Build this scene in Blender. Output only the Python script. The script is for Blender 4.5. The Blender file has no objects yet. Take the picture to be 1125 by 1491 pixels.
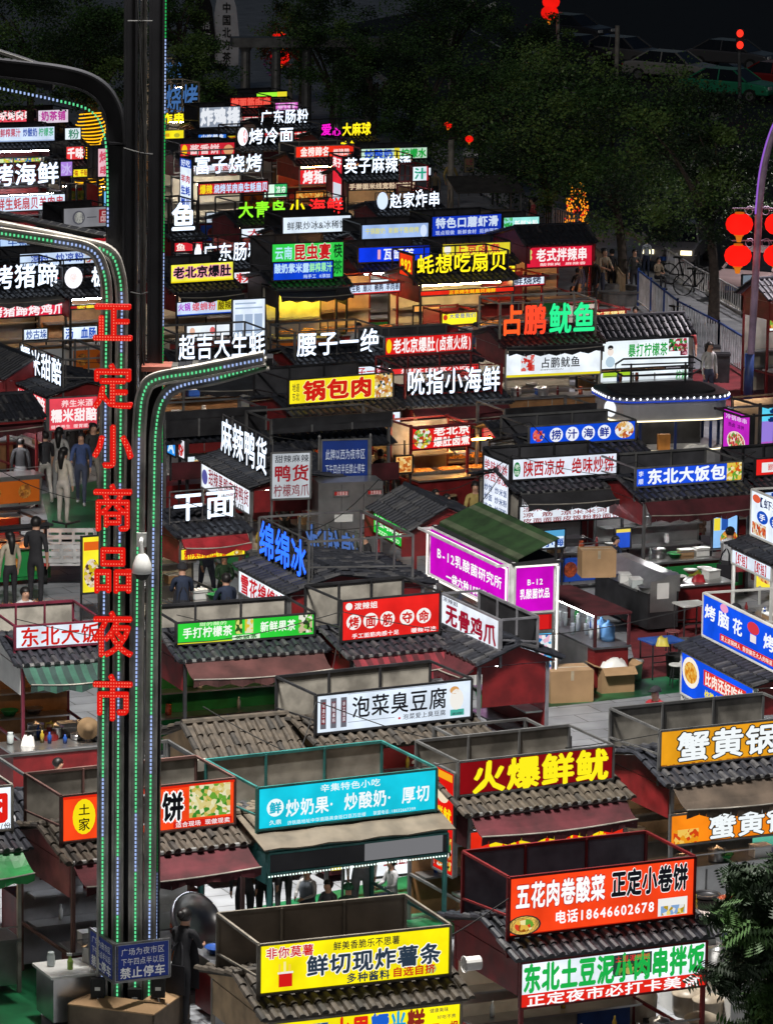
import bpy, math, random
from mathutils import Vector, Matrix
random.seed(7)
R = math.radians
C = bpy.context.scene.collection
SC = bpy.context.scene

# ---------------------------------------------------------------- camera, sky, sun, exposure
FPX, CAMH, PITCH, ROLL = 6500.0, 19.5, math.atan(1245/6500), R(.8)
cam_d = bpy.data.cameras.new('camera'); cam = bpy.data.objects.new('camera', cam_d); C.objects.link(cam)
cam_d.sensor_fit = 'HORIZONTAL'; cam_d.sensor_width = 36; cam_d.lens = 36*FPX/1125
cam_d.clip_start = 1; cam_d.clip_end = 2000
fw = Vector((0, math.cos(PITCH), -math.sin(PITCH))); up = Vector((0, math.sin(PITCH), math.cos(PITCH))); rt = Vector((1, 0, 0))
xr = rt*math.cos(ROLL)+up*math.sin(ROLL); yr = up*math.cos(ROLL)-rt*math.sin(ROLL)
M = Matrix((xr, yr, -fw)).transposed().to_4x4(); M.translation = (0, 0, CAMH); cam.matrix_world = M
SC.camera = cam

w = bpy.data.worlds.new('World'); SC.world = w; w.use_nodes = True
nt = w.node_tree; sky = nt.nodes.new('ShaderNodeTexSky'); sky.sky_type = 'NISHITA'; sky.sun_disc = False
sky.sun_elevation = R(38); sky.sun_rotation = R(200)
nt.links.new(sky.outputs[0], nt.nodes['Background'].inputs[0]); nt.nodes['Background'].inputs[1].default_value = .008
sd = bpy.data.lights.new('fill_sun', 'SUN'); sd.energy = .22; sd.angle = R(12); sd.color = (1, .95, .9)  # weak sun added as general fill for the night
so = bpy.data.objects.new('fill_sun', sd); C.objects.link(so); so.rotation_euler = (R(52), 0, R(-20))
SC.view_settings.view_transform = 'Standard'; SC.view_settings.look = 'None'; SC.view_settings.exposure = 0; SC.view_settings.gamma = 1
SC.render.engine = 'CYCLES'
SC.cycles.use_denoising = True; SC.cycles.max_bounces = 5; SC.cycles.diffuse_bounces = 3; SC.cycles.glossy_bounces = 3
SC.cycles.sample_clamp_indirect = 4; SC.cycles.caustics_reflective = False; SC.cycles.caustics_refractive = False
SC.cycles.use_light_tree = True

def U(px, py, z=0.0):
    """the point of the place at height z that the photograph shows at pixel (px, py)"""
    dx = (px-562.5)/FPX; dy = (745.5-py)/FPX
    a = dx*math.cos(ROLL)-dy*math.sin(ROLL); b = dx*math.sin(ROLL)+dy*math.cos(ROLL)
    d = Vector((a, math.cos(PITCH)+b*math.sin(PITCH), -math.sin(PITCH)+b*math.cos(PITCH)))
    return d*((z-CAMH)/d.z)+Vector((0, 0, CAMH))
def UV(px, py, Y):
    """the point on the upright plane y = Y"""
    a = U(px, py, 0)-Vector((0, 0, CAMH)); return a*(Y/a.y)+Vector((0, 0, CAMH))
def pxm(p):
    """pixels per metre at point p"""
    return FPX/((Vector(p)-Vector((0, 0, CAMH))).dot(fw))

# ---------------------------------------------------------------- materials
def lin(h):
    if not isinstance(h, str): return tuple(h)
    h = h.lstrip('#'); v = [int(h[i:i+2], 16)/255 for i in (0, 2, 4)]
    return tuple(c/12.92 if c <= .04045 else ((c+.055)/1.055)**2.4 for c in v)
MC = {}
def em(h, k=1.0, sample=False, vary=True):
    key = ('em', h, k, sample)
    if key in MC: return MC[key]
    m = bpy.data.materials.new('lit_'+str(h)); m.use_nodes = True; n = m.node_tree; n.nodes.clear()
    e = n.nodes.new('ShaderNodeEmission'); o = n.nodes.new('ShaderNodeOutputMaterial'); c = lin(h)
    e.inputs[1].default_value = k
    if vary and sample:
        tc = n.nodes.new('ShaderNodeTexCoord'); t = n.nodes.new('ShaderNodeTexNoise'); t.inputs['Scale'].default_value = 1.7; t.inputs['Detail'].default_value = 5
        mp = n.nodes.new('ShaderNodeMapRange'); mp.inputs[1].default_value = .3; mp.inputs[2].default_value = .7
        mp.inputs[3].default_value = k*.74; mp.inputs[4].default_value = k*1.14
        n.links.new(tc.outputs['Object'], t.inputs['Vector']); n.links.new(t.outputs[0], mp.inputs[0]); n.links.new(mp.outputs[0], e.inputs[1])
    e.inputs[0].default_value = (*c, 1); n.links.new(e.outputs[0], o.inputs[0])
    m.cycles.emission_sampling = 'FRONT' if sample else 'NONE'
    MC[key] = m; return m
def food_em(pal, k=.9, scale=14):
    key = ('food', pal, k, scale)
    if key in MC: return MC[key]
    m = bpy.data.materials.new('printed_food'); m.use_nodes = True; n = m.node_tree; n.nodes.clear()
    tc = n.nodes.new('ShaderNodeTexCoord'); v = n.nodes.new('ShaderNodeTexVoronoi'); v.inputs['Scale'].default_value = scale
    r = n.nodes.new('ShaderNodeValToRGB'); s = n.nodes.new('ShaderNodeSeparateColor'); e = n.nodes.new('ShaderNodeEmission'); o = n.nodes.new('ShaderNodeOutputMaterial')
    cols = pal.split(','); r.color_ramp.interpolation = 'CONSTANT'
    while len(r.color_ramp.elements) < len(cols): r.color_ramp.elements.new(.5)
    for i, c in enumerate(cols): r.color_ramp.elements[i].position = i/len(cols); r.color_ramp.elements[i].color = (*lin(c), 1)
    n.links.new(tc.outputs['Object'], v.inputs['Vector']); n.links.new(v.outputs['Color'], s.inputs[0]); n.links.new(s.outputs[0], r.inputs[0])
    n.links.new(r.outputs[0], e.inputs[0]); e.inputs[1].default_value = k; n.links.new(e.outputs[0], o.inputs[0])
    m.cycles.emission_sampling = 'NONE'; MC[key] = m; return m
def pr(name, col, rough=.6, metal=0, dirt=.45, scale=3, bump=0, col2=None, voro=False, spec=.4):
    key = ('pr', name)
    if key in MC: return MC[key]
    m = bpy.data.materials.new(name); m.use_nodes = True; n = m.node_tree; b = n.nodes['Principled BSDF']
    c = lin(col); b.inputs['Roughness'].default_value = rough; b.inputs['Metallic'].default_value = metal; b.inputs['Specular IOR Level'].default_value = spec
    tc = n.nodes.new('ShaderNodeTexCoord')
    t = n.nodes.new('ShaderNodeTexVoronoi' if voro else 'ShaderNodeTexNoise'); t.inputs['Scale'].default_value = scale
    if not voro: t.inputs['Detail'].default_value = 6
    n.links.new(tc.outputs['Object'], t.inputs['Vector'])
    r = n.nodes.new('ShaderNodeValToRGB'); e = r.color_ramp.elements
    e[0].position, e[1].position = (.0, 1) if voro else (.35, .65)
    e[0].color = (*(lin(col2) if col2 else [x*(1-dirt) for x in c]), 1); e[1].color = (*c, 1)
    if voro:
        sp = n.nodes.new('ShaderNodeSeparateColor'); n.links.new(t.outputs['Color'], sp.inputs[0]); n.links.new(sp.outputs[0], r.inputs[0])
    else: n.links.new(t.outputs[0], r.inputs[0])
    n.links.new(r.outputs[0], b.inputs['Base Color'])
    if bump:
        bp = n.nodes.new('ShaderNodeBump'); bp.inputs['Strength'].default_value = bump; bp.inputs['Distance'].default_value = .03
        n.links.new(t.outputs[0], bp.inputs['Height']); n.links.new(bp.outputs[0], b.inputs['Normal'])
    MC[key] = m; return m
MET = pr('grey_metal', (.22, .22, .22), .45, .6); DARKMET = pr('dark_metal', (.05, .05, .055), .45, .5)
BLACKT2 = pr('grey_roof_tile', (.055, .055, .06), .6, 0, .5, 9); BROWNT2 = pr('dark_brown_roof_tile', (.03, .026, .022), .8, 0, .5, 7)
STEEL = pr('stainless_steel', (.5, .5, .5), .3, .9, .25); RED = pr('red_paint', (.19, .012, .014), .5); MAROON = pr('maroon_cloth', (.075, .011, .016), .9, 0, .6, 2.5)
BLACKT = pr('black_roof_tile', (.026, .028, .036), .45, 0, .5, 9); BROWNT = pr('brown_roof_tile', (.062, .049, .036), .75, 0, .55, 7)
SHEET = pr('grey_sheet_panel', (.36, .335, .29), .6, 0, .55, 2.5); WHITEP = pr('white_painted_panel', (.62, .62, .60), .5, 0, .25, 2)
BLACKC = pr('black_cloth', (.02, .02, .024), .85); WOOD = pr('tan_board', (.42, .28, .15), .7); CARD = pr('cardboard', (.40, .25, .13), .85, 0, .25, 2)
TEALP = pr('teal_paint', (.03, .17, .16), .5); PLW = pr('white_plastic', (.7, .7, .68), .35, 0, .1); BLUEP = pr('blue_plastic', (.02, .09, .4), .4); RUB = pr('black_rubber', (.015, .015, .015), .8)
PINKP = pr('faded_red_paint', (.26, .07, .07), .6); GREENP = pr('green_plastic', (.02, .25, .06), .45)
FOODG = pr('golden_fried_food', (.65, .28, .04), .5, 0, .5, 16, .8, (.25, .07, .01), True); FOODM = pr('mixed_food', (.5, .35, .05), .5, 0, .5, 18, .6, (.08, .2, .02), True)
FOODR = pr('red_braised_food', (.4, .07, .02), .4, 0, .5, 16, .8, (.12, .02, .01), True)
SKIN = pr('skin', (.50, .28, .19), .55, 0, .12); HAIR = pr('black_hair', (.012, .01, .01), .5)
CREAMW = pr('cream_wall_panel', (.5, .46, .38), .55, 0, .3, 3); WARMW = pr('warm_wood_panel', (.34, .17, .07), .55, 0, .35, 5)
def cloth(n, c): return pr('cloth_'+n, c, .85, 0, .3, 6, .2)

# ---------------------------------------------------------------- mesh builder
class MB:
    def __init__(s): s.v = []; s.f = []; s.m = []; s.mats = []
    def mi(s, m):
        if m not in s.mats: s.mats.append(m)
        return s.mats.index(m)
    def face(s, pts, m):
        i = len(s.v); s.v += [tuple(p) for p in pts]; s.f.append(tuple(range(i, i+len(pts)))); s.m.append(s.mi(m))
    def box(s, a, b, m):
        x0, y0, z0 = a; x1, y1, z1 = b; i = len(s.v); k = s.mi(m)
        s.v += [(x0,y0,z0),(x1,y0,z0),(x1,y1,z0),(x0,y1,z0),(x0,y0,z1),(x1,y0,z1),(x1,y1,z1),(x0,y1,z1)]
        for q in ((3,2,1,0),(4,5,6,7),(0,1,5,4),(1,2,6,5),(2,3,7,6),(3,0,4,7)): s.f.append(tuple(i+j for j in q)); s.m.append(k)
    def tube(s, path, rad, m, n=6, cap=True):
        path = [Vector(p) for p in path]; k = s.mi(m); base = len(s.v); L = len(path)
        rs = rad if isinstance(rad, (list, tuple)) else [rad]*L
        for j, p in enumerate(path):
            d = (path[min(j+1, L-1)]-path[max(j-1, 0)]).normalized()
            a = d.cross(Vector((0, 0, 1)));  a = a.normalized() if a.length > 1e-3 else Vector((1, 0, 0)); b = d.cross(a)
            for q in range(n):
                t = 2*math.pi*q/n+math.pi/4 if n == 4 else 2*math.pi*q/n
                s.v.append(tuple(p+(a*math.cos(t)+b*math.sin(t))*rs[j]))
        for j in range(L-1):
            for q in range(n):
                s.f.append((base+j*n+q, base+j*n+(q+1) % n, base+(j+1)*n+(q+1) % n, base+(j+1)*n+q)); s.m.append(k)
        if cap:
            s.f.append(tuple(base+q for q in range(n))[::-1]); s.m.append(k)
            s.f.append(tuple(base+(L-1)*n+q for q in range(n))); s.m.append(k)
    def bar(s, a, b, r, m): s.tube([a, b], r*1.414, m, 4)
    def lathe(s, prof, c, m, n=12):
        k = s.mi(m); base = len(s.v); c = Vector(c)
        for r, z in prof:
            for q in range(n): s.v.append((c.x+r*math.cos(2*math.pi*q/n), c.y+r*math.sin(2*math.pi*q/n), c.z+z))
        for j in range(len(prof)-1):
            for q in range(n): s.f.append((base+j*n+q, base+j*n+(q+1) % n, base+(j+1)*n+(q+1) % n, base+(j+1)*n+q)); s.m.append(k)
        s.f.append(tuple(base+q for q in range(n))[::-1]); s.m.append(k); s.f.append(tuple(base+(len(prof)-1)*n+q for q in range(n))); s.m.append(k)
    def prism(s, poly, a, d, m):
        """poly: list of Vectors, pushed along Vector d"""
        k = s.mi(m); i = len(s.v); n = len(poly); d = Vector(d)
        s.v += [tuple(Vector(p)) for p in poly]+[tuple(Vector(p)+d) for p in poly]
        s.f.append(tuple(range(i, i+n))[::-1]); s.m.append(k); s.f.append(tuple(range(i+n, i+2*n))); s.m.append(k)
        for q in range(n): s.f.append((i+q, i+(q+1) % n, i+n+(q+1) % n, i+n+q)); s.m.append(k)
    def mound(s, c, rx, ry, h, m, nx=10, rough=.35):
        k = s.mi(m); i = len(s.v)
        for a in range(nx+1):
            for b in range(nx+1):
                u, v = a/nx*2-1, b/nx*2-1
                z = h*max(0, (1-u**4)*(1-v**4))**.5*(1-rough*random.random())
                s.v.append((c[0]+u*rx, c[1]+v*ry, c[2]+z))
        for a in range(nx):
            for b in range(nx):
                j = i+a*(nx+1)+b; s.f.append((j, j+nx+1, j+nx+2, j+1)); s.m.append(k)
    def build(s, name, parent=None, smooth=False):
        me = bpy.data.meshes.new(name); me.from_pydata(s.v, [], s.f)
        for m in s.mats: me.materials.append(m)
        me.polygons.foreach_set('material_index', s.m)
        if smooth: me.polygons.foreach_set('use_smooth', [True]*len(s.f))
        me.update(); o = bpy.data.objects.new(name, me); C.objects.link(o)
        if parent: o.parent = parent
        return o
def tag(o, label=None, cat=None, group=None, kind=None):
    if label: o['label'] = label
    if cat: o['category'] = cat
    if group: o['group'] = group
    if kind: o['kind'] = kind
    return o
def empty(name, loc, rz=0, label=None, cat=None, group=None):
    o = bpy.data.objects.new(name, None); C.objects.link(o); o.location = loc; o.rotation_euler = (0, 0, rz); o.empty_display_size = .2
    return tag(o, label, cat, group)
def copy_tree(o, parent=None):
    c = o.copy(); C.objects.link(c); c.parent = parent
    for ch in [x for x in o.children]: copy_tree(ch, c)
    return c

# ---------------------------------------------------------------- lettering
GL = {}
_fc = bpy.data.curves.new('glyph', 'FONT'); _fo = bpy.data.objects.new('glyph', _fc)
def glyph(ch, ext):
    k = (ch, ext)
    if k not in GL:
        _fc.body = ch; _fc.extrude = .5 if ext else 0; _fc.resolution_u = 2
        me = _fo.to_mesh(); vs = [tuple(v.co) for v in me.vertices]; fs = [tuple(p.vertices) for p in me.polygons]; nz = [p.normal.z for p in me.polygons]
        _fo.to_mesh_clear(); GL[k] = (vs, fs, nz)
    return GL[k]
def units(t): return sum(.58 if ord(c) < 128 else 1 for c in t)
def add_text(mb, t, org, ux, n, w, h, m, bold=.03, depth=0, side=None, z0=.004, outline=None, orad=.07):
    """t laid in the rectangle w x h whose lower left corner is org; ux runs along the writing, n points at the reader"""
    org, ux, n = Vector(org), Vector(ux), Vector(n); uz = Vector((0, 0, 1)); cw = w/units(t); x = 0
    for ch in t:
        u = .58 if ord(ch) < 128 else 1
        if ch != ' ':
            vs, fs, nz = glyph(ch, depth > 0)
            if vs:
                asc = ord(ch) < 128
                xs = [v[0] for v in vs]
                offx = (u*1.0-(max(xs)+min(xs)))/2 if asc else 0
                sets = []
                if outline:
                    sets.append((outline, [(math.cos(a*math.pi/4)*orad, math.sin(a*math.pi/4)*orad) for a in range(8)], z0))
                sets.append((m, [(0, 0), (bold, 0), (-bold, 0), (0, bold), (0, -bold), (bold*.7, bold*.7), (-bold*.7, -bold*.7)] if bold else [(0, 0)], z0+(.003 if outline else 0)))
                for mm, offs, zz in sets:
                    k = mb.mi(mm); ks = mb.mi(side) if side else k
                    for q, (ox, oy) in enumerate(offs):
                        b = len(mb.v)
                        for X, Y, Z in vs:
                            p = org+ux*(x+(X*.96+.02+ox+offx)*cw)+uz*((Y+.10+oy)*h*1.02)+n*(zz+q*.0003+(Z+.5)*depth)
                            mb.v.append((p.x, p.y, p.z))
                        for f, z in zip(fs, nz):
                            mb.f.append(tuple(b+i for i in f)); mb.m.append(ks if depth > 0 and z < .9 else k)
        x += u*cw
def T(t, col, u0, v0, u1, v1, b=.03, o=None, orad=.07): return ('t', t, col, u0, v0, u1, v1, b, o, orad)
def E(u, v, ru, rv, col): return ('e', u, v, ru, rv, col)
def B(u0, v0, u1, v1, col): return ('b', u0, v0, u1, v1, col)
def PIC(u0, v0, u1, v1, pal, round_=False): return ('p', u0, v0, u1, v1, pal, round_)
FRY = 'f2c14e,d98a1e,fff2b0,a3561a,6fae3a,e8492a'
def ellipse(mb, c, ux, n, a, b, m, z, N=18):
    c, ux, n = Vector(c), Vector(ux), Vector(n)
    mb.face([c+ux*a*math.cos(2*math.pi*i/N)+Vector((0, 0, b*math.sin(2*math.pi*i/N)))+n*z for i in range(N)], m)
def sign(parent, name, org, ux, n, w, h, bg, items, k=1.0, frame=None, lit=True, thick=.07, rack=True, lk=1.0):
    """a light box (bg a colour) or a rack of luminous letters (bg None)"""
    org, ux, n = Vector(org), Vector(ux).normalized(), Vector(n).normalized(); uz = Vector((0, 0, 1)); fm = frame or MET
    P = lambda u, v, d=0: org+ux*(u*w)+uz*(v*h)+n*d
    mb = MB()
    if bg:
        fr = .025
        mb.prism([P(0, 0, -thick)+ux*0, P(1, 0, -thick), P(1, 1, -thick), P(0, 1, -thick)], 0, n*(thick-.01), fm)
        for a, b in (((0, 0), (1, 0)), ((1, 0), (1, 1)), ((1, 1), (0, 1)), ((0, 1), (0, 0))): mb.bar(P(*a), P(*b), fr*.6, fm)
        pm = (em(bg, k*1.2, True) if lit else pr('board_'+bg, bg, .5, 0, .15))
        mb.face([P(0, 0)+ux*fr+uz*fr, P(1, 0)-ux*fr+uz*fr, P(1, 1)-ux*fr-uz*fr, P(0, 1)+ux*fr-uz*fr], pm)
        b = mb.build(name, parent)
    else:
        if rack:
            for v in (.02, .5, .99): mb.bar(P(0, v, -.1), P(1, v, -.1), .012, fm)
            nn = max(2, int(w/.5))
            for i in range(nn+1): mb.bar(P(i/nn, -.05, -.1), P(i/nn, 1, -.1), .01, fm)
        else: mb.bar(P(0, .02, -.1), P(1, .02, -.1), .012, fm)
        b = mb.build(name, parent)
    tx, pc = MB(), MB()
    for it in items:
        if it[0] == 't':
            _, t, col, u0, v0, u1, v1, bo, ol, orad = it
            if not bg:
                add_text(tx, t, P(u0, v0, -.06), ux, n, (u1-u0)*w, (v1-v0)*h, em(col, 1.7*lk, True, False), bo*.36, .05, DARKMET)
            else:
                mk = (lambda c: em(c, 1.0*max(k, .9))) if lit else (lambda c: pr('print_'+c, c, .5, 0, .1))
                add_text(tx, t, P(u0, v0), ux, n, (u1-u0)*w, (v1-v0)*h, mk(col), bo*.75, outline=mk(ol) if ol else None, orad=orad, z0=.012)
        elif it[0] == 'e':
            _, u, v, ru, rv, col = it; ellipse(pc, P(u, v), ux, n, ru*w, rv*h, em(col, 1 if bg else 1.3), .008 if bg else .0)
        elif it[0] == 'b':
            _, u0, v0, u1, v1, col = it
            pc.face([P(u0, v0, .005), P(u1, v0, .005), P(u1, v1, .005), P(u0, v1, .005)], em(col, .95) if lit else pr('print_'+col, col, .5, 0, .1))
        elif it[0] == 'p':
            _, u0, v0, u1, v1, pal, rd = it; fmf = food_em(pal, .85, 16)
            if rd: ellipse(pc, P((u0+u1)/2, (v0+v1)/2), ux, n, (u1-u0)/2*w, (v1-v0)/2*h, fmf, .010)
            else: pc.face([P(u0, v0, .010), P(u1, v0, .010), P(u1, v1, .010), P(u0, v1, .010)], fmf)
    if tx.v: tx.build('lettering', b)
    if pc.v: pc.build('printed_picture', b)
    return b

# ---------------------------------------------------------------- stalls
def tile_slope(mb, W, e, r, m, ov=.1, pitch=.17):
    """tiled slope from eave e=(y,z) up to ridge r=(y,z), columns of round tiles in overlapping tiers"""
    e, r = Vector((0, e[0], e[1])), Vector((0, r[0], r[1])); d = r-e; L = d.length; d.normalize(); n = Vector((1, 0, 0)).cross(d)
    if n.z < 0: n = -n
    x0, x1 = -ov, W+ov
    mb.prism([Vector((x0, 0, 0))+e, Vector((x1, 0, 0))+e, Vector((x1, 0, 0))+r, Vector((x0, 0, 0))+r], 0, -n*.035, m)
    nc = max(4, int((x1-x0)/pitch)); p = (x1-x0)/nc; nt_ = max(2, int(L/.24)); K0 = mb.mi(m); K2 = mb.mi(BROWNT2 if m is BROWNT else BLACKT2)
    for c in range(nc+1):
        xc = x0+p*c
        for t in range(nt_):
            jx = random.uniform(-.012, .012); K = K2 if random.random() < .22 else K0; b = len(mb.v)
            for s_, rad, lift in ((t/nt_*L-.02-random.uniform(0, .03), .056, .012+random.uniform(0, .012)), ((t+1)/nt_*L, .046, 0)):
                for q in range(5):
                    a = math.pi*q/4; mb.v.append(tuple(e+d*s_+Vector((xc+jx+rad*math.cos(a), 0, 0))+n*(rad*math.sin(a)+lift)))
            for q in range(4): mb.f.append((b+q, b+q+1, b+6+q, b+5+q)); mb.m.append(K)
            mb.f.append((b, b+1, b+2, b+3, b+4)); mb.m.append(K)
def awning(parent, W, y0, z0, out, drop, m, m2=None):
    mb = MB(); n = max(8, int(W/.11)); rows = 4; ph = random.uniform(0, 6)
    def pt(i, j): 
        u = i/n; v = j/rows; sag = .035*math.sin(math.pi*v)*(1+.5*math.sin(u*17+ph))+.05*v*math.sin(math.pi*u)
        return Vector((W*u, y0-out*v, z0-drop*v-sag))
    for i in range(n):
        mm = m if not m2 or i % 2 else m2
        for j in range(rows): mb.prism([pt(i, j), pt(i+1, j), pt(i+1, j+1), pt(i, j+1)], 0, (0, 0, -.01), mm)
        h0 = .11+.03*math.cos(i*math.pi/2); h1 = .11+.03*math.cos((i+1)*math.pi/2); a, b = pt(i, rows), pt(i+1, rows); sw = .02*math.sin(i*1.3+ph)
        mb.prism([a, b, b+Vector((0, sw, -h1)), a+Vector((0, sw, -h0))], 0, (0, -.01, 0), mm)
    mb.tube([(0, y0+.03, z0+.02), (W, y0+.03, z0+.02)], .045, MET, 8)
    mb.tube([pt(i, rows)+Vector((0, -.01, .012)) for i in range(n+1)], .014, SHEET, 5)
    for x in (.08, W-.08): mb.bar((x, y0, z0-.1), (x, y0-out, z0-drop-.06), .012, MET)
    return mb.build('awning', parent)
STALLS = []
DARKP = pr('charcoal_sheet', (.06, .06, .068), .5, 0, .4, 3)
GLSJ = pr('frosted_jar', (.5, .55, .55), .2, 0, .15); OILM = pr('oil', (.5, .35, .04), .2)
ADJ = {'stainless_steel': 'steel', 'white_plastic': 'white', 'green_plastic': 'green', 'blue_plastic': 'blue', 'cardboard': 'brown', 'frosted_jar': 'frosted', 'red_braised_food': 'reddish', 'oil': 'amber', 'dark_metal': 'black', 'red_paint': 'red', 'cream_wall_panel': 'cream', 'red_bag': 'red'}
def adj(mb): return ADJ.get(mb.mats[0].name.split('.')[0], 'small')
def stall(lab, p, h, bg, items, sec=None, awn=None, awn2=None, roof=BLACKT, gable=RED, box=True, zs=2.4, D=1.7, glow=('fff0d8', 5), ctr=RED, wall=RED,
          frame=None, k=1.0, lk=1.0, side=None, typ='A', left=False, goods=None, cat='food stall', sh=None, back=SHEET, rack=True, shut=False, group='food stalls of the night market', roofed=True, yaw=None, gap=.0, aw=(.5, .2), ry=.62, clutter=None, body=True, gl=.55, tarp=False):
    rw = random.Random(int(p[0]*3+p[1]))
    if wall is RED: wall = rw.choice((CREAMW, STEEL, WARMW, RED, CREAMW))
    if ctr is RED: ctr = rw.choice((RED, STEEL, WARMW, RED, MAROON))
    x0, y0, x1, y1 = p; a, b = U(x0, y0, zs), U(x1, y1, zs)
    raw = math.atan2(b.y-a.y, b.x-a.x); base = R(-66) if left else R(25)
    if yaw is None: yaw = min(max(raw, base-R(4)), base+R(4))
    else: yaw = R(yaw)
    # width so that the right end still falls where the photograph has it
    dv = Vector((math.cos(yaw), math.sin(yaw), 0)); W = (b-a).length
    lo, hi = .5, 8
    def col(q):
        d = q-Vector((0, 0, CAMH)); return 562.5+FPX*d.dot(xr)/d.dot(fw)
    for _ in range(40):
        W = (lo+hi)/2
        if col(a+dv*W) < x1: lo = W
        else: hi = W
    s = pxm(a)*.985; hs = h/s
    root = empty('food_stall', (a.x, a.y, 0), yaw, lab, cat, group); X, N = (1, 0, 0), (0, -1, 0)
    fr = frame or DARKMET; mb = MB()
    ze = zs-.2 if typ == 'A' else zs+hs+.04; ye = -.45 if typ == 'A' else -.18
    rz = ze+(.31 if typ == 'A' else .45); yb = D
    # frame
    for x in (.03, W-.03):
        for y in (-.36 if typ == 'A' else 0, D-.03): mb.bar((x, y, 0), (x, y, ze), .028, fr)
        mb.bar((x, -.36, ze-.05), (x, D-.03, ze-.05), .022, fr)
        mb.bar((x, -.36, .75), (x, D, .75), .02, fr)
    for y in (-.36, D-.03): mb.bar((.03, y, ze-.03), (W-.03, y, ze-.03), .022, fr)
    mb.build('stall_frame', root)
    if typ == 'A':
        zt = zs+hs
        if box:
            mb = MB(); yk = D-.25
            for x in (0, W): 
                mb.bar((x, .03, zt), (x, yk, zt), .018, fr); mb.bar((x, yk, zs-.1), (x, yk, zt), .02, fr); mb.bar((x, .03, zs-.3), (x, .03, zt), .022, fr)
                mb.bar((x, .03, zs+hs*.35), (x, yk, zs+hs*.2), .014, fr)
            mb.bar((0, yk, zt), (W, yk, zt), .022, fr); mb.bar((0, yk, zs-.1), (W, yk, zs-.1), .02, fr)
            for i in range(1, 3): mb.bar((W*i/3, yk-.02, zs-.1), (W*i/3, yk-.02, zt), .016, fr)
            mb.build('sign_frame', root)
            if bg or a.y < 85:
                mb = MB(); mb.box((.02, yk+.012, zs-.12), (W-.02, yk+.03, zt-.02), DARKP if back is SHEET and a.y > 82 else back); mb.build('back_panel', root)
        sign(root, 'sign_board', (0, -.0, zs), X, N, W, hs, bg, items, k, fr, lk=lk, rack=rack)
    else:
        sign(root, 'sign_board', (0.0, -.1, zs), X, N, W, hs, bg, items, k, fr, lk=lk, rack=rack)
    # roof
    if roofed:
        mb = MB()
        if tarp:
            for i in range(12): mb.prism([Vector((-.1+(W+.2)*i/12, ye, ze+.015*math.sin(i*1.9))), Vector((-.1+(W+.2)*(i+1)/12, ye, ze+.015*math.sin(i*1.9+1.9))), Vector((-.1+(W+.2)*(i+1)/12, ry, rz)), Vector((-.1+(W+.2)*i/12, ry, rz))], 0, (0, 0, .02), roof)
        else: tile_slope(mb, W, (ye, ze), (ry, rz), roof)
        tile_slope(mb, W, (yb+.2, ze), (ry, rz), roof)
        mb.tube([(-.12, ry, rz+.02), (W+.12, ry, rz+.02)], .06, roof, 8); mb.build('tiled_roof', root)
        for x in (.0, W-.03):
            mb = MB()
            mb.prism([Vector((x, ye+.06, ze-.06)), Vector((x, yb+.14, ze-.06)), Vector((x, ry, rz-.05))], 0, (.03, 0, 0), gable)
            mb.prism([Vector((x, -.3, ze-gl)), Vector((x, D-.08, ze-gl)), Vector((x, D-.08, ze-.08)), Vector((x, -.3, ze-.08))], 0, (.03, 0, 0), gable)
            mb.build('gable_panel', root)
    # lower sign, awning
    zc = ze-.06
    if not sec and a.y > 84 and typ == 'A' and not awn and roofed and items:
        nm = [it for it in items if it[0] == 't']
        if nm:
            sb = rw.choice(('c82430', 'dce6f4', 'e8d82a', 'd03038', 'b0c8f0', 'dce6f4')); sc = {'dce6f4': 'c02830', 'e8d82a': 'b02018', 'b0c8f0': '1c3c90'}.get(sb, 'fff4ec')
            sec = (.30*s, sb, [T(nm[0][1]+' '+nm[0][1] if len(nm[0][1]) < 5 else nm[0][1], sc, .05, .12, .95, .9, .03)])
    if sec:
        sp, sbg, sit = sec[:3]; hh = sp/s
        sign(root, 'lower_sign', (.0, ye+.06, zc-hh-gap), X, N, W, hh, sbg, sit, sec[3] if len(sec) > 3 else k, fr)
    if awn: awning(root, W, ye+.0, zc+.03, aw[0], aw[1], awn, awn2)
    # body
    if body:
        mb = MB(); mb.box((.06, -.34, .12), (W-.06, .15, .80), ctr)
        for i in range(1, 4): mb.box((W*i/4-.012, -.352, .16), (W*i/4+.012, -.338, .76), fr)
        mb.box((.02, -.42, .80), (W-.02, .2, .84), STEEL)
        mb.box((.05, -.36, 1.0), (W-.05, -.352, 1.02), STEEL)
        mb.build('counter', root)
        if rw.random() < .6:
            mb = MB(); bc = rw.choice(('d8c020', 'b82020', 'c8ccd0', '1a48a8', '208040', 'd06818')); mb.box((.12, -.362, .2), (W-.12, -.354, .72), pr('print_'+bc, bc, .5, 0, .1))
            for q in range(3):
                cx = W*(.2+.3*q); ellipse(mb, (cx, -.364, .46), (1, 0, 0), (0, -1, 0), .16, .17, rw.choice((FOODG, FOODM, FOODR)), .003)
            mb.build('counter_banner', root)
    if body:
        mb = MB(); mb.box((.05, D-.06, .1), (W-.05, D-.03, ze-.1), wall); mb.box((.1, D-.4, 1.2), (W-.1, D-.07, 1.23), STEEL)
        mb.box((.1, D-.45, .75), (W-.1, D-.07, .78), STEEL); mb.build('back_wall', root)
    for x in ((.0, .02) if False else ()): pass
    if glow:
        gcol = glow[0] if glow[0] != 'fff0d8' else rw.choice(('ffd29a', 'fff0d8', 'ffc890', 'eef4ff'))
        mb = MB(); mb.tube([(.2, .1, ze-.14), (W-.2, .1, ze-.14)], .018, em(gcol, glow[1]*(8 if a.y < 85 else 16), True, False), 6); mb.build('lamp_tube', root)
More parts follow.
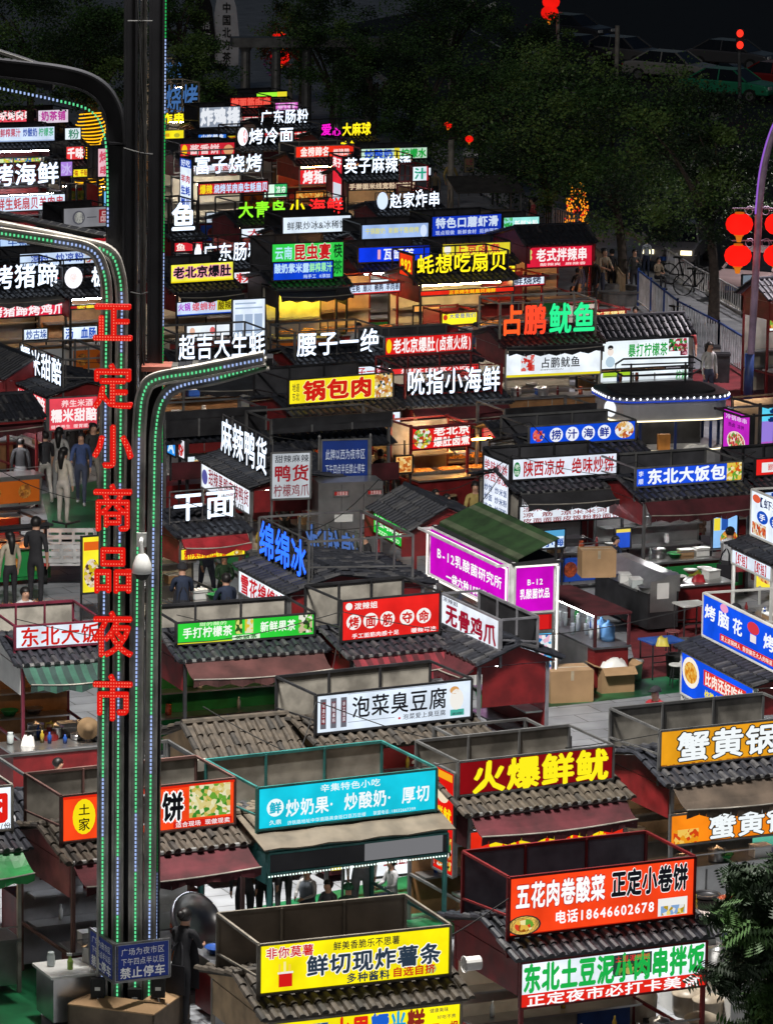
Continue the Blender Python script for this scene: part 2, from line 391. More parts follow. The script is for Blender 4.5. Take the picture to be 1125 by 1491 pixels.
    if side:
        yy0, yy1, z0, z1, sb, si = side
        sign(root, 'side_sign', (-.04, yy1, z0), (0, -1, 0), (-1, 0, 0), yy1-yy0, z1-z0, sb, si, k, fr)
    root['w'] = W
    Rw = Matrix.Translation(root.location) @ Matrix.Rotation(yaw, 4, 'Z')
    if clutter is None: clutter = a.y < 118 and x0 > -30 and D > 1.1
    if clutter:
        short = lab.split('with ', 1)[-1]; short = ' '.join(short.split()[:7])
        if short.split()[-1] in ('of', 'and', 'in', 'with', 'over', 'on', 'above', 'the', 'a', 'under', 'by', 'behind'): short = ' '.join(short.split()[:-1])
        gg = 'goods in the stall with '+short
        for q in range(10):
            kind = rw.choice(('jar', 'pot', 'basin', 'storage_box', 'bottle', 'bottle')); mb = MB(); onc = q < 6
            if kind == 'jar': mb.lathe([(.05, 0), (.06, .03), (.06, .14), (.045, .17), (.05, .18), (.05, .2)], (0, 0, 0), rw.choice((GLSJ, FOODR, PLW)), 10)
            elif kind == 'pot': mb.lathe([(.13, 0), (.14, .02), (.14, .18), (.15, .185), (.15, .2), (.05, .23), (.02, .26)], (0, 0, 0), STEEL, 14)
            elif kind == 'basin': mb.lathe([(.09, 0), (.16, .1), (.175, .105), (.15, .09), (.02, .08)], (0, 0, 0), rw.choice((STEEL, PLW, GREENP)), 14)
            elif kind == 'storage_box':
                mb.box((-.15, -.1, 0), (.15, .1, .17), rw.choice((PLW, BLUEP, CARD, GLSJ))); mb.box((-.16, -.11, .171), (.16, .11, .19), PLW)
            else: mb.lathe([(.033, 0), (.035, .15), (.015, .2), (.015, .24)], (0, 0, 0), rw.choice((GLSJ, OILM, PLW, BLUEP, RED)), 9)
            o = mb.build(kind, None, kind != 'storage_box'); px_ = .2+(W-.4)*((q % 4)+rw.uniform(.2, .8))/4
            o.location = Rw @ (Vector((px_, rw.uniform(-.28, .05), .842)) if onc else Vector((px_, D-.22, 1.232 if q % 2 else .782))); o.rotation_euler = (0, 0, yaw)
            tag(o, adj(mb)+' '+kind.replace('_', ' ')+(' on the counter of stall with ' if onc else ' on back shelf of stall with ')+short, kind.replace('_', ' '), gg)
    STALLS.append((root, W, lab))
    if goods:
        Rm = Matrix.Translation(root.location) @ Matrix.Rotation(yaw, 4, 'Z')
        what, fm, n = goods
        for i in range(n):
            o = MB(); tw = (W-.3)/n*.9; xx = .15+(W-.3)*(i+.5)/n; o2 = MB()
            o.box((-tw/2, -.2, 0), (tw/2, .2, .012), STEEL)
            for q in ((-tw/2, -.2, tw/2, -.19), (-tw/2, .19, tw/2, .2), (-tw/2, -.2, -tw/2+.01, .2), (tw/2-.01, -.2, tw/2, .2)): o.box((q[0], q[1], .0121), (q[2], q[3], .06), STEEL)
            t = o.build('food_tray'); t.location = Rm @ Vector((xx, -.12, .842)); t.rotation_euler = (0, 0, yaw)
            tag(t, what, 'food tray', 'trays of food on a stall counter: '+lab.split(' with ')[-1][:40])
            o2.mound((0, 0, .013), tw/2-.02, .18, .16, fm, 8); o2.build('heaped_food', t)
    return root
# ---------------------------------------------------------------- the setting
def paver(name, c1, c2, mortar, sx, sy, rough=.5):
    m = bpy.data.materials.new(name); m.use_nodes = True; n = m.node_tree; b = n.nodes['Principled BSDF']
    tc = n.nodes.new('ShaderNodeTexCoord'); mp = n.nodes.new('ShaderNodeMapping'); mp.inputs['Rotation'].default_value = (0, 0, R(-25))
    br = n.nodes.new('ShaderNodeTexBrick'); br.inputs['Scale'].default_value = 1; br.inputs['Brick Width'].default_value = sx; br.inputs['Row Height'].default_value = sy
    br.inputs['Mortar Size'].default_value = .012; br.inputs['Color1'].default_value = (*c1, 1); br.inputs['Color2'].default_value = (*c2, 1); br.inputs['Mortar'].default_value = (*mortar, 1)
    t = n.nodes.new('ShaderNodeTexNoise'); t.inputs['Scale'].default_value = 1.3; t.inputs['Detail'].default_value = 8
    mx = n.nodes.new('ShaderNodeMix'); mx.data_type = 'RGBA'; mx.blend_type = 'MULTIPLY'; mx.inputs[0].default_value = .7
    r = n.nodes.new('ShaderNodeValToRGB'); r.color_ramp.elements[0].position = .3; r.color_ramp.elements[1].position = .7; r.color_ramp.elements[0].color = (.45, .45, .45, 1)
    n.links.new(tc.outputs['Object'], mp.inputs[0]); n.links.new(mp.outputs[0], br.inputs[0]); n.links.new(tc.outputs['Object'], t.inputs['Vector'])
    n.links.new(t.outputs[0], r.inputs[0]); n.links.new(br.outputs[0], mx.inputs[6]); n.links.new(r.outputs[0], mx.inputs[7]); n.links.new(mx.outputs[2], b.inputs['Base Color'])
    b.inputs['Roughness'].default_value = rough; return m
def sheet(name, pts, z, m, kind='structure'):
    mb = MB(); mb.face([(p[0], p[1], z) for p in pts], m); o = mb.build(name); o['kind'] = kind; return o
sheet('ground', [(-120, 20), (140, 20), (200, 420), (-200, 420)], 0, paver('square_paving', (.33, .345, .37), (.25, .265, .29), (.08, .08, .08), 1.2, .6))
ASPH = pr('asphalt', (.014, .014, .015), .7, 0, .4, 2)
edge = [U(1200, 530), U(1040, 432), U(930, 347), U(760, 262), U(600, 150), U(470, 40)]
sheet('road', [e+Vector((.2, 0, 0)) for e in edge]+[Vector((60, 400, 0)), Vector((160, 300, 0)), Vector((60, 100, 0))], .004, ASPH)
GRF = pr('green_floor_paint', (.012, .15, .055), .4, 0, .75, 1.1); TEF = pr('teal_floor_paint', (.05, .30, .22), .4, 0, .5, .8); REF = pr('red_floor_cloth', (.16, .02, .025), .8, 0, .4, 2)
def patch(pts, m, z=.004, name='painted_floor'): sheet(name, [U(*p) for p in pts], z, m)
patch([(690, 1000), (1010, 955), (1090, 975), (1010, 1006), (800, 1030), (700, 1042)], GRF)
patch([(1040, 1205), (1180, 1150), (1190, 1330), (1080, 1262)], TEF)
patch([(-40, 1415), (60, 1400), (60, 1600), (-40, 1600)], GRF)
patch([(225, 1370), (328, 1345), (336, 1420), (260, 1450)], GRF)
patch([(60, 720), (140, 700), (150, 790), (80, 800)], GRF)
patch([(250, 1060), (440, 1020), (470, 1110), (270, 1130)], GRF)
patch([(330, 1330), (660, 1262), (680, 1360), (340, 1420)], GRF)
patch([(640, 670), (740, 650), (790, 740), (640, 760)], TEF, .004)
patch([(900, 870), (1060, 850), (1060, 975), (930, 990)], REF, .008, 'red_floor_sheet')
patch([(1000, 540), (1125, 520), (1125, 600), (1020, 600)], REF, .008, 'red_floor_sheet')
# kerb along the road
mb = MB()
for a, b in zip(edge[:-1], edge[1:]): mb.prism([a+Vector((-.15, 0, 0)), a+Vector((.0, 0, 0)), b, b+Vector((-.15, 0, 0))], 0, (0, 0, .13), SHEET)
tag(mb.build('kerb'), kind='structure')
mb = MB(); LINE = pr('white_road_paint', (.6, .6, .6), .6)
for k in range(16):
    y = 132+k*8; x = 17+(-.12)*(y-132)
    mb.face([(x, y, .008), (x+.14, y, .008), (x-.36, y+4, .008), (x-.5, y+4, .008)], LINE)
for k in range(7): mb.face([(17+k*1.0, 215, .008), (17.5+k, 215, .008), (17.1+k, 221, .008), (16.6+k, 221, .008)], LINE)
tag(mb.build('road_markings'), kind='structure')

WH, RD, YE, BK, DR = 'eef4ff', 'e0201c', 'ffe21a', '101014', '8e1016'
LW = 'dfecff'   # luminous white letters
FG = ('heaped golden fried snacks in a steel tray on the stall counter', FOODG, 2)
# ---------------------------------------------------------------- the nearest stalls
stall('food stall with long yellow fried potato sign and bright yellow lower sign of multicoloured characters', (377, 1450, 655, 1420), 75, 'f6e611',
  [T('鲜切现炸薯条', '2b3a4a', .24, .27, .95, .70, .04, 'ffffff'), T('鲜美香脆乐不思薯', '20242a', .38, .74, .73, .92, .02), T('多种酱料', '2b3a4a', .45, .06, .68, .26, .035), T('自选自挤', 'c8201c', .69, .08, .92, .28, .035),
   T('非你莫薯', 'd02018', .03, .70, .28, .93, .03, 'ffffff'), B(.10, .12, .17, .38, 'd81f1a'), B(.095, .38, .175, .42, 'f2f2f2'), B(.10, .40, .11, .58, 'ffd84a'), B(.125, .40, .137, .62, 'fff0a0'), B(.15, .40, .162, .56, 'ffd84a'), E(.90, .16, .025, .09, 'b8c070')],
  sec=(52, 'f6e611', [T('水', 'e02a1a', .32, .06, .42, .96, .05), T('果', 'e02a1a', .42, .06, .52, .96, .05), T('糯', '1d5fd0', .52, .06, .62, .96, .05), T('米', '1aa5e0', .62, .06, .71, .96, .05), T('糕', '8a2a20', .71, .06, .81, .96, .05), T('3元一根', 'c02018', .81, .12, .985, .50, .03), T('健康美味', '404040', .83, .78, .93, .92, .01), T('好吃不贵', '404040', .87, .58, .97, .70, .01), B(.02, .1, .15, .85, '2060a0'), PIC(.03, .12, .14, .7, 'e8f4ff,58a0d8,ffffff,f8b8c0'), PIC(.17, .1, .30, .85, 'e8f4ff,58a0d8,f4f0e0,2050a0')]),
  roof=BROWNT, gable=WOOD, frame=pr('bare_grey_steel', (.25, .22, .18), .55, .4), back=pr('brown_sheet', (.22, .18, .14), .6, 0, .4, 2), D=1.8)
stall('red framed stall with orange sign showing a phone number above white sign of green characters', (740, 1365, 1010, 1333), 88, 'f0421a',
  [T('五花肉卷酸菜', 'ffffff', .03, .45, .51, .90, .045, 'c01810'), T('正定小卷饼', '15161c', .54, .47, .96, .93, .055, 'ffffff'), T('电话18646602678', 'ffffff', .24, .13, .78, .36, .035), B(.005, .0, .995, .03, 'd02a12'),
   E(.08, .17, .09, .17, '33302c'), E(.08, .17, .08, .15, 'ffd060'), PIC(.03, .06, .13, .28, FRY, True), B(.80, .05, .96, .35, 'f4f4f0'), PIC(.815, .06, .945, .22, 'ffe27a,8ab0e0,f4f4f0,c0a020')],
  sec=(68, 'e8f2fa', [T('东北土豆泥小肉串拌饭', '1db04a', .01, .33, .99, .97, .06), B(0, 0, 1, .30, 'e8281c'), T('正定夜市必打卡美食', 'ffffff', .03, .02, .97, .29, .03), B(.49, .45, .70, .92, '2a4038'), PIC(.52, .47, .68, .72, '304a28,c8b060,70a040,3a2a20'), T('土豆泥拌饭', 'e03030', .50, .76, .69, .9, .02)]),
  gable=RED, frame=RED, back=pr('grey_mesh_panel', (.16, .16, .19), .5), D=1.7)
stall('teal framed stall with cyan fried milk sign and people sitting behind it', (375, 1210, 635, 1180), 63, '18c4dc',
  [T('炒奶果·炒酸奶·厚切', 'f6feff', .15, .25, .96, .66, .03), T('辛集特色小吃', 'f0ffff', .34, .74, .68, .93, .015), E(.095, .50, .047, .21, 'f0ffff'), T('鲜', '18b4cc', .06, .36, .13, .64, .05), T('久鼎', 'f0ffff', .06, .10, .13, .22, .01), T('济铁路地址中华南路美食街口百万庄楼', 'e8fbff', .16, .06, .60, .16, .005), T('联盟电话:18032667399', 'e8fbff', .64, .06, .88, .16, .005)],
  sec=(30, '2a2a2c', [B(.53, .1, .97, .95, '77777a')], .5), roof=pr('beige_tarp', (.13, .105, .075), .7, 0, .4, 3), gable=TEALP, frame=TEALP, ctr=TEALP, wall=WHITEP, back=SHEET, glow=('fff4e4', 3), body=False, clutter=False, D=2.1, tarp=True)
stall('stall with glowing yellow characters on a dark red board beneath a long grey box', (667, 1160, 892, 1135), 51, '7a0d12',
  [T('火爆鲜鱿', 'fff01e', .08, .03, .97, .97, .05)], sec=(36, 'e02a16', [T('美辣鲜香爆汁鲜鱿', 'ffe21a', .12, .05, .88, .95, .05)]), awn=MAROON, roof=BROWNT, gable=MAROON, frame=MET, aw=(.35, .22), gap=.2,
  side=(.05, .75, 1.1, 2.75, 'd81812', [T('鲜', 'ffe21a', .12, .50, .5, .64, .04), T('鱿', 'ffe21a', .50, .50, .9, .64, .04), B(.1, .9, .9, .97, 'ffb020'), PIC(.08, .05, .92, .38, '2a1a10,d88030,f0d050,c03018,e8e8e0,409040'), E(.45, .75, .3, .08, 'f2e0c0')]))
stall('grey framed stall with golden sign of outlined white characters repeated on an orange lower sign', (960, 1118, 1185, 1094), 54, 'dc961c',
  [T('蟹黄锅巴', 'f4fafc', .10, .10, .98, .92, .035, '2a241c', .065), PIC(.01, .02, .99, .06, 'c47812,e8a428,a86010')], sec=(46, 'f08418', [T('蟹黄锅巴', 'f4fafc', .24, .08, .98, .95, .035, '2a241c', .065), PIC(.02, .05, .18, .5, 'e04a18,f8a020,ffd060')]), gap=.42,
  awn=pr('taupe_cloth', (.085, .062, .045), .9, 0, .6, 2), roof=BLACKT, gable=RED, frame=MET, ctr=STEEL, wall=SHEET, D=1.9, aw=(.45, .25))
stall('stall with orange pancake sign and food picture behind the light mast', (90, 1228, 342, 1200), 69, 'f2461a',
  [T('酱', '101014', .40, .22, .52, .85, .05, 'ffffff', .1), T('香', '101014', .27, .22, .40, .85, .05, 'ffffff', .1), T('饼', '101014', .57, .22, .70, .85, .05, 'ffffff', .1), E(.125, .52, .065, .38, 'f8e018'), T('土', '2a2010', .09, .55, .16, .80, .02), T('家', '2a2010', .09, .22, .16, .50, .02),
   B(.0, .92, 1, 1, 'e02a14'), PIC(.73, .24, .97, .93, 'f0e8b0,e8d890,6fae3a,f6f0c8,d8c060,409030'), B(.64, .05, .98, .19, 'd82016'), T('适合现场 现做现卖', 'f8f8f8', .65, .06, .97, .18, .015)],
  awn=MAROON, roof=BROWNT, gable=PINKP, frame=pr('rusty_red_steel', (.14, .07, .06), .7), ctr=PINKP, D=1.7, back=SHEET, aw=(.5, .2))
stall('stall at the frame edge with white sign and one large red character', (-120, 1222, 18, 1208), 66, 'e6f0fa', [T('烤', 'e02018', .1, .2, .5, .95, .06), T('肉', 'e02018', .62, .2, .97, .95, .07), T('10元/份', '202020', .7, .03, .98, .18, .02)], awn=GREENP, roof=BLACKT, frame=SHEET, ctr=RED, gable=SHEET)
stall('stall with white pickled tofu sign in black brush characters and three red tablets', (460, 1070, 686, 1045), 58, 'dce8f6',
  [T('泡菜臭豆腐', '1c1c22', .22, .32, .84, .88, .018), T('泡菜爱上臭豆腐', '3a3a44', .55, .14, .83, .29, .008), B(.025, .12, .062, .88, '6a6a74'), B(.03, .24, .057, .80, '7c1a1e'), B(.09, .12, .127, .88, '6a6a74'), B(.095, .24, .122, .80, '7c1a1e'), B(.155, .12, .192, .88, '6a6a74'), B(.16, .24, .187, .80, '7c1a1e')]
  +[T(c, 'e8e8f0', u, .66-.13*i, u+.019, .77-.13*i, .01) for u, s in ((.034, '可选口味'), (.099, '秘制酱料'), (.164, '手工泡菜')) for i, c in enumerate(s)]
  +[B(.20, .94, .835, .955, '9098a8'), B(.20, .22, .50, .235, '9098a8'), E(.53, .19, .008, .03, 'd02020'), E(.90, .52, .045, .27, 'f2efe8'), E(.885, .76, .03, .10, 'd8a060'), B(.86, .10, .95, .26, '48b0a0'), B(.87, .12, .94, .18, '303034')],
  roof=BROWNT, gable=WOOD, frame=DARKMET, back=SHEET, glow=('fff4e0', 6))
stall('tile roofed stall with small yellow and green sign behind the orange pancake stall', (295, 1135, 430, 1122), 26, 'd8e83a', [T('泡菜火锅', '203018', .2, .05, .8, .95, .04), PIC(.02, .1, .16, .9, 'f8f8e0,80c040,e8e030'), PIC(.84, .1, .98, .9, 'f8f8e0,80c040,e8e030')], typ='B', zs=1.75, roof=BROWNT, gable=WOOD, frame=MET)
stall('stall with white sign of red brush characters, green striped awning and white wall', (22, 946, 150, 937), 34, 'dfe8f4', [T('东北大饭', 'd0241c', .05, .08, .97, .95, .03)], awn=pr('green_striped_cloth', (.03, .10, .07), .8), awn2=pr('dark_green_cloth', (.02, .045, .04), .8), roof=BLACKT, gable=WHITEP, frame=pr('wine_steel', (.15, .02, .04), .5), wall=RED, ctr=RED, D=2.0, back=SHEET)
stall('stall with green lemon tea sign and dusty pink awning right of the light mast', (257, 940, 458, 925), 33, '2fc83a',
  [T('手打柠檬茶', 'f4fff0', .04, .28, .40, .76, .035), T('新鲜果茶', 'f4fff0', .60, .30, .86, .80, .035), T('甜的酸的', 'd8ffc8', .16, .78, .36, .95, .02), B(.40, .06, .60, .26, 'e8ffe0'), T('笑狼茶', '1a7a2a', .42, .07, .58, .25, .04), B(0, 0, .40, .08, 'e8e030'), PIC(.42, .32, .47, .95, '305828,e8e880,70a030'), PIC(.49, .32, .55, .95, 'f8f0c0,f0d040,e0f0d0'), PIC(.88, .15, .98, .95, 'f8f8e8,d8c8a0,2a4a20,70c040')],
  awn=pr('dusty_pink_cloth', (.085, .03, .028), .9, 0, .6, 2), roof=BLACKT, gable=RED, frame=DARKMET, wall=GREENP, ctr=RED, back=SHEET, aw=(.45, .2))
stall('stall with red sign carrying characters in white discs and dark red awning', (497, 935, 640, 921), 60, 'dc2420',
  [E(u, .46, .075, .19, 'f8f4f0') for u in (.12, .29, .46, .66, .83)]+[T(c, 'd0201c', u-.055, .31, u+.055, .60, .045) for u, c in ((.12, '烤'), (.29, '面'), (.46, '筋'), (.66, '夺'), (.83, '命'))]+[E(.07, .85, .035, .09, 'f8f4f0'), T('泼辣姐', 'f8f4f0', .12, .76, .36, .93, .03), T('手工面筋肉感十足', 'ffffff', .10, .06, .58, .18, .02), T('暖辣可选', 'ffffff', .70, .06, .96, .18, .02)],
  awn=pr('red_striped_cloth', (.20, .02, .03), .85), awn2=MAROON, roof=BLACKT, gable=RED, frame=DARKMET, back=SHEET, aw=(.4, .2))
stall('left facing stall with white chicken feet sign, black tiles and plain red end wall', (642, 908, 726, 948), 44, 'e6ecf6', [T('无骨鸡爪', '9c1630', .08, .08, .96, .78, .05), T('泼辣姐', '404050', .03, .80, .30, .95, .01)], left=True, awn=MAROON, roof=BLACKT, gable=RED, frame=pr('grey_tube', (.18, .18, .2), .5), wall=RED, D=1.0, back=DARKMET, aw=(.3, .2), glow=('e8f4ff', 6), gl=.8, ry=.35)
# the magenta milk drink kiosk: two magenta boards at a corner, green striped canopy on top
mag = stall('kiosk with glowing magenta boards outlined in white under a green striped canopy', (632, 835, 747, 893), 68, 'c00cb8',
  [T('B-12乳酸菌研究所', 'ffffff', .10, .42, .92, .68, .03), T('一袋六种15味菌菌12元', 'ffffff', .22, .03, .98, .24, .045)], left=True, zs=1.75, box=False, roofed=False, frame=pr('white_lit_edge', (.8, .8, .8), .4), typ='B', ctr=WHITEP, wall=WHITEP, k=1.0, glow=('ffffff', 6), D=.95)
sign(mag, 'front_sign', (mag['w']+.05, .0, 1.75), (0, 1, 0), (1, 0, 0), 1.0-.18, .9, 'c00cb8', [T('B-12', 'ffffff', .3, .58, .7, .75, .03), T('乳酸菌饮品', 'ffffff', .12, .30, .88, .52, .04)], 1.0, WHITEP)
sign(mag, 'menu_board', (mag['w']+.05, .42, .35), (0, 1, 0), (1, 0, 0), .38, 1.0, '58b8e8', [PIC(.05, .05, .95, .95, 'e8f8ff,58b8e8,2080c8,f8c0d8,ffffff')])
sign(mag, 'red_board', (mag['w']+.05, .0, 1.38), (0, 1, 0), (1, 0, 0), .8, .34, 'a01216', [B(.5, .1, .9, .9, 'd82020')])
mb = MB(); W_ = mag['w']
for a, b in (((0, -.16, 1.75), (0, -.16, 2.62)), ((W_, -.16, .3), (W_, -.16, 2.62)), ((0, -.16, 2.62), (W_, -.16, 2.62)), ((0, -.16, 1.73), (W_, -.16, 1.73)), ((W_+.1, 0.86, .3), (W_+.1, 0.86, 2.62)), ((W_+.1, 0, 2.66), (W_+.1, 0.86, 2.66))): mb.bar(a, b, .014, em('fff8f0', 1.5))
mb.build('light_edge', mag)
mb = MB(); GS = pr('green_canvas', (.018, .05, .014), .8); GS2 = pr('pale_canvas', (.07, .09, .05), .8)
mb.box((-.05, -.05, 2.68), (W_+.05, 1.0, 2.72), BLACKC)
for i in range(7): mb.prism([Vector((.05, .08+.12*i, 2.78+.05*i)), Vector((W_+.0, .08+.12*i, 2.78+.05*i)), Vector((W_+.0, .20+.12*i, 2.83+.05*i)), Vector((.05, .20+.12*i, 2.83+.05*i))], 0, (0, 0, .02), GS2 if i in (0, 5) else GS)
mb.prism([Vector((.05, .08, 2.78)), Vector((W_, .08, 2.78)), Vector((W_, .08, 2.68)), Vector((.05, .08, 2.68))], 0, (0, -.01, 0), GS)
for x in (0, W_-.05): mb.bar((x, .88, 2.7), (x, .88, 3.1), .02, DARKMET)
mb.build('striped_canopy', mag)
ice = stall('left facing stall with blue neon ice characters above a white and red lower sign', (375, 808, 447, 846), 55, None, [T('绵绵冰', '2a62ff', .02, 0, .98, 1, .06)], sec=(34, 'e8f0f8', [T('雪花绵绵冰', 'c81e2a', .05, .08, .95, .92, .04)]), left=True, roof=BLACKT, gable=RED, frame=MET, D=2.4, glow=('e8f4ff', 6), box=True, back=None or pr('mesh_dark', (.04, .04, .045), .6), lk=1.3)
for ch in list(ice.children):
    if ch.name.startswith('back_panel'): bpy.data.objects.remove(ch)
stall('left facing stall with small green sugarcane water sign under black tiles', (550, 775, 605, 806), 31, '22b83c', [T('甘蔗马蹄茅根饮', 'f8fff4', .04, .45, .96, .93, .03), T('OOOO OOOO', 'e0ffd8', .12, .1, .7, .35, .02), E(.9, .2, .06, .14, 'e8e060')], left=True, typ='B', zs=1.85, roof=BLACKT, gable=RED, frame=RED, D=1.5, glow=('ffffff', 5))
stall('left facing duck stall with white luminous characters and white lower sign of red characters', (318, 655, 390, 700), 52, None, [T('麻辣鸭货', LW, .04, 0, .98, 1, .05)], sec=(36, 'e8eef8', [T('甜辣黑鸭麻辣鸭货', '8e2030', .16, .3, .98, .95, .02), E(.08, .5, .06, .3, '5858a0'), T('柠檬鸡爪', '303030', .3, .03, .9, .26, .01)]), left=True, roof=BLACKT, gable=RED, frame=MET, glow=('fff0d0', 6), D=2.0, box=False)
stall('stall with two large white block characters, red awning and yellow strip beside mast', (250, 763, 345, 752), 46, None, [T('干面', LW, .0, .05, .99, 1, .045)], sec=(18, 'f4e428', [T('营养美味秘制豆干面', 'd8281c', .05, .1, .7, .9, .04), PIC(.82, .1, .95, .95, 'f8f0c0,c89020,e0b040')]), awn=pr('bright_red_cloth', (.32, .012, .02), .8), roof=BLACKT, gable=RED, frame=MET, glow=('fff0d0', 8), aw=(.2, .16), gap=.18, box=False, D=2)
stall('stall with white sign of red characters above dark awning and white menu strip', (745, 700, 898, 690), 32, 'dde4f2', [T('陕西凉皮', 'b41c22', .10, .14, .50, .88, .03), T('绝味炒饼', 'b41c22', .56, .14, .97, .88, .03), E(.045, .5, .032, .34, '1c7a40'), T('老', 'e0f0e0', .02, .5, .07, .75, .01), T('味', 'e0f0e0', .02, .22, .07, .47, .01)],
  sec=(27, 'dfe6f0', [T('凉米牛凉炒炒炒炒炒炒', '8a2428', .03, .66, .97, .95, .02), T('凉 筋 凉米米河  ', '8a2428', .03, .36, .97, .62, .02), T('皮面面面皮饭粉粉面饼', '8a2428', .03, .05, .97, .32, .02)]), gap=.22, awn=BLACKC, aw=(.4, .14), roof=BLACKT, gable=SHEET, frame=DARKMET, wall=STEEL, ctr=STEEL, side=(.05, 1.35, 1.45, 2.75, 'dde4f2', [T('绝味炒饼', 'b41c22', .05, .78, .95, .95, .02), T('陕西凉皮', 'b41c22', .05, .60, .95, .77, .02), T('炒饼 炒米饭', '284a80', .05, .42, .95, .54, .02), T('炒面 炒米粉', '284a80', .05, .26, .95, .38, .02), T('凉皮 炒河粉', '284a80', .05, .10, .95, .22, .02)]), glow=('f4f8ff', 7))
stall('stall with royal blue rice ball sign, food picture and maroon awning beside apron worker', (925, 710, 1080, 699), 28, '1a4cd8', [T('东北大饭包', 'f6fbff', .10, .12, .84, .92, .05), T('李', 'f0f6ff', .02, .55, .07, .85, .02), T('顺', 'f0f6ff', .02, .15, .07, .45, .02), PIC(.85, .02, .99, .98, 'e0b030,f0d050,6fae3a,e06020,fff0b0')], awn=MAROON, roof=BLACKT, gable=RED, frame=MET, ctr=RED, wall=STEEL, glow=('ffffff', 9), aw=(.3, .25), D=1.9)
stall('stall with blue seafood sign carrying four white rings', (770, 650, 925, 640), 29, '1048d0', [E(u, .5, .062, .36, 'f0f4ff') for u in (.25, .40, .55, .70)]+[E(u, .5, .054, .31, '1048d0') for u in ()]+[T(c, '0c2c90', u-.048, .26, u+.048, .76, .04) for u, c in ((.25, '捞'), (.40, '汁'), (.55, '海'), (.70, '鲜'))]+[PIC(.80, .12, .98, .98, 'f6f0e0,e8b060,c86030,f8e0b0,ffffff', True), PIC(.03, .2, .14, .85, 'e04030,f07060,1048d0,f8c0b0', True)], roof=BLACKT, gable=SHEET, frame=MET, box=True, glow=('ffffff', 7))
stall('left facing stall with big blue brain flower sign over blue lower sign', (1022, 925, 1128, 980), 62, '1450e0', [T('烤', 'f8fbff', .03, .45, .19, .80, .04), T('脑', 'f8fbff', .22, .42, .38, .80, .04), T('花', 'f8fbff', .42, .42, .56, .80, .04), T('烤', 'f8fbff', .84, .42, .99, .80, .04), E(.30, .88, .055, .10, 'f0a0c8'), E(.70, .75, .08, .14, 'd83a48'), B(.66, .42, .74, .6, 'f4e8e8'), B(.25, .10, .99, .26, 'e03428'), T('爱上这锅烤人 尝尝脑花大人的味道', 'fff0e8', .27, .12, .97, .24, .01)],
  sec=(62, '1450e0', [E(.14, .6, .12, .36, 'f8f0e0'), PIC(.05, .35, .23, .85, 'f0a838,e08820,f8c860', True), B(.32, .48, .90, .84, 'e83c2c'), T('比肉还好吃的', 'fff4e8', .34, .50, .88, .82, .04), T('烧鹅自选 蘸料搭配', 'f8e838', .34, .12, .92, .40, .03)]), left=True, roof=BLACKT, gable=RED, frame=WHITEP, back=STEEL, D=1.7, glow=('ffffff', 6))
stall('left facing stall at the right edge with white shrimp sign and a yellow mutton board', (1092, 778, 1150, 806), 66, 'e4eefa', [T('【虾掐】', '203060', .1, .70, .98, .92, .02), E(.14, .84, .1, .09, 'e06040'), E(.30, .48, .14, .14, '1850c0'), T('手', 'f8fbff', .22, .40, .38, .56, .03), E(.62, .48, .14, .14, '1850c0'), T('打', 'f8fbff', .54, .40, .70, .56, .03), PIC(.05, .05, .4, .32, 'f0d0a0,e87040,f8f0e0,c04020')], left=True, roof=BLACKT, gable=RED, frame=WHITEP, D=1.6, glow=('ffffff', 6))
stall('stall with small red sign at the right edge, behind the white shrimp sign', (1099, 694, 1190, 687), 26, 'd82420', [B(.1, .2, .5, .75, 'f0f0f0'), B(.2, .3, .45, .65, 'd82420'), T('烤', 'fff4f0', .56, .1, .76, .9, .04)], roof=BLACKT, frame=DARKMET, gable=RED)
# ---------------------------------------------------------------- the middle rows
stall('stall with lemon yellow sign of three round red characters and a food picture', (420, 590, 572, 578), 37, 'f4e020', [T('锅包肉', 'cf2016', .13, .12, .80, .92, .06, 'fff4a0'), T('地道', '20282a', .03, .5, .10, .85, .01), T('东北', '20282a', .03, .15, .10, .48, .01), PIC(.82, .05, .99, .99, '203a40,f0d8a0,c87830,e8b860,ffffff')], roof=BLACKT, gable=RED, frame=DARKMET, glow=('ffc070', 9), D=2)
stall('stall with white luminous seafood characters and amber lit display counter', (590, 577, 730, 570), 40, None, [T('吮指小海鲜', LW, .01, .02, .99, .98, .045)], awn=MAROON, roof=BLACKT, gable=RED, frame=RED, glow=('ffb860', 14), aw=(.4, .2), goods=('golden skewers piled in a long steel tray under warm lamp light', FOODG, 3), D=2.2)
stall('stall with fat red and green luminous characters over a white squid sign', (728, 490, 867, 485), 47, None, [T('占', 'ff5a26', .0, .02, .24, .98, .075), T('鹏', 'f4462a', .24, .02, .49, .98, .075), T('鱿', '2ae08a', .50, .02, .75, .98, .075), T('鱼', '2ae08a', .75, .02, 1.0, .98, .075)], sec=(36, 'e8f0f8', [T('占鹏鱿鱼', '23242a', .36, .34, .78, .78, .02), PIC(.16, .25, .30, .9, 'd03028,e86a60,e8f0f8,e8f0f8'), T('ZHANPENGYOUYU', '50505a', .36, .24, .60, .32, .0), B(.01, .02, .99, .12, 'e8d82a')]), gap=.12, awn=DARKMET, aw=(.12, .05), roof=pr('dark_maroon_tile', (.05, .02, .025), .5, 0, .4, 8), gable=RED, frame=SHEET, lk=.75, box=True, glow=('fff0e0', 7))
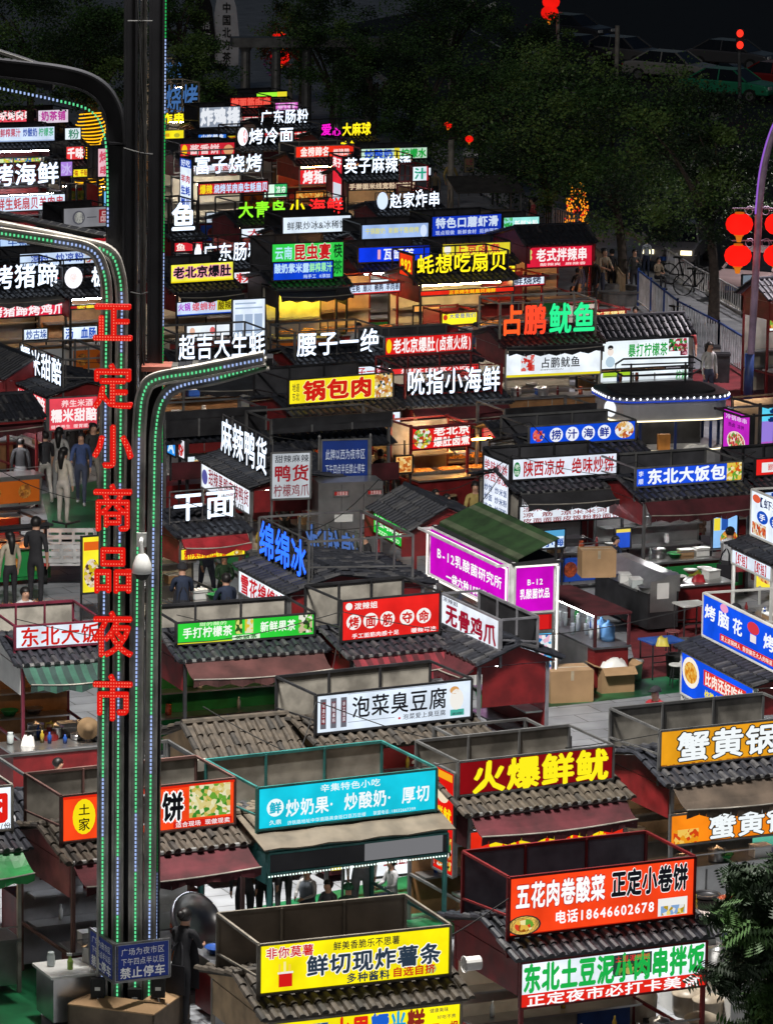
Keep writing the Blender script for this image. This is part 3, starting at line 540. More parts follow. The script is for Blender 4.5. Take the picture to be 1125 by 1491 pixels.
stall('stall with white lemon tea sign in green characters under full black tiled roof', (868, 538, 1000, 531), 44, 'e2ecf2', [T('暴打柠檬茶', '18a03c', .32, .38, .76, .82, .03), E(.13, .72, .03, .08, '202024'), E(.13, .58, .035, .13, 'f4e6dc'), E(.13, .25, .05, .18, 'b8d0e0'), PIC(.77, .50, .97, .92, '203828,f0f4f0,3a9a40,c02848'), PIC(.90, .35, .98, .75, 'a82040,e8a0b0,602030')], typ='B', zs=1.15, ry=.5, D=1.3, roof=BLACKT, gable=SHEET, frame=DARKMET, sec=(20, 'e2ecf2', [B(.05, .6, .35, .95, 'a8d030'), T('柠檬', '18a03c', .85, .1, .98, .9, .03)]), gap=.85, glow=('ffffff', 6))
stall('stall with red sign of white characters in brackets and a yellow oval', (560, 518, 687, 510), 27, 'd41c1c', [T('老北京爆肚', 'fff6f4', .09, .1, .57, .9, .04), T('(卤煮火烧)', 'fff6f4', .57, .1, .99, .9, .03), E(.045, .5, .03, .38, 'f8d818')], roof=BLACKT, gable=RED, frame=MET, sec=(10, 'd83030', [T('爆肚卤煮小吃', 'fff0f0', .1, .1, .9, .9, .02)]), glow=('fff0e0', 7))
stall('stall with four white luminous kidney characters right of the roof arm', (430, 520, 555, 512), 36, None, [T('腰子一绝', LW, .01, 0, .99, 1, .045)], roof=BLACKT, gable=RED, frame=MET, glow=('fff0e0', 7))
stall('stall with five white luminous oyster characters above dark roof and narrow white strip', (258, 525, 388, 518), 38, None, [T('超吉大生蚝', LW, .01, 0, .99, 1, .04)], sec=(15, 'bcd4f0', [T('超吉大生蚝 大串 大到飞 过瘾!', '1c2430', .08, .1, .98, .9, .02), E(.02, .5, .02, .5, 'e018c8')]), gap=.1, awn=BLACKC, aw=(1.1, .3), roof=BLACKT, gable=RED, frame=MET, glow=('fff0e0', 7))
stall('stall with yellow sign of black and pink outlined characters right of the mast', (248, 413, 340, 407), 28, 'f0ec48', [T('老北京爆肚', '16161a', .04, .25, .96, .85, .05, 'f4a0b8', .1), B(0, 0, 1, .1, 'f8e018')], sec=(21, 'c8d8f4', [T('火锅', 'b030d0', .02, .35, .22, .9, .04), T('螺蛳粉', 'd84858', .24, .3, .62, .9, .02), B(.64, .25, .98, .95, 'd8d020'), T('酸辣粉', '5a4a10', .65, .3, .97, .9, .03), B(0, 0, 1, .12, '1848b0')]), gap=.2, awn=BLACKC, aw=(.2, .08), roof=BLACKT, gable=RED, frame=DARKMET, glow=('ffe0c0', 7))
stall('stall with white luminous rice noodle characters and round logo, nearer of the two alike', (283, 383, 383, 377), 28, None, [T('广东肠粉', LW, .12, 0, .99, 1, .04), E(.05, .5, .05, .42, 'f0f4ff')], roof=BLACKT, gable=RED, frame=DARKMET, sec=(18, 'e8e8f0', [T('肠粉', 'd02828', .2, .1, .8, .9, .03)]), glow=('fff0e0', 7))
stall('stall with green insect feast sign behind a blue box sign and yellow produce', (395, 407, 500, 404), 52, '32c84a', [T('云南', 'b8ecff', .04, .55, .29, .92, .03), T('昆虫宴', 'c81e22', .30, .52, .82, .97, .05, 'e8ffe8'), T('筷', '10381c', .85, .55, .98, .95, .03), T('茶', '10682c', .85, .1, .98, .5, .03)], roof=BLACKT, awn=BLACKC, aw=(.4, .15), gable=DARKMET, frame=DARKMET, glow=('ffe040', 16), sec=(1, '0a0a0a', []), goods=('heaped golden insects on a bright produce tray', FOODG, 3), D=2.0)
stall('low stall with blue milk tea box sign in front of the green insect sign', (397, 409, 485, 406), 27, '1040c8', [T('酸奶紫米露', 'c0e4ff', .02, .40, .60, .92, .05), T('鲜榨果汁', '9cf0b0', .60, .40, .98, .92, .05), T('纯手工 0添加', 'c8e0ff', .5, .08, .95, .3, .02)], roofed=False, box=False, D=1.0, frame=DARKMET, glow=None, zs=2.42)
stall('stall with plain blue clay pot sign behind the yellow scallop characters', (521, 383, 626, 379), 23, '1038e0', [T('瓦缸羊', 'f4faff', .34, .15, .78, .9, .03), B(.27, .2, .31, .8, 'f0b0c8')], roof=BLACKT, gable=RED, frame=DARKMET, sec=(20, 'dce8f0', [T('手打柠檬', '22282e', .25, .1, .95, .9, .02)]), gap=.16, glow=('fff0e0', 7))
stall('stall with narrow white oyster sign of black characters and red base strip', (488, 430, 580, 423), 16, 'd0e0f8', [T('烤生蚝 扇贝 鹌鹑 羊肉串', '1c2848', .15, .22, .98, .95, .03), T('烤', 'd02020', .02, .1, .13, .95, .05), B(0, 0, 1, .15, 'd82828')], typ='B', zs=1.9, roofed=False, gable=RED, frame=RED, glow=('ffb050', 16), goods=('orange grilled seafood laid in a steel tray', FOODG, 2))
stall('stall with yellow luminous scallop characters, red number box and black tiled roof', (603, 400, 740, 393), 29, None, [T('蚝想吃扇贝', 'ffe41e', .02, 0, .99, 1, .045)], roof=BLACKT, gable=RED, frame=DARKMET, sec=(8, 'd82818', [T('正宗烤生蚝扇贝海鲜', 'ffd020', .3, .1, .8, .9, .03)]), gap=.15, side=(.02, .9, 2.3, 2.95, 'e03818', [T('992', 'ffe41e', .1, .2, .9, .85, .06)]), glow=('ffd890', 12), goods=('mounds of pale shells in a wide tray', FOODG, 3), lk=.8)
stall('stall with yellow sign half hidden behind the yellow scallop characters', (643, 374, 743, 370), 19, 'e8d834', [T('上京卤煮', 'c83038', .18, .2, .85, .9, .03), E(.08, .55, .05, .35, 'f4f0e8')], roof=BLACKT, gable=RED, frame=DARKMET, box=True)
stall('stall with crimson sign of five white characters beneath a black gable roof', (764, 390, 860, 386), 32, 'd01c38', [T('老式拌辣串', 'fff4f4', .14, .28, .92, .88, .04), T('酸辣爽 麻辣香', 'ffd8d8', .2, .08, .9, .22, .02), E(.05, .72, .03, .12, 'd8d878'), E(.05, .48, .03, .12, 'd8d878')], typ='B', zs=1.75, roof=BLACKT, gable=RED, frame=RED, glow=('ffb060', 12), ctr=RED, D=2.4)
stall('small stall with low white barbecue sign below the crimson sign', (725, 418, 790, 413), 15, 'dce8f8', [T('海鲜烧烤', '1c2448', .1, .15, .92, .95, .03), B(0, 0, 1, .15, 'd82838')], typ='B', zs=1.8, roofed=False, frame=RED, glow=('ffb060', 8), D=1.2)
stall('stall with wide royal blue shrimp sign by the dark sidewalk', (628, 345, 730, 340), 30, '1436b8', [T('特色口蘑虾滑', 'd8e8ff', .05, .40, .95, .92, .05), T('现点现做 新鲜食材 拒绝隔夜', 'c8d8ff', .05, .08, .95, .30, .02)], roof=BLACKT, gable=RED, frame=DARKMET, k=.9)
stall('stall with pale blue sign of faint yellow characters behind the blue clay pot sign', (526, 349, 624, 345), 22, '9cb8e8', [T('干锅酸奶 新鲜干酪烧烤', 'd8d888', .05, .35, .85, .75, .03), E(.92, .45, .05, .4, 'd8e8ff')], roof=BLACKT, gable=RED, frame=DARKMET)
stall('stall with white fruit ice sign of slim black characters', (411, 341, 511, 337), 25, 'dceaf8', [T('鲜果炒冰&冰稀饭', '30363c', .06, .22, .94, .72, .01), E(.94, .12, .03, .1, 'c02848')], roof=BLACKT, gable=SHEET, frame=DARKMET, back=DARKMET)
stall('stall with cyan and green sign next to the sidewalk trees', (732, 340, 785, 346), 24, '9ae8e0', [T('新鲜冰粉', 'f8ffff', .3, .3, .95, .8, .04), PIC(.02, .1, .25, .95, '30b050,9ae8e0,70d890')], left=False, roof=BLACKT, gable=RED, frame=DARKMET, D=1.4)
stall('stall with luminous green, yellow and red seafood characters', (343, 318, 502, 310), 24, None, [T('大青鸟', '8af02a', .02, 0, .46, 1, .06), T('小', 'ffe018', .48, 0, .64, 1, .06), T('海鲜', 'f02a2a', .66, 0, .99, 1, .06)], roof=BLACKT, gable=RED, frame=DARKMET, lk=.8, glow=('fff0e0', 7))
stall('stall with white luminous fried skewer characters and spiral disc beside sidewalk', (548, 304, 642, 300), 23, None, [T('赵家炸串', LW, .20, 0, .99, 1, .045), E(.09, .5, .085, .55, 'c8d8f0')], roof=BLACKT, gable=RED, frame=DARKMET, box=False)
stall('stall with one big rounded white fish character beside the light mast', (246, 338, 288, 336), 43, None, [T('鱼', LW, .05, 0, .95, 1, .07)], roof=BLACKT, frame=DARKMET, gable=RED, box=True)
stall('barbecue stall with four white luminous characters over two red strips, far left row', (281, 254, 383, 249), 27, None, [T('富子烧烤', LW, .01, 0, .99, 1, .045)], sec=(17, 'b82030', [T('爆辣', 'f0d820', .02, .1, .2, .9, .05), T('烧烤羊肉串生蚝扇贝', 'c8e0ff', .22, .1, .99, .9, .05)]), roofed=False, side=(.02, .9, 1.2, 2.9, 'dce8fa', [B(0, .82, 1, 1, '1848b8'), T('好吃', 'dce8ff', .1, .84, .9, .98, .04), T('生蚝', '1848b8', .1, .28, .9, .46, .05), T('扇贝', '1848b8', .1, .06, .9, .24, .05), T('羊肉', 'c02838', .1, .52, .9, .68, .04)]), frame=DARKMET, glow=('fff4e0', 14), gable=RED)
stall('stall with dark red pancake sign behind the four white barbecue characters', (262, 228, 342, 225), 19, 'c82434', [T('酱香饼', 'f4d0d0', .17, .15, .72, .9, .05), E(.08, .5, .05, .4, 'f8c818'), E(.88, .4, .09, .4, 'd8a070')], roof=BLACKT, frame=DARKMET)
stall('stall with white luminous cold noodle characters and red white ball', (345, 211, 428, 207), 24, None, [T('烤冷面', LW, .2, 0, 1, 1, .045), E(.1, .5, .09, .55, 'f8f8ff'), E(.14, .5, .04, .4, 'e83028')], roof=BLACKT, frame=DARKMET, gable=RED, awn=MAROON, aw=(.3, .15))
stall('stall with white luminous rice noodle characters, farther of the two alike', (378, 181, 450, 178), 21, None, [T('广东肠粉', LW, .01, 0, .99, 1, .045)], roof=BLACKT, frame=DARKMET, gable=RED)
stall('stall with vivid red trotter signs, one above the other, far middle row', (430, 230, 515, 227), 17, 'e8301c', [T('金榜蹄名', 'fff0e8', .08, .12, .58, .92, .05), T('烤猪蹄', 'ffd8d0', .64, .1, .92, .7, .04)], sec=(22, 'e02028', [T('烤猪蹄', 'fff4f4', .05, .08, .6, .95, .06)]), gap=.1, roof=BLACKT, frame=SHEET, gable=RED, glow=('ffb060', 9))
stall('stall with five white luminous hotpot characters and tall red side sign', (500, 253, 600, 250), 24, None, [T('英子麻辣烫', LW, .01, 0, .99, 1, .045)], sec=(11, '402020', [T('手擀面米线宽粉麻辣拌', 'd8c0a0', .02, .1, .98, .9, .05)]), side=(.02, .95, 1.3, 2.95, 'd82838', [T('英', 'fff4f4', .05, .78, .5, .97, .06), T('子', 'fff4f4', .5, .78, .95, .97, .06), B(.08, .04, .92, .45, 'd8e0ec')]), roof=BLACKT, frame=DARKMET, gable=RED)
stall('stall with long blue and green ice sign behind the hotpot characters', (525, 233, 622, 231), 17, 'b8d8c0', [T('炒酸奶', '2050d0', .05, .1, .48, .9, .06), T('柠檬水', '20a040', .6, .1, .98, .9, .06), B(.5, 0, .58, 1, 'e8d838')], roof=BLACKT, frame=DARKMET, gable=RED)
stall('tiny stall with white juice sign of one character at the row end', (600, 264, 623, 263), 22, 'dcecf4', [T('汁', '20a080', .1, .15, .9, .9, .05), B(.9, 0, 1, 1, 'd82838')], roofed=False, frame=RED, D=1.2)
stall('far stall with magenta blobs and luminous yellow characters', (467, 199, 540, 195), 19, None, [T('爱', 'e818c0', .0, .1, .22, 1, .08), T('心', 'e818c0', .22, 0, .4, .7, .08), T('大麻球', 'ffe41e', .42, 0, 1, 1, .08)], sec=(9, '60202c', [T('网红爆款大麻球小吃', 'f4b0c0', .05, .1, .95, .9, .05)]), roof=BLACKT, frame=DARKMET, gable=RED, lk=.8)
stall('far stall with luminous small yellow characters and a red cone', (495, 221, 520, 219), 16, None, [T('美食', 'ffe41e', .0, .0, .9, 1, .08)], roof=BLACKT, frame=DARKMET, lk=.8)
stall('far stall with bright red characters beneath trees and a lime strip', (335, 158, 395, 156), 16, 'c81814', [T('烤面筋肉串', 'ff6050', .02, .05, .98, .95, .07)], roof=BLACKT, frame=DARKMET, k=.8)
stall('far stall with lime and yellow roof strip next to flower wreath', (345, 143, 418, 140), 8, '9af038', [B(.8, 0, 1, 1, 'f0e030')], roof=BLACKT, frame=DARKMET)
stall('far stall with pale magenta box sign', (400, 161, 434, 159), 12, 'd868c8', [T('奶茶', 'f4c0f0', .1, .1, .9, .9, .05)], roof=BLACKT, frame=SHEET)
stall('far stall behind the light mast with luminous yellow characters', (225, 180, 270, 178), 15, None, [T('炸串', 'ffe41e', .2, 0, .98, 1, .09)], roofed=False, frame=SHEET, lk=.8)
stall('far stall behind the light mast with yellow box sign', (225, 206, 268, 204), 16, 'f0e020', [B(.3, .4, .5, .7, 'd8a020'), E(.75, .5, .1, .2, 'b8b030')], roof=BLACKT, gable=SHEET, frame=SHEET)
stall('far stall with pale blue box characters stacked in two rows beside the mast', (238, 166, 290, 163), 44, None, [T('烧烤', '4a78b8', .05, .02, .98, .98, .04)], roofed=False, frame=SHEET, lk=.45)
stall('far stall with upper row of small pale blue characters beside the mast', (238, 116, 274, 114), 26, None, [T('海鲜', '4a78b8', .05, .02, .98, .98, .04)], roofed=False, frame=SHEET, lk=.4)
stall('far stall with white and blue strip under the left trees', (288, 202, 330, 201), 7, '2868c8', [T('小吃美食', 'dce8f8', .1, .1, .9, .9, .05)], roof=BLACKT, frame=DARKMET)
stall('far stall with scattered white lights under the left trees', (290, 186, 350, 184), 30, 'a8b4c8', [T('炸鸡排', 'f4f8ff', .02, .1, .98, .95, .08), ], roof=BLACKT, frame=DARKMET, k=.6)
# ---------------------------------------------------------------- left cluster
stall('stall with large white barbecue seafood characters and white sign of red characters below', (-40, 273, 88, 263), 33, None, [T('烧烤海鲜', LW, -.05, 0, .99, 1, .06)], sec=(23, 'd4e4f8', [T('烤海鲜生蚝扇贝羊肉串', 'c04450', .02, .12, .98, .9, .03)]), gap=.02, roofed=False, frame=DARKMET, glow=('f8fbff', 14), gable=RED, ctr=STEEL)
stall('stall with white fruit juice sign in red, blue and green characters', (-20, 208, 80, 205), 22, 'cfe0f8', [T('鲜榨果汁', 'c05068', .2, .35, .5, .92, .04), T('炒酸奶', '3858b0', .53, .35, .74, .92, .04), T('柠檬茶', '58b088', .76, .35, .98, .92, .04), B(0, .05, 1, .12, '9ab0d8')], sec=(8, 'c8d8a0', [PIC(.2, .1, .98, .9, 'e8e040,90d060,e8b080,3870c0,f4f4e0')]), gap=.25, roof=BLACKT, frame=DARKMET, gable=MAROON)
stall('far left stall with washed red sign of white characters under the tree', (-20, 179, 50, 177), 18, 'e04858', [T('正宗烤肉串', 'fff0f0', .1, .2, .95, .95, .06)], roof=BLACKT, frame=DARKMET)
stall('far left stall with pink and white sign behind the tree leaves', (55, 180, 100, 178), 20, 'e0d0e0', [T('奶茶铺', 'c040a0', .1, .2, .9, .9, .05)], roof=BLACKT, frame=DARKMET, k=.9)
stall('stall with white sign under leaves beside the yellow light coil trunk', (94, 204, 118, 203), 18, 'e0ecf4', [T('粉', '4a8a70', .2, .1, .9, .9, .03)], roof=BLACKT, frame=DARKMET)
stall('stall with red sign and one white character left of the coil trunk', (96, 233, 122, 232), 20, 'e03a3c', [T('千味', 'fff0f0', .05, .1, .98, .9, .07)], roof=BLACKT, frame=DARKMET, gable=MAROON)
stall('small stall with lilac box sign right of the white barbecue characters', (86, 257, 106, 256), 22, 'a880d8', [T('冰', 'c8b8f0', .1, .1, .9, .9, .03)], roofed=False, frame=DARKMET, D=1.0)
stall('stall with pink menu sign right of the coil trunk', (142, 258, 156, 257), 42, 'e0b0bc', [T('串', 'd05068', .1, .1, .9, .4, .05), T('烤', 'd05068', .1, .5, .9, .9, .05)], roofed=False, frame=DARKMET, D=1.0)
stall('stall with dim grey sign, round dish picture and red seal', (92, 333, 162, 329), 30, '9a9aa0', [E(.32, .5, .13, .34, '505058'), E(.33, .5, .10, .27, 'a8a8a0'), B(.74, .2, .96, .85, '8a2028'), T('一', '404048', .48, .3, .7, .7, .02), T('品', 'c8a8a8', .76, .25, .94, .8, .03)], roof=BLACKT, frame=DARKMET, k=.55, back=DARKMET)
stall('stall with pale blue jelly noodle sign of blue characters and dish picture', (28, 389, 141, 383), 20, 'c4d8f4', [T('凉粉', '2848a8', .14, .2, .38, .85, .03), T('炒凉粉', '2848a8', .46, .22, .83, .88, .03), PIC(.85, .1, .99, .9, 'e8a060,c04830,f0d8b0,c4d8f4')], roof=BLACKT, frame=DARKMET, gable=RED)
stall('stall with pale blue beef offal sign at the left edge', (-60, 366, 45, 361), 19, 'b0ccf0', [T('拌面 牛杂', '2a52a0', .3, .12, .96, .88, .02)], roof=BLACKT, frame=DARKMET, gable=RED)
stall('stall with white luminous trotter characters over red strip of white characters', (-44, 424, 89, 416), 36, None, [T('大烤猪蹄', LW, -.02, 0, .98, 1, .05)], sec=(19, 'd02440', [T('大烤猪蹄烤鸡爪', 'fff4f8', .02, .1, .98, .92, .04)]), gap=.12, roof=BLACKT, frame=DARKMET, gable=RED, glow=('ffc070', 10), awn=MET, aw=(.12, .04))
stall('stall with round white logo and white luminous noodle character by the mast', (93, 420, 186, 413), 30, None, [T('板面', LW, .42, 0, .98, 1, .06), E(.15, .5, .14, .52, 'f4f4ff'), E(.15, .5, .06, .25, 'f0c8c0')], sec=(6, 'a02020', [T('安徽牛肉板面', 'ffe040', .1, .1, .95, .9, .06)]), gap=.16, roof=BLACKT, frame=DARKMET, gable=RED, ctr=WHITEP, glow=('f4f8ff', 12))
sour = stall('left facing stall with white sweet rice wine characters over red sign, dark tiles', (28, 537, 90, 563), 38, None, [T('糯米甜醅', LW, .02, 0, .99, 1, .05)], sec=(32, 'dc3c48', [T('糯米甜醅', 'fff4f4', .18, .25, .98, .95, .05), T('小碗', 'ffe0e0', .02, .4, .16, .9, .03)]), left=True, roof=BLACKT, frame=MET, gable=RED, glow=('fff0e0', 8), D=1.7)
sign(sour, 'front_sign', (sour['w']+.04, -.35, 1.35), (0, 1, 0), (1, 0, 0), 1.25, .8, 'd84452', [T('养生米酒', 'ffdada', .25, .70, .9, .92, .03), T('糯米甜醅', 'fff4f4', .04, .26, .98, .66, .05), T('健康养生 暖胃暖心', 'ffdada', .04, .06, .9, .18, .02)])
stall('black roofed stall with maroon awning and red posts at the left edge, people behind', (-90, 628, 55, 617), 8, '3a0c10', [T('烤串', 'c05050', .85, .1, .98, .9, .02)], typ='B', zs=1.95, roof=BLACKT, gable=MAROON, frame=RED, awn=MAROON, aw=(.15, .15), glow=('ffffff', 12), ctr=STEEL, D=2.6)
stall('left edge stall with bright red end wall and white lit strip', (-60, 560, 12, 590), 36, 'e8e0e0', [T('肉夹馍', 'd02020', .1, .1, .9, .9, .05)], left=True, typ='B', zs=1.7, roof=BLACKT, gable=RED, frame=RED, D=1.2, sec=(1, 'e0e0e0', []))
stall('black open cart roof at the left edge sheltering an orange lit grill', (-50, 778, 68, 765), 8, '18181a', [], typ='B', zs=1.15, roofed=False, frame=DARKMET, glow=('ff9040', 8), D=1.4, ctr=GREENP)
# small signs that belong to stalls seen only through gaps
stall('small stall with glowing red and yellow panels beside the green luminous characters', (862, 464, 908, 461), 13, 'c82418', [T('牛羊猪鸡', 'ffe8a0', .02, .1, .98, .9, .05), B(.5, .0, .74, 1, 'e8a018')], typ='B', zs=1.9, roofed=False, frame=RED, D=1.4)
stall('stall with yellow sign of blue characters under the scallop counter', (640, 474, 692, 470), 20, 'f4e62a', [T('大爱是我们', '2858b8', .2, .5, .95, .85, .02), E(.1, .6, .06, .2, 'd03828')], typ='B', zs=1.3, roofed=False, frame=RED, D=1.0, glow=('ffd080', 8))
stall('stall with red offal sign and vegetable bowl picture behind the amber counter', (596, 655, 682, 648), 34, 'd41c1c', [T('老北京', 'fff4f0', .36, .55, .98, .95, .05), T('爆肚卤煮', 'fff4f0', .36, .08, .98, .5, .05), PIC(.02, .05, .33, .95, 'f0e8d0,70b040,e8d040,c04020,f8f8f0', True)], typ='B', zs=1.5, roofed=False, frame=RED, D=1.0, wall=SHEET, glow=('ffe8c0', 8))
stall('stall at the right edge with magenta bouquet board and cyan lilac board', (1057, 655, 1096, 668), 62, 'c028c0', [E(.5, .3, .34, .24, 'f0e0d0'), PIC(.2, .1, .8, .52, 'e86a50,f8e0c0,c03048,70a040,fff0e8', True), T('冷锅串串', 'f0c8f8', .1, .78, .9, .9, .03), T('热卤 凉拌', '501060', .2, .62, .8, .72, .02)], left=True, typ='B', zs=1.4, roofed=False, frame=DARKMET, D=1.3, k=.9)
stall('stall with cyan to lilac noodle board in dark blue brush character at the right edge', (1103, 650, 1195, 642), 60, '58c8e8', [B(0, .0, .5, .62, '9a80e0'), B(0, 0, 1, .12, 'd028b0'), T('干', '10306a', .1, .35, .55, .95, .08), T('饭', '10306a', .55, .2, 1, .8, .08)], typ='B', zs=1.4, roofed=False, frame=DARKMET, D=1.2, k=.95)
stall('stall at the right edge with white lit sign and food picture over red posts', (1116, 482, 1200, 475), 44, 'e8f0f4', [PIC(.0, .1, .4, .6, '80b040,f0c060,c84830'), T('小吃', 'd02828', .45, .3, .95, .8, .04)], typ='B', zs=1.9, roofed=True, roof=BLACKT, frame=RED, D=1.2)
# ---------------------------------------------------------------- the light mast
def beam(mb, path, w, d, m):
    """box section swept along a path that lies in an upright plane facing the market"""
    path = [Vector(p) for p in path]; k = mb.mi(m); base = len(mb.v); L = len(path)
    ws = w if isinstance(w, list) else [w]*L
    for j, p in enumerate(path):
        t = (path[min(j+1, L-1)]-path[max(j-1, 0)]); t = Vector((t.x, 0, t.z)).normalized(); n = Vector((t.z, 0, -t.x))
        for a, b in ((-1, -1), (1, -1), (1, 1), (-1, 1)): mb.v.append(tuple(p+n*a*ws[j]/2+Vector((0, b*d/2, 0))))
    for j in range(L-1):
        for q in range(4): mb.f.append((base+j*4+q, base+j*4+(q+1) % 4, base+j*4+4+(q+1) % 4, base+j*4+4+q)); mb.m.append(k)
    for f in ((0, 1, 2, 3), tuple((L-1)*4+q for q in (3, 2, 1, 0))): mb.f.append(tuple(base+q for q in f)); mb.m.append(k)
def smooth(pts, n=6):
    out = []
    P_ = [pts[0]]+list(pts)+[pts[-1]]
    for i in range(1, len(P_)-2):
        p0, p1, p2, p3 = (Vector(P_[i+j]) for j in (-1, 0, 1, 2))
        for k in range(n):
            t = k/n; out.append(.5*((2*p1)+(p2-p0)*t+(2*p0-5*p1+4*p2-p3)*t*t+(3*p1-p0-3*p2+p3)*t**3))
    out.append(Vector(pts[-1])); return out
def walk(path, step):
    d = 0; out = []
    for a, b in zip(path[:-1], path[1:]):
        L = (b-a).length
        while d < L: out.append(a+(b-a)*(d/L)); d += step
        d -= L
    return out
MY = 62.0
mast = empty('light_mast', UV(188, 1487, MY), 0, 'tall dark steel light mast with curved arms, green LED strips and red characters', 'light mast')
mast_inv = Matrix.Translation(mast.location).inverted()
def mp(px, py, y=MY): return mast_inv @ UV(px, py, y)
MASTM = pr('bronze_grey_steel', (.38, .36, .33), .45, .0, .5, 3); MASTT = pr('dark_arm_steel', (.07, .068, .062), .5, .2, .4, 3); MASTD = pr('mast_dark_steel', (.028, .028, .032), .35, .4, .3, 2)
LG, LB, LGR = em('60dc94', 1.15), em('a4bcf0', 1.1), em('2ac060', .8)
def led(path, dy, name='led_strip', step=.058, off=0):
    mb = MB()
    for i, p in enumerate(walk(path, step)):
        m = LB if (i+off) % 47 < 15 else LG; s = .012
        mb.box((p.x-s, p.y+dy-.012, p.z-.018), (p.x+s, p.y+dy, p.z+.018), m)
    mb.build(name, mast)
def col(pts, wpx, d, y, m, strip=None, name='mast_column', off=0):
    path = smooth([mp(x, yy, y) for x, yy in pts]); mb = MB(); w_ = wpx/pxm(UV(180, 700, y)); beam(mb, path, w_, d, m)
    # flanges, so the column reads as an open steel section
    for sgn in (-1, 1):
        q = [p+Vector((0, -d/2-.022, 0)) for p in path]; 
        pp = []
        for j, p in enumerate(q):
            t = q[min(j+1, len(q)-1)]-q[max(j-1, 0)]; t = Vector((t.x, 0, t.z)).normalized(); pp.append(p+Vector((t.z, 0, -t.x))*sgn*(w_/2-.012))
        beam(mb, pp, .03, .045, m)
    mb.build(name, mast)
    if strip: led(path, -d/2-.004, off=off)
col([(149, 1480), (151, 1000), (155, 500), (156, 430), (150, 390), (132, 362), (80, 350), (0, 338), (-70, 328)], 16, .16, MY-.12, MASTM, True, off=0)
col([(171, 1480), (173, 1000), (177, 520), (178, 440), (173, 395), (158, 366), (110, 352), (0, 330), (-70, 318)], 17, .16, MY-.02, MASTM, True, off=20)
col([(197, 1480), (199, 1000), (202, 690), (204, 610), (210, 570), (228, 551), (290, 540), (385, 521)], 20, .16, MY-.14, MASTM, True, off=9)
col([(217, 1480), (221, 1000), (225, 700), (228, 620), (238, 580), (262, 561), (320, 548), (390, 528)], 17, .16, MY-.02, MASTM, True, off=31)
col([(169, 1480), (168, 700), (169, 260), (170, 205), (164, 160), (142, 128), (95, 110), (0, 98), (-80, 90)], 26, .3, MY+.25, MASTD)
col([(187, 1480), (189, 700), (195, -900)], 19, .25, MY+.35, MASTD)
col([(221, 1480), (225, 700), (236, -900)], 22, .3, MY+.35, MASTD)
col([(204, 1480), (207, 700), (214, -900)], 8, .1, MY+.45, MASTM)
edge_path = [mp(229, 1370, MY+.2), mp(236, 600, MY+.2), mp(242, -100, MY+.2)]
mb = MB()
for i, p in enumerate(walk([Vector(q) for q in edge_path], .05)): mb.box((p.x-.012, p.y-.02, p.z-.016), (p.x+.012, p.y, p.z+.016), LGR if i % 60 > 20 else LB)
mb.build('led_strip', mast)
led(walk(smooth([mp(0, 128, MY+.05), mp(80, 145, MY+.05), mp(130, 160, MY+.05), mp(150, 190, MY+.05), mp(156, 240, MY+.05), mp(157, 330, MY+.05)]), .02), 0)
# slatted plates on the arms
for (xa, ya), (xb, yb) in (((-30, 66), (122, 116)), ((-30, 308), (150, 345))):
    mb = MB(); a, b = mp(xa, ya, MY+.3), mp(xb, yb, MY+.3)
    for k in range(6): mb.bar(a+Vector((0, k*.22, -.02*k)), b+Vector((0, k*.22, -.02*k)), .02, MASTD if k else MASTT)
    for k in range(14): q = a+(b-a)*(k/13); mb.bar(q, q+Vector((0, 1.15, -.1)), .014, MASTT)
    for k in range(9): q = a+(b-a)*(k/13); mb.box((q.x, q.y-.06, q.z-.32), (q.x+.12, q.y+.5, q.z-.16), MASTD)
    mb.build('arm_plate', mast)
mb = MB(); a, b = mp(250, 537, MY), mp(398, 524, MY)
for k in range(15): q = a+(b-a)*(k/15); mb.box((q.x, q.y-.1, q.z-.06-.02*(k % 2)), (q.x+.085, q.y+.3, q.z+.05), MASTD if k % 3 else MASTT)
mb.box(tuple(mp(206, 541, MY-.15)), tuple(mp(250, 532, MY)+Vector((0, .35, 0))), pr('rusty_red_plate', (.22, .06, .04), .6))
mb.build('arm_plate', mast)
for pts in (((180, 215), (205, 222), (222, 224)), ((190, 425), (205, 428), (215, 425)), ((186, 30), (222, 30)), ((200, 0), (206, 120), (212, 260), (214, 330)), ((206, 0), (203, 200), (208, 520), (225, 532)), ((188, 1040), (190, 1200), (187, 1400))):
    mb = MB(); mb.tube(smooth([mp(x, y, MY-.02) for x, y in pts], 4), .012, RUB, 5); mb.build('cable', mast)
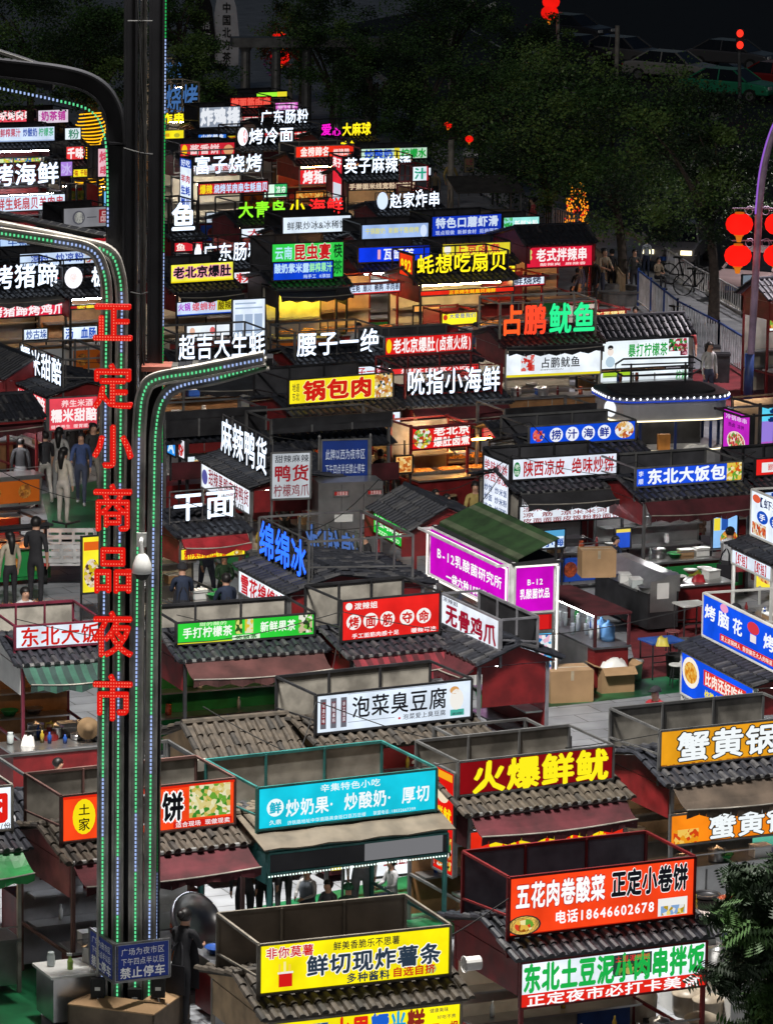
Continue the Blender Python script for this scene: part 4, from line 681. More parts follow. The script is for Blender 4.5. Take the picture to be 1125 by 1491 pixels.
# red luminous characters down the mast
REDL, REDD = em('e01c14', 1.0), em('ff8068', 1.0)
for ch, y0, y1 in (('正', 437, 497), ('定', 528, 594), ('小', 616, 680), ('商', 703, 772), ('品', 792, 862), ('夜', 888, 955), ('市', 980, 1048)):
    mb = MB(); a = mp(133, y1, MY-.36); b = mp(196, y0, MY-.36); w_ = b.x-a.x; h_ = (b-a).z
    add_text(mb, ch, a, (1, 0, 0), (0, -1, 0), w_, h_, REDL, .028, .06, pr('red_sheet_metal', (.35, .02, .02), .4)); 
    tris = []
    vs, fs, nz = glyph(ch, False)
    def inside(x, y):
        for f in fs:
            n = len(f); c = False; j = n-1
            for i in range(n):
                xi, yi = vs[f[i]][:2]; xj, yj = vs[f[j]][:2]
                if (yi > y) != (yj > y) and x < (xj-xi)*(y-yi)/(yj-yi)+xi: c = not c
                j = i
            if c: return True
        return False
    st = .066
    for i in range(16):
        for j in range(17):
            x, y = i*st, -.1+j*st
            if inside(x, y):
                p = a+Vector(((x*.96+.02)*w_, -.085, (y+.10)*h_*1.02)); mb.box((p.x-.008, p.y-.006, p.z-.008), (p.x+.008, p.y, p.z+.008), REDD)
    mb.build('luminous_character', mast)
# boxes at the foot
for x, y in ((142, 1440), (196, 1455), (230, 1440)):
    mb = MB(); p = mp(x, y, MY-.35); mb.box((p.x-.1, p.y, p.z-.14), (p.x+.1, p.y+.12, p.z+.14), RUB); mb.box((p.x-.04, p.y-.006, p.z-.03), (p.x+.04, p.y, p.z+.02), WHITEP)
    mb.tube([(p.x, p.y+.02, p.z-.14), (p.x+.05, p.y-.05, p.z-.28), (p.x+.15, p.y-.02, p.z-.22)], .01, PLW, 5); mb.build('control_box', mast)
mb = MB(); BX = pr('beige_panel_box', (.15, .11, .075), .75); q = mp(188, 1500, MY)
c0 = Vector((q.x, q.y, 0)); fa = [Vector((math.cos(R(25+90*i))*.95, math.sin(R(25+90*i))*.95, 0)) for i in range(4)]
for i in range(4):
    a, b = fa[i], fa[(i+1) % 4]; up_ = Vector((0, 0, .35))
    mb.prism([c0+a-Vector((0, 0, .4)), c0+b-Vector((0, 0, .4)), c0+b+up_, c0+a+up_], 0, (-(a+b).normalized()*.03), BX)
    mb.prism([c0+a+up_, c0+b+up_, c0+b*.55+up_*1.25, c0+a*.55+up_*1.25], 0, (0, 0, .02), CARD)
mb.build('base_box', mast)
# luminaires added at the mast head, above the frame, to light the near square
for i, (dx, dy) in enumerate(((1.2, -1.0), (-1.4, .4), (1.0, 1.4), (-.8, 2.2))):
    mb = MB(); p = Vector((dx+.4, dy, 24.2)); mb.bar((.4, .3, 24.3), p+Vector((0, 0, .08)), .04, MASTD); mb.box((p.x-.3, p.y-.2, p.z-.05), (p.x+.3, p.y+.2, p.z+.05), MASTD)
    mb.face([(p.x-.26, p.y-.16, p.z-.056), (p.x-.26, p.y+.16, p.z-.056), (p.x+.26, p.y+.16, p.z-.056), (p.x+.26, p.y-.16, p.z-.056)], em('fff4e4', 12)); lo_ = mb.build('added_luminaire', mast)
    ld = bpy.data.lights.new('added_luminaire_lamp', 'SPOT'); ld.energy = 21000 if i < 3 else 24000; ld.spot_size = R(130); ld.spot_blend = .8; ld.shadow_soft_size = .4; ld.color = (1, .96, .9)
    lo = bpy.data.objects.new('added_luminaire_lamp', ld); C.objects.link(lo); lo.parent = mast; lo.location = p-Vector((0, 0, .12)); lo.rotation_euler = (R(48) if i == 3 else R(12)*(-1 if dy < 0 else 1), R(8)*(1 if dx > 0 else -1), 0)
# the two blue boards round the mast
bp_ = UV(165.7, 1431.7, MY-.75)
bl = empty('no_parking_board', bp_, R(25), 'pair of blue no parking boards fixed round the foot of the light mast', 'sign')
NP = [T('广场为夜市区', 'e8ecf4', .12, .68, .90, .88, .005), T('下午四点半以后', 'e8ecf4', .12, .42, .90, .62, .005), T('禁止停车', 'f4f6fa', .10, .08, .92, .38, .03), B(.03, .96, .97, .975, 'c8d0e8'), B(.03, .02, .97, .035, 'c8d0e8'), B(.02, .02, .03, .975, 'c8d0e8'), B(.97, .02, .98, .975, 'c8d0e8')]
sign(bl, 'board_face', (0, 0, 0), (1, 0, 0), (0, -1, 0), .86, .56, '16389c', NP, lit=False, frame=MET)
sign(bl, 'board_face', (-.0, .95, 0), (0, -1, 0), (-1, 0, 0), .95, .56, '16389c', NP, lit=False, frame=MET)
cc = empty('security_camera', UV(205, 830, MY-.45), 0, 'white dome security camera on the light mast below the red characters', 'camera')
mb = MB(); mb.tube([(0, .2, .42), (0, -.02, .40), (.02, -.04, .22)], .03, PLW, 8); mb.box((-.07, .15, .30), (.07, .2, .5), PLW); mb.build('bracket', cc)
mb = MB(); mb.lathe([(.05, .24), (.09, .2), (.13, .1), (.145, .0), (.14, -.03)][::-1], (.02, -.05, 0), PLW, 16); mb.build('housing', cc, True)
mb = MB(); mb.lathe([(.02, -.14), (.08, -.11), (.115, -.04), (.12, -.03)], (.02, -.05, 0), RUB, 16); mb.build('lens_dome', cc, True)

# ---------------------------------------------------------------- trees
LEAF = [pr('leaf_mid_green', (.055, .125, .03), .55, 0, .4, 2), pr('leaf_dark_green', (.016, .038, .012), .6, 0, .4, 2), pr('leaf_light_green', (.12, .21, .05), .5, 0, .4, 2)]
BARK = pr('bark', (.07, .055, .045), .9, 0, .5, 8, .6)
def tree(lab, base, cpx, cpy, rx, ry, n=4200, leaf=.11, group='street trees around the market', trunk_r=.16, coil=False, narrow=False):
    b = U(*base, 0) if isinstance(base, tuple) else base; s = pxm(b); zc = (base[1]-cpy)/(s*.98) if isinstance(base, tuple) else 4
    cx = (cpx-base[0])/s; rX, rZ = rx/s, ry/s
    t = empty('tree', b, 0, lab, 'tree', group)
    mb = MB(); rnd = random.Random(int(base[0]*7+base[1]))
    fork = Vector((cx*.3, 0, max(1.6, zc-rZ*.75)))
    mb.tube(smooth([(0, 0, 0), (fork.x*.3+.05, .05, fork.z*.5), tuple(fork)], 5), [trunk_r*(1.2-.5*i/10) for i in range(11)], BARK, 9)
    for i in range(7):
        a = rnd.uniform(0, 6.28); e = Vector((cx+rX*.7*math.cos(a), rX*.7*math.sin(a), zc+rZ*rnd.uniform(-.3, .7)))
        mid = fork.lerp(e, .5)+Vector((rnd.uniform(-.3, .3), rnd.uniform(-.3, .3), .3)); pth = smooth([tuple(fork-Vector((0, 0, .2))), tuple(mid), tuple(e)], 4)
        mb.tube(pth, [trunk_r*.55*(1-.85*j/(len(pth)-1)) for j in range(len(pth))], BARK, 6)
    mb.build('trunk', t, True)
    mb = MB(); cl = []
    for i in range(58):
        while True:
            u = Vector((rnd.uniform(-1, 1), rnd.uniform(-1, 1), rnd.uniform(-1, 1)))
            if .25 < u.length < 1: break
        u = u*(1+rnd.uniform(-.1, .22)); cl.append((Vector((cx+u.x*rX, u.y*rX, zc+u.z*rZ)), rnd.uniform(.08, .19)*rX, rnd.choice((0, 0, 1, 1, 2))))
    ks = [mb.mi(m) for m in LEAF]
    for i in range(int(n*(1 if narrow else 3.2))):
        c, r, mi_ = rnd.choice(cl); p = c+Vector((rnd.gauss(0, r), rnd.gauss(0, r), rnd.gauss(0, r*.7)))
        a = Vector((rnd.uniform(-1, 1), rnd.uniform(-1, 1), rnd.uniform(-.7, .4))).normalized(); bb = a.cross(Vector((rnd.uniform(-1, 1), rnd.uniform(-1, 1), rnd.uniform(-1, 1)))).normalized()
        L = leaf*rnd.uniform(.6, 1.3)
        if narrow:
            for q in range(7):
                o = p+a*(q-3)*L*.30; 
                for sg in (-1, 1):
                    tip = o+bb*sg*L*.75+a*L*.25+Vector((0, 0, -.02)); side_ = a*L*.13; mid = o.lerp(tip, .45)
                    k0 = len(mb.v); mb.v += [tuple(o), tuple(mid+side_), tuple(tip), tuple(mid-side_)]; mb.f.append((k0, k0+1, k0+2, k0+3)); mb.m.append(ks[mi_])
        else:
            k0 = len(mb.v); mb.v += [tuple(p-a*L*.5), tuple(p+bb*L*.32), tuple(p+a*L*.5), tuple(p-bb*L*.32)]; mb.f.append((k0, k0+1, k0+2, k0+3)); mb.m.append(ks[mi_])
    mb.build('crown', t)
    if coil:
        mb = MB(); YC = em('ffb818', 1.6)
        for i in range(26):
            z = .35+i*.115; cxx = fork.x*.3*z/fork.z*1.4; pts = [Vector((cxx+math.cos(R(a))*(trunk_r+.18+.10*math.sin(i*.7)), math.sin(R(a))*(trunk_r+.14), z+.10*math.sin(R(a*1+i*20))*.6)) for a in range(180, 380, 18)]
            mb.tube(pts, .022, YC, 5)
        mb.build('light_coil', t)
    return t
tree('big dark tree over the road fence, trunk in a round planter', (905, 430), 868, 215, 150, 118, 9000)
tree('tree with thin forked trunk by the parked car and red lanterns', (1038, 470), 1005, 245, 112, 110, 7000)
tree('spreading tree over the sidewalk behind the shrimp stall', (697, 275), 705, 185, 90, 92, 6000)
tree('tree overlapping the crimson sign stall, dense dark crown', (800, 330), 775, 190, 95, 105, 6000)
tree('tree behind the far pink and yellow characters', (618, 215), 618, 135, 74, 75, 5000)
tree('slender tree by the pale gateway', (542, 200), 548, 115, 66, 72, 5000)
tree('tree with twin thin trunks behind the far signs', (484, 185), 478, 70, 72, 78, 5000)
tree('far tree beside the red lanterns at the top of the market', (440, 150), 425, 40, 52, 60, 3000)
tree('distant dark tree across the road at the top', (660, 160), 640, 30, 95, 60, 4500)
tree('broad distant tree hiding the parked cars', (790, 190), 770, 85, 60, 62, 3500)
tree('large dark tree filling the upper left corner', (40, 290), 55, 62, 125, 88, 9000)
tree('tree with yellow light coils wound round its trunk', (130, 295), 140, 95, 75, 75, 5000, trunk_r=.3, coil=True)
tree('tree right of the mast above the far yellow signs', (285, 240), 288, 130, 56, 66, 4500)
tree('upper tree right of the mast beside the feather flags', (262, 150), 255, 35, 42, 50, 2500)
tree('near leafy tree with feathery leaves cutting into the lower right corner', (1150, 1640), 1140, 1395, 92, 150, 2700, leaf=.18, narrow=True, trunk_r=.1)
# ---------------------------------------------------------------- people
def person(lab, foot, hpx, face, pose='stand', top='plain', topc=(.5, .5, .5), botc=(.02, .02, .025), shoec=(.05, .05, .05), hair='short', z=0, extra=None, group='people at the market', sleeves='long', dist=None):
    """one continuous skinned body; face = turn of the body, 0 looks at the camera"""
    p = U(foot[0], foot[1], z); H_ = hpx/(pxm(p)*.985); k = H_/1.7 if hpx else 1.0; k = max(.75, min(1.12, k))
    root = empty('person', p, R(face), lab, 'person', group)
    V, Ed, Rd, Cl = [], [], [], []
    def vtx(x, y, z_, r, c, par=None, r2=None):
        V.append((x, y, z_)); Rd.append((r, r2 or r)); Cl.append(c)
        if par is not None: Ed.append((par, len(V)-1))
        return len(V)-1
    sit = pose == 'sit'; lean = {'work': .10, 'lean': .22, 'bend': .35}.get(pose, .0)
    hz = .52 if sit else .92
    hip = vtx(0, 0, hz, .135, 'b', None, .105); wst = vtx(0, -lean*.3, hz+.16, .125, 't', hip, .095); ch = vtx(0, -lean*.8, hz+.36, .155, 't', wst, .11)
    sh = vtx(0, -lean, hz+.49, .10, 't', ch, .08); nk = vtx(0, -lean-.01, hz+.55, .052, 's', sh); hd0 = vtx(0, -lean-.03, hz+.63, .080, 's', nk, .088); hd1 = vtx(0, -lean-.035, hz+.71, .088, 's', hd0, .10); hd2 = vtx(0, -lean-.02, hz+.775, .062, 's', hd1, .07)
    nose = vtx(0, -lean-.135, hz+.675, .014, 's', hd1)
    for s in (-1, 1):
        sx = vtx(.165*s, -lean, hz+.475, .066, 't', sh)
        if pose in ('work', 'lean', 'bend'): el, wr = (.21*s, -lean-.12, hz+.24), (.12*s, -lean-.34, hz+.20)
        elif pose == 'phone': el, wr = ((.22*s, -.06, hz+.22), (.08*s, -.24, hz+.36)) if s > 0 else ((.22*s, .02, hz+.2), (.21*s, -.05, hz-.03))
        elif sit: el, wr = (.22*s, -.08, hz+.24), (.10*s, -.32, hz+.20)
        elif pose == 'walk': el, wr = (.22*s, .10*s, hz+.21), (.22*s, .10*s-.10, hz-.02)
        else: el, wr = (.225*s, .01, hz+.20), (.215*s, -.06, hz-.04)
        mid = 't' if sleeves == 'long' else 's'
        e_ = vtx(*el, .044, 't', sx); w1 = vtx(*(Vector(el).lerp(Vector(wr), .5)), .038, mid, e_); w_ = vtx(*wr, .026, mid, w1)
        d = (Vector(wr)-Vector(el)).normalized(); pl = Vector(wr)+d*.055; pm_ = vtx(*pl, .034, 's', w_, .02)
        side_ = d.cross(Vector((1, 0, 0))); side_ = side_.normalized() if side_.length > .1 else Vector((0, 1, 0))
        for q in range(4):
            o = pl+d*.045+side_*(q-1.5)*.019; t = o+d*(.03+.012*(1-abs(q-1.5)*.6))+Vector((-s*.006, 0, 0)); f1 = vtx(*o, .010, 's', pm_); f2 = vtx(*t, .008, 's', f1); vtx(*(t+d*.02+Vector((-s*.012, 0, 0))), .007, 's', f2)
        th = pl-d*.015+side_*.036; t1 = vtx(*th, .011, 's', pm_); vtx(*(th+d*.035+side_*.012), .008, 's', t1)
        if sit: kn, an = (.11*s, -.42, .50), (.11*s, -.42, .09)
        elif pose == 'walk': kn, an = (.09*s, -.12*s-.04, .50), (.09*s, -.24*s+.06, .09)
        else: kn, an = (.10*s, -.015, .49), (.10*s, .015, .085)
        h = vtx(.09*s, 0, hz-.04, .098, 'b', hip, .09); tk = vtx(*(Vector((.09*s, 0, hz-.04)).lerp(Vector(kn), .5)), .078, 'b', h); kk = vtx(*kn, .058, 'b', tk); cf = vtx(*(Vector(kn).lerp(Vector(an), .4)), .054, 'b', kk); aa = vtx(*an, .040, 'b', cf)
        hl = vtx(an[0], an[1]-.03, .05, .042, 'f', aa); vtx(an[0]+.01*s, an[1]-.14, .035, .036, 'f', hl)
    me = bpy.data.meshes.new('body'); me.from_pydata(V, Ed, []); o = bpy.data.objects.new('body', me); C.objects.link(o)
    sk = o.modifiers.new('skin', 'SKIN'); sk.use_smooth_shade = True
    for i, (a, b) in enumerate(Rd): me.skin_vertices[0].data[i].radius = (a, b)
    me.skin_vertices[0].data[0].use_root = True
    sb = o.modifiers.new('sub', 'SUBSURF'); sb.levels = 1; sb.render_levels = 1
    dg = bpy.context.evaluated_depsgraph_get(); ev = o.evaluated_get(dg); nm = bpy.data.meshes.new_from_object(ev); bpy.data.objects.remove(o); bpy.data.meshes.remove(me)
    o = bpy.data.objects.new('body', nm); C.objects.link(o); o.parent = root; o.scale = (k, k, k)
    nm.materials.clear()
    cm = {'s': SKIN, 't': cloth('top_'+'_'.join('%02d' % int(x*99) for x in topc), topc), 'b': cloth('bottom_'+'_'.join('%02d' % int(x*99) for x in botc), botc), 'f': cloth('shoe_'+'_'.join('%02d' % int(x*99) for x in shoec), shoec)}
    order = ['s', 't', 'b', 'f']
    for q in order: nm.materials.append(cm[q])
    segs = [(Vector(V[a]), Vector(V[b]), a, b) for a, b in Ed]
    for f in nm.polygons:
        c = f.center; best = None
        for a, b, ia, ib in segs:
            t = max(0, min(1, (c-a).dot(b-a)/max(1e-6, (b-a).length_squared))); dd = (a+(b-a)*t-c).length-(Rd[ia][0]*(1-t)+Rd[ib][0]*t)*.9
            if best is None or dd < best[0]: best = (dd, Cl[ib] if t > .35 else Cl[ia])
        f.material_index = order.index(best[1]); f.use_smooth = True
    # hair
    hc = Vector((0, -lean-.03, hz+.715)); mb = MB()
    def shell(rx, ry_, rz, zlo, front, m, off=(0, 0, 0)):
        N_, Mm = 12, 7; b0 = len(mb.v); kk_ = mb.mi(m)
        for i in range(Mm+1):
            for j in range(N_):
                a = 2*math.pi*j/N_; low = zlo if math.sin(a) > -.35 else front
                el_ = math.pi/2-(math.pi/2-low)*i/Mm
                mb.v.append((hc.x+off[0]+rx*math.cos(el_)*math.cos(a), hc.y+off[1]+ry_*math.cos(el_)*math.sin(a), hc.z+off[2]+rz*math.sin(el_)))
        for i in range(Mm):
            for j in range(N_): mb.f.append((b0+i*N_+j, b0+i*N_+(j+1) % N_, b0+(i+1)*N_+(j+1) % N_, b0+(i+1)*N_+j)); mb.m.append(kk_)
    if hair == 'cap':
        CP = cloth('cap', (.02, .02, .025)); shell(.112, .125, .115, -.1, .15, CP); mb.box((-.07, hc.y-.2, hc.z+.02), (.07, hc.y-.1, hc.z+.035), CP)
    elif hair == 'green':
        shell(.115, .13, .11, -.2, .1, cloth('green_cap', (.02, .12, .06)))
    else:
        shell(.104, .12, .108, -.75 if hair != 'long' else -1.1, .25, HAIR, (0, .008, 0))
        if hair == 'long': mb.tube([(0, hc.y+.08, hc.z+.02), (0, hc.y+.12, hc.z-.15), (0, hc.y+.12, hc.z-.38)], [.085, .08, .04], HAIR, 8)
        if hair == 'bun': mb.lathe([(.02, -.05), (.055, -.02), (.055, .03), (.02, .06)], (0, hc.y+.13, hc.z+.03), HAIR, 8)
    h = mb.build('hat' if hair in ('cap', 'green') else 'hair', root, True); h.scale = (k, k, k)
    mb = MB()
    for s in (-1, 1): mb.lathe([(.004, -.008), (.011, 0), (.004, .008)], (.034*s, -lean-.122, hz+.705), HAIR, 6)
    mb.box((-.022, -lean-.118, hz+.632), (.022, -lean-.112, hz+.64), pr('lips', (.3, .08, .07), .5)); e = mb.build('face_features', root); e.scale = (k, k, k)
    if extra == 'apron':
        mb = MB(); AP = cloth('apron', (.015, .015, .02))
        pts = [(-.17, hz+.02), (-.17, hz-.42), (.17, hz-.42), (.17, hz+.02), (.12, hz+.32), (-.12, hz+.32)]
        for yy, q in ((-lean-.155, 1), (.14, 1)):
            P2 = [Vector((x, yy, zz)) for x, zz in (pts if yy < 0 else pts[:4])]; mb.prism(P2, 0, (0, .012, 0), AP)
        for s in (-1, 1): mb.tube([(.11*s, -lean-.15, hz+.30), (.11*s, -lean*.9, hz+.53), (-.08*s, .115-lean*.5, hz+.25), (-.12*s, .14, hz+.02)], .016, AP, 5)
        a = mb.build('apron', root); a.scale = (k, k, k)
    if extra == 'skirt':
        mb = MB(); mb.lathe([(.20, .22), (.19, .5), (.15, .93)], (0, 0, 0), cloth('skirt', botc), 14); a = mb.build('skirt', root, True); a.scale = (k, k, k)
    if extra == 'vest':
        mb = MB(); mb.lathe([(.17, hz-.05), (.165, hz+.2), (.18, hz+.38), (.12, hz+.5)], (0, -lean*.5, 0), cloth('grey_vest', (.12, .14, .17)), 12); a = mb.build('vest', root, True); a.scale = (k, k, k)
    return root
WHT, CRM, BLK, GRY, NVY = (.6, .6, .6), (.55, .5, .42), (.02, .02, .024), (.2, .22, .25), (.02, .03, .06)
person('woman in cream top and wide cream trousers standing in the left aisle', (92, 763), 110, 150, 'phone', topc=CRM, botc=(.55, .5, .45), hair='long', shoec=(.4, .35, .3))
person('person in black shirt and pale shorts walking up the left aisle', (66, 730), 100, 200, 'walk', topc=BLK, botc=(.35, .33, .3), sleeves='short', shoec=WHT)
person('person in grey shirt half hidden behind the woman in cream', (86, 728), 104, 170, 'stand', topc=(.35, .34, .33), botc=(.3, .3, .3), hair='long')
person('man in black with glasses by the pink rice wine sign', (108, 695), 92, 20, 'stand', topc=BLK, botc=BLK)
person('tall man all in black seen from behind in the left aisle', (52, 886), 136, 165, 'phone', topc=BLK, botc=BLK, sleeves='short')
person('woman with long hair in beige jacket and black trousers, left edge', (15, 889), 114, 210, 'stand', topc=(.40, .35, .27), botc=BLK, hair='long')
person('man in white shirt, head above the beige panel at left', (36, 978), 122, 30, 'stand', topc=WHT, botc=NVY)
person('worker in black cap and apron at the noodle counter, back turned', (266, 945), 122, 190, 'work', topc=NVY, botc=BLK, hair='cap', extra='apron', sleeves='short')
person('woman in dark green serving at the noodle counter', (325, 905), 100, 10, 'work', topc=(.04, .10, .06), botc=BLK, hair='long')
person('second worker with dark hair and apron at the noodle counter, right', (331, 958), 120, 200, 'work', topc=NVY, botc=BLK, extra='apron', sleeves='short')
person('cook with hair bun and black apron beside the big steel lid', (262, 1492), 166, 150, 'work', topc=BLK, botc=BLK, hair='bun', extra='apron', sleeves='short')
person('woman in grey vest holding her head behind the fried potato sign', (447, 1352), 104, 330, 'sit', topc=(.5, .5, .5), botc=NVY, hair='short', extra='vest')
person('person in loose white shirt standing behind the teal stall', (525, 1350), 150, 0, 'stand', topc=(.65, .63, .6), botc=GRY)
person('boy in striped shirt seated at the right behind the teal stall', (570, 1338), 84, 300, 'sit', topc=(.5, .5, .52), botc=NVY)
person('person in green cap seated behind the yellow sign', (506, 1378), 96, 180, 'sit', topc=(.04, .07, .06), botc=NVY, hair='green')
person('person in dark shirt leaning at the left of the teal stall', (412, 1345), 140, 200, 'lean', topc=NVY, botc=BLK)
person('man in red shirt and black cap walking in the open paved gap', (952, 1128), 128, 330, 'walk', topc=(.35, .02, .03), botc=BLK, hair='cap', sleeves='short')
person('walker in black trousers, upper body hidden by orange lower sign', (1030, 1248), 150, 290, 'walk', topc=BLK, botc=BLK)
person('woman in pink top with hair tied up cooking at lower right', (1056, 1432), 142, 80, 'lean', topc=(.42, .2, .22), botc=NVY, hair='bun')
person('worker in pale shirt and black apron beside the rice ball stall', (1056, 882), 112, 150, 'work', topc=(.42, .43, .45), botc=BLK, extra='apron', hair='bun')
person('man in dark top bent over behind the brown carton', (882, 872), 92, 60, 'lean', topc=NVY, botc=BLK)
person('man in dark blue jacket standing alone by the blue fence', (820, 528), 82, 280, 'stand', topc=NVY, botc=NVY, shoec=(.3, .3, .3))
person('man in black jacket left of the planter tree', (889, 430), 66, 160, 'stand', topc=BLK, botc=BLK)
person('person in dark sweater right of the planter tree', (922, 432), 68, 10, 'phone', topc=(.05, .05, .05), botc=BLK)
person('child in white sitting on the planter edge', (902, 428), 46, 60, 'sit', topc=WHT, botc=(.3, .3, .35))
person('person in pale shirt leaning near the road railing', (940, 405), 56, 200, 'stand', topc=(.45, .5, .55), botc=NVY)
person('person seated low by the railing in brown', (957, 420), 50, 30, 'sit', topc=(.22, .18, .13), botc=BLK)
person('dark haired person behind the black gable roof of the lemon tea stall', (923, 520), 72, 0, 'stand', topc=BLK, botc=BLK)
person('person with mask at the right corner of the lemon tea roof', (996, 545), 70, 20, 'stand', topc=NVY, botc=BLK, hair='cap')
person('man in black seated left at the table by the steel cabinet', (562, 782), 74, 240, 'sit', topc=BLK, botc=BLK)
person('man in black seated beside the green sugarcane sign', (580, 775), 74, 300, 'sit', topc=BLK, botc=BLK)
person('man in dark red shirt eating across the table', (632, 775), 72, 60, 'sit', topc=(.08, .03, .03), botc=BLK)
person('man in blue shirt eating at the table, right', (648, 782), 72, 90, 'sit', topc=(.05, .15, .35), botc=BLK)
person('man with glasses in black jacket right of the blue ice characters', (537, 880), 104, 300, 'work', topc=BLK, botc=BLK)
person('man in dark shirt behind the steel cabinet', (553, 748), 92, 200, 'stand', topc=BLK, botc=BLK)
person('woman in black at the duck stall counter', (414, 812), 96, 0, 'work', topc=BLK, botc=BLK)
person('person in pale apron behind the amber seafood counter', (596, 700), 92, 340, 'work', topc=(.5, .4, .3), botc=(.1, .1, .1))
person('person in olive clothes squatting by the hotpot stall', (508, 335), 44, 60, 'sit', topc=(.2, .2, .13), botc=(.15, .15, .1))
person('diner with dark hair at the crimson sign counter, left', (805, 432), 46, 180, 'sit', topc=(.3, .25, .2), botc=BLK)
person('diner in black at the crimson sign counter, right', (840, 437), 50, 200, 'sit', topc=BLK, botc=BLK)
person('person in tan coat behind the fried skewer stall', (633, 300), 46, 0, 'stand', topc=(.25, .2, .12), botc=BLK)
person('man seated in dark clothes beside the beige panel, far left bottom', (32, 1250), 130, 320, 'sit', topc=NVY, botc=(.25, .2, .14))
person('person in cream stooping at the left counter', (58, 1222), 118, 90, 'bend', topc=(.5, .46, .38), botc=NVY)
person('customer in dark jacket under the black roof at the left edge', (30, 735), 96, 180, 'stand', topc=(.04, .04, .045), botc=(.3, .3, .32))

person('person in black trousers standing at the left post of the teal stall', (356, 1372), 150, 200, 'stand', topc=BLK, botc=BLK)
person('second person in black beside the left post of the teal stall', (384, 1362), 148, 150, 'phone', topc=(.04, .04, .05), botc=BLK)
person('dark haired child bent over the table behind the yellow sign', (478, 1372), 92, 320, 'sit', topc=(.1, .1, .12), botc=NVY)
# ---------------------------------------------------------------- furniture, boxes, carts
def thing_at(name, px, py, yaw, lab, cat, group=None, z=0): return empty(name, U(px, py, z), R(yaw), lab, cat, group)
def table(px, py, lab, w=.75, d=.6, h=.74, top=BLUEP, yaw=25):
    t = thing_at('folding_table', px, py, yaw, lab, 'table', 'folding tables')
    mb = MB(); mb.box((-w/2, -d/2, h-.03), (w/2, d/2, h), top); mb.build('table_top', t)
    for sx in (-1, 1):
        for sy in (-1, 1): mb = MB(); mb.bar((sx*(w/2-.05), sy*(d/2-.05), 0), (sx*(w/2-.04), sy*(d/2-.04), h-.03), .014, DARKMET); mb.build('leg', t)
    mb = MB()
    for sy in (-1, 1): mb.bar((-w/2+.05, sy*(d/2-.05), .35), (w/2-.05, sy*(d/2-.05), .35), .01, DARKMET)
    mb.build('stretcher', t); return t
table(962, 985, 'blue topped folding table with yellow bag on it in the open gap')
table(1004, 930, 'cluttered white topped side table behind the blue folding table', .6, .5, .74, WHITEP)
table(606, 790, 'low dark table where four men eat', 1.0, .6, .7, BLACKC)
def stool(px, py, lab, grp=None, c=RED, h=.45):
    t = thing_at('stool', px, py, 10, lab, 'stool', grp); mb = MB(); mb.lathe([(.15, h-.03), (.16, h-.015), (.15, h)], (0, 0, 0), c, 14); mb.build('seat', t)
    for a in range(4):
        mb = MB(); mb.tube([(.11*math.cos(a*1.57+.8), .11*math.sin(a*1.57+.8), h-.03), (.15*math.cos(a*1.57+.8), .15*math.sin(a*1.57+.8), 0)], .012, DARKMET, 6); mb.build('leg', t)
    mb = MB(); mb.tube([(.135*math.cos(i*.524), .135*math.sin(i*.524), .18) for i in range(13)], .009, DARKMET, 5); mb.build('foot_ring', t)
for x, y in ((984, 1000), (1000, 996)): stool(x, y, 'white stool stacked by the dark tub beside the blue table', 'stools near the blue table', WHITEP)
stool(996, 962, 'grey stool behind the blue folding table', None, MET); stool(978, 950, 'pink seated stool against the blue table', None, PINKP)
stool(655, 748, 'tan stool by the maroon crate under the amber counter', None, WOOD)
def carton(px, py, w, d, h, lab, yaw=20, open_=False):
    t = thing_at('carton', px, py, yaw, lab, 'box', 'cardboard cartons'); mb = MB()
    if open_:
        for a, b in (((-w/2, -d/2, 0), (w/2, -d/2+.01, h)), ((-w/2, d/2-.01, 0), (w/2, d/2, h)), ((-w/2, -d/2+.011, 0), (-w/2+.01, d/2-.011, h)), ((w/2-.01, -d/2+.011, 0), (w/2, d/2-.011, h)), ((-w/2+.011, -d/2+.011, 0), (w/2-.011, d/2-.011, .012))): mb.box(a, b, CARD)
    else:
        mb.box((-w/2, -d/2, 0), (w/2, d/2, h), CARD); mb.box((-w/2+.01, -.03, h+.001), (w/2-.01, .03, h+.004), pr('parcel_tape', (.5, .42, .3), .3)); mb.box((-.03, -d/2-.003, h*.7), (.03, -d/2-.001, h), pr('parcel_tape', (.5, .42, .3), .3))
    mb.build('carton_body', t)
    if open_:
        for q in (-1, 1):
            mb = MB(); mb.prism([Vector((-w/2, q*d/2, h)), Vector((w/2, q*d/2, h)), Vector((w/2, q*(d/2+.16), h-.12)), Vector((-w/2, q*(d/2+.16), h-.12))], 0, (0, 0, .01), CARD); mb.build('flap', t)
            mb = MB(); mb.prism([Vector((q*w/2, -d/2, h)), Vector((q*w/2, d/2, h)), Vector((q*(w/2+.16), d/2, h+.05)), Vector((q*(w/2+.16), -d/2, h+.05))], 0, (0, 0, .01), CARD); mb.build('flap', t)
    return t
carton(825, 1018, .85, .65, .62, 'closed cardboard carton in front of the magenta kiosk', 15)
cb = carton(892, 1005, .68, .5, .5, 'open cardboard carton holding a white plastic bag, right of the closed carton', 20, True)
mb = MB(); mb.mound((0, 0, 0), .28, .2, .22, PLW, 8, .5); tag(mb.build('plastic_bag', None, True), 'crumpled white plastic bag lying in the open carton', 'bag').location = cb.location+Vector((0, 0, .45))
bk = carton(868, 838, .7, .45, .55, 'brown carton standing on the glass topping cart', 10); bk.location = U(868, 838, 1.45)
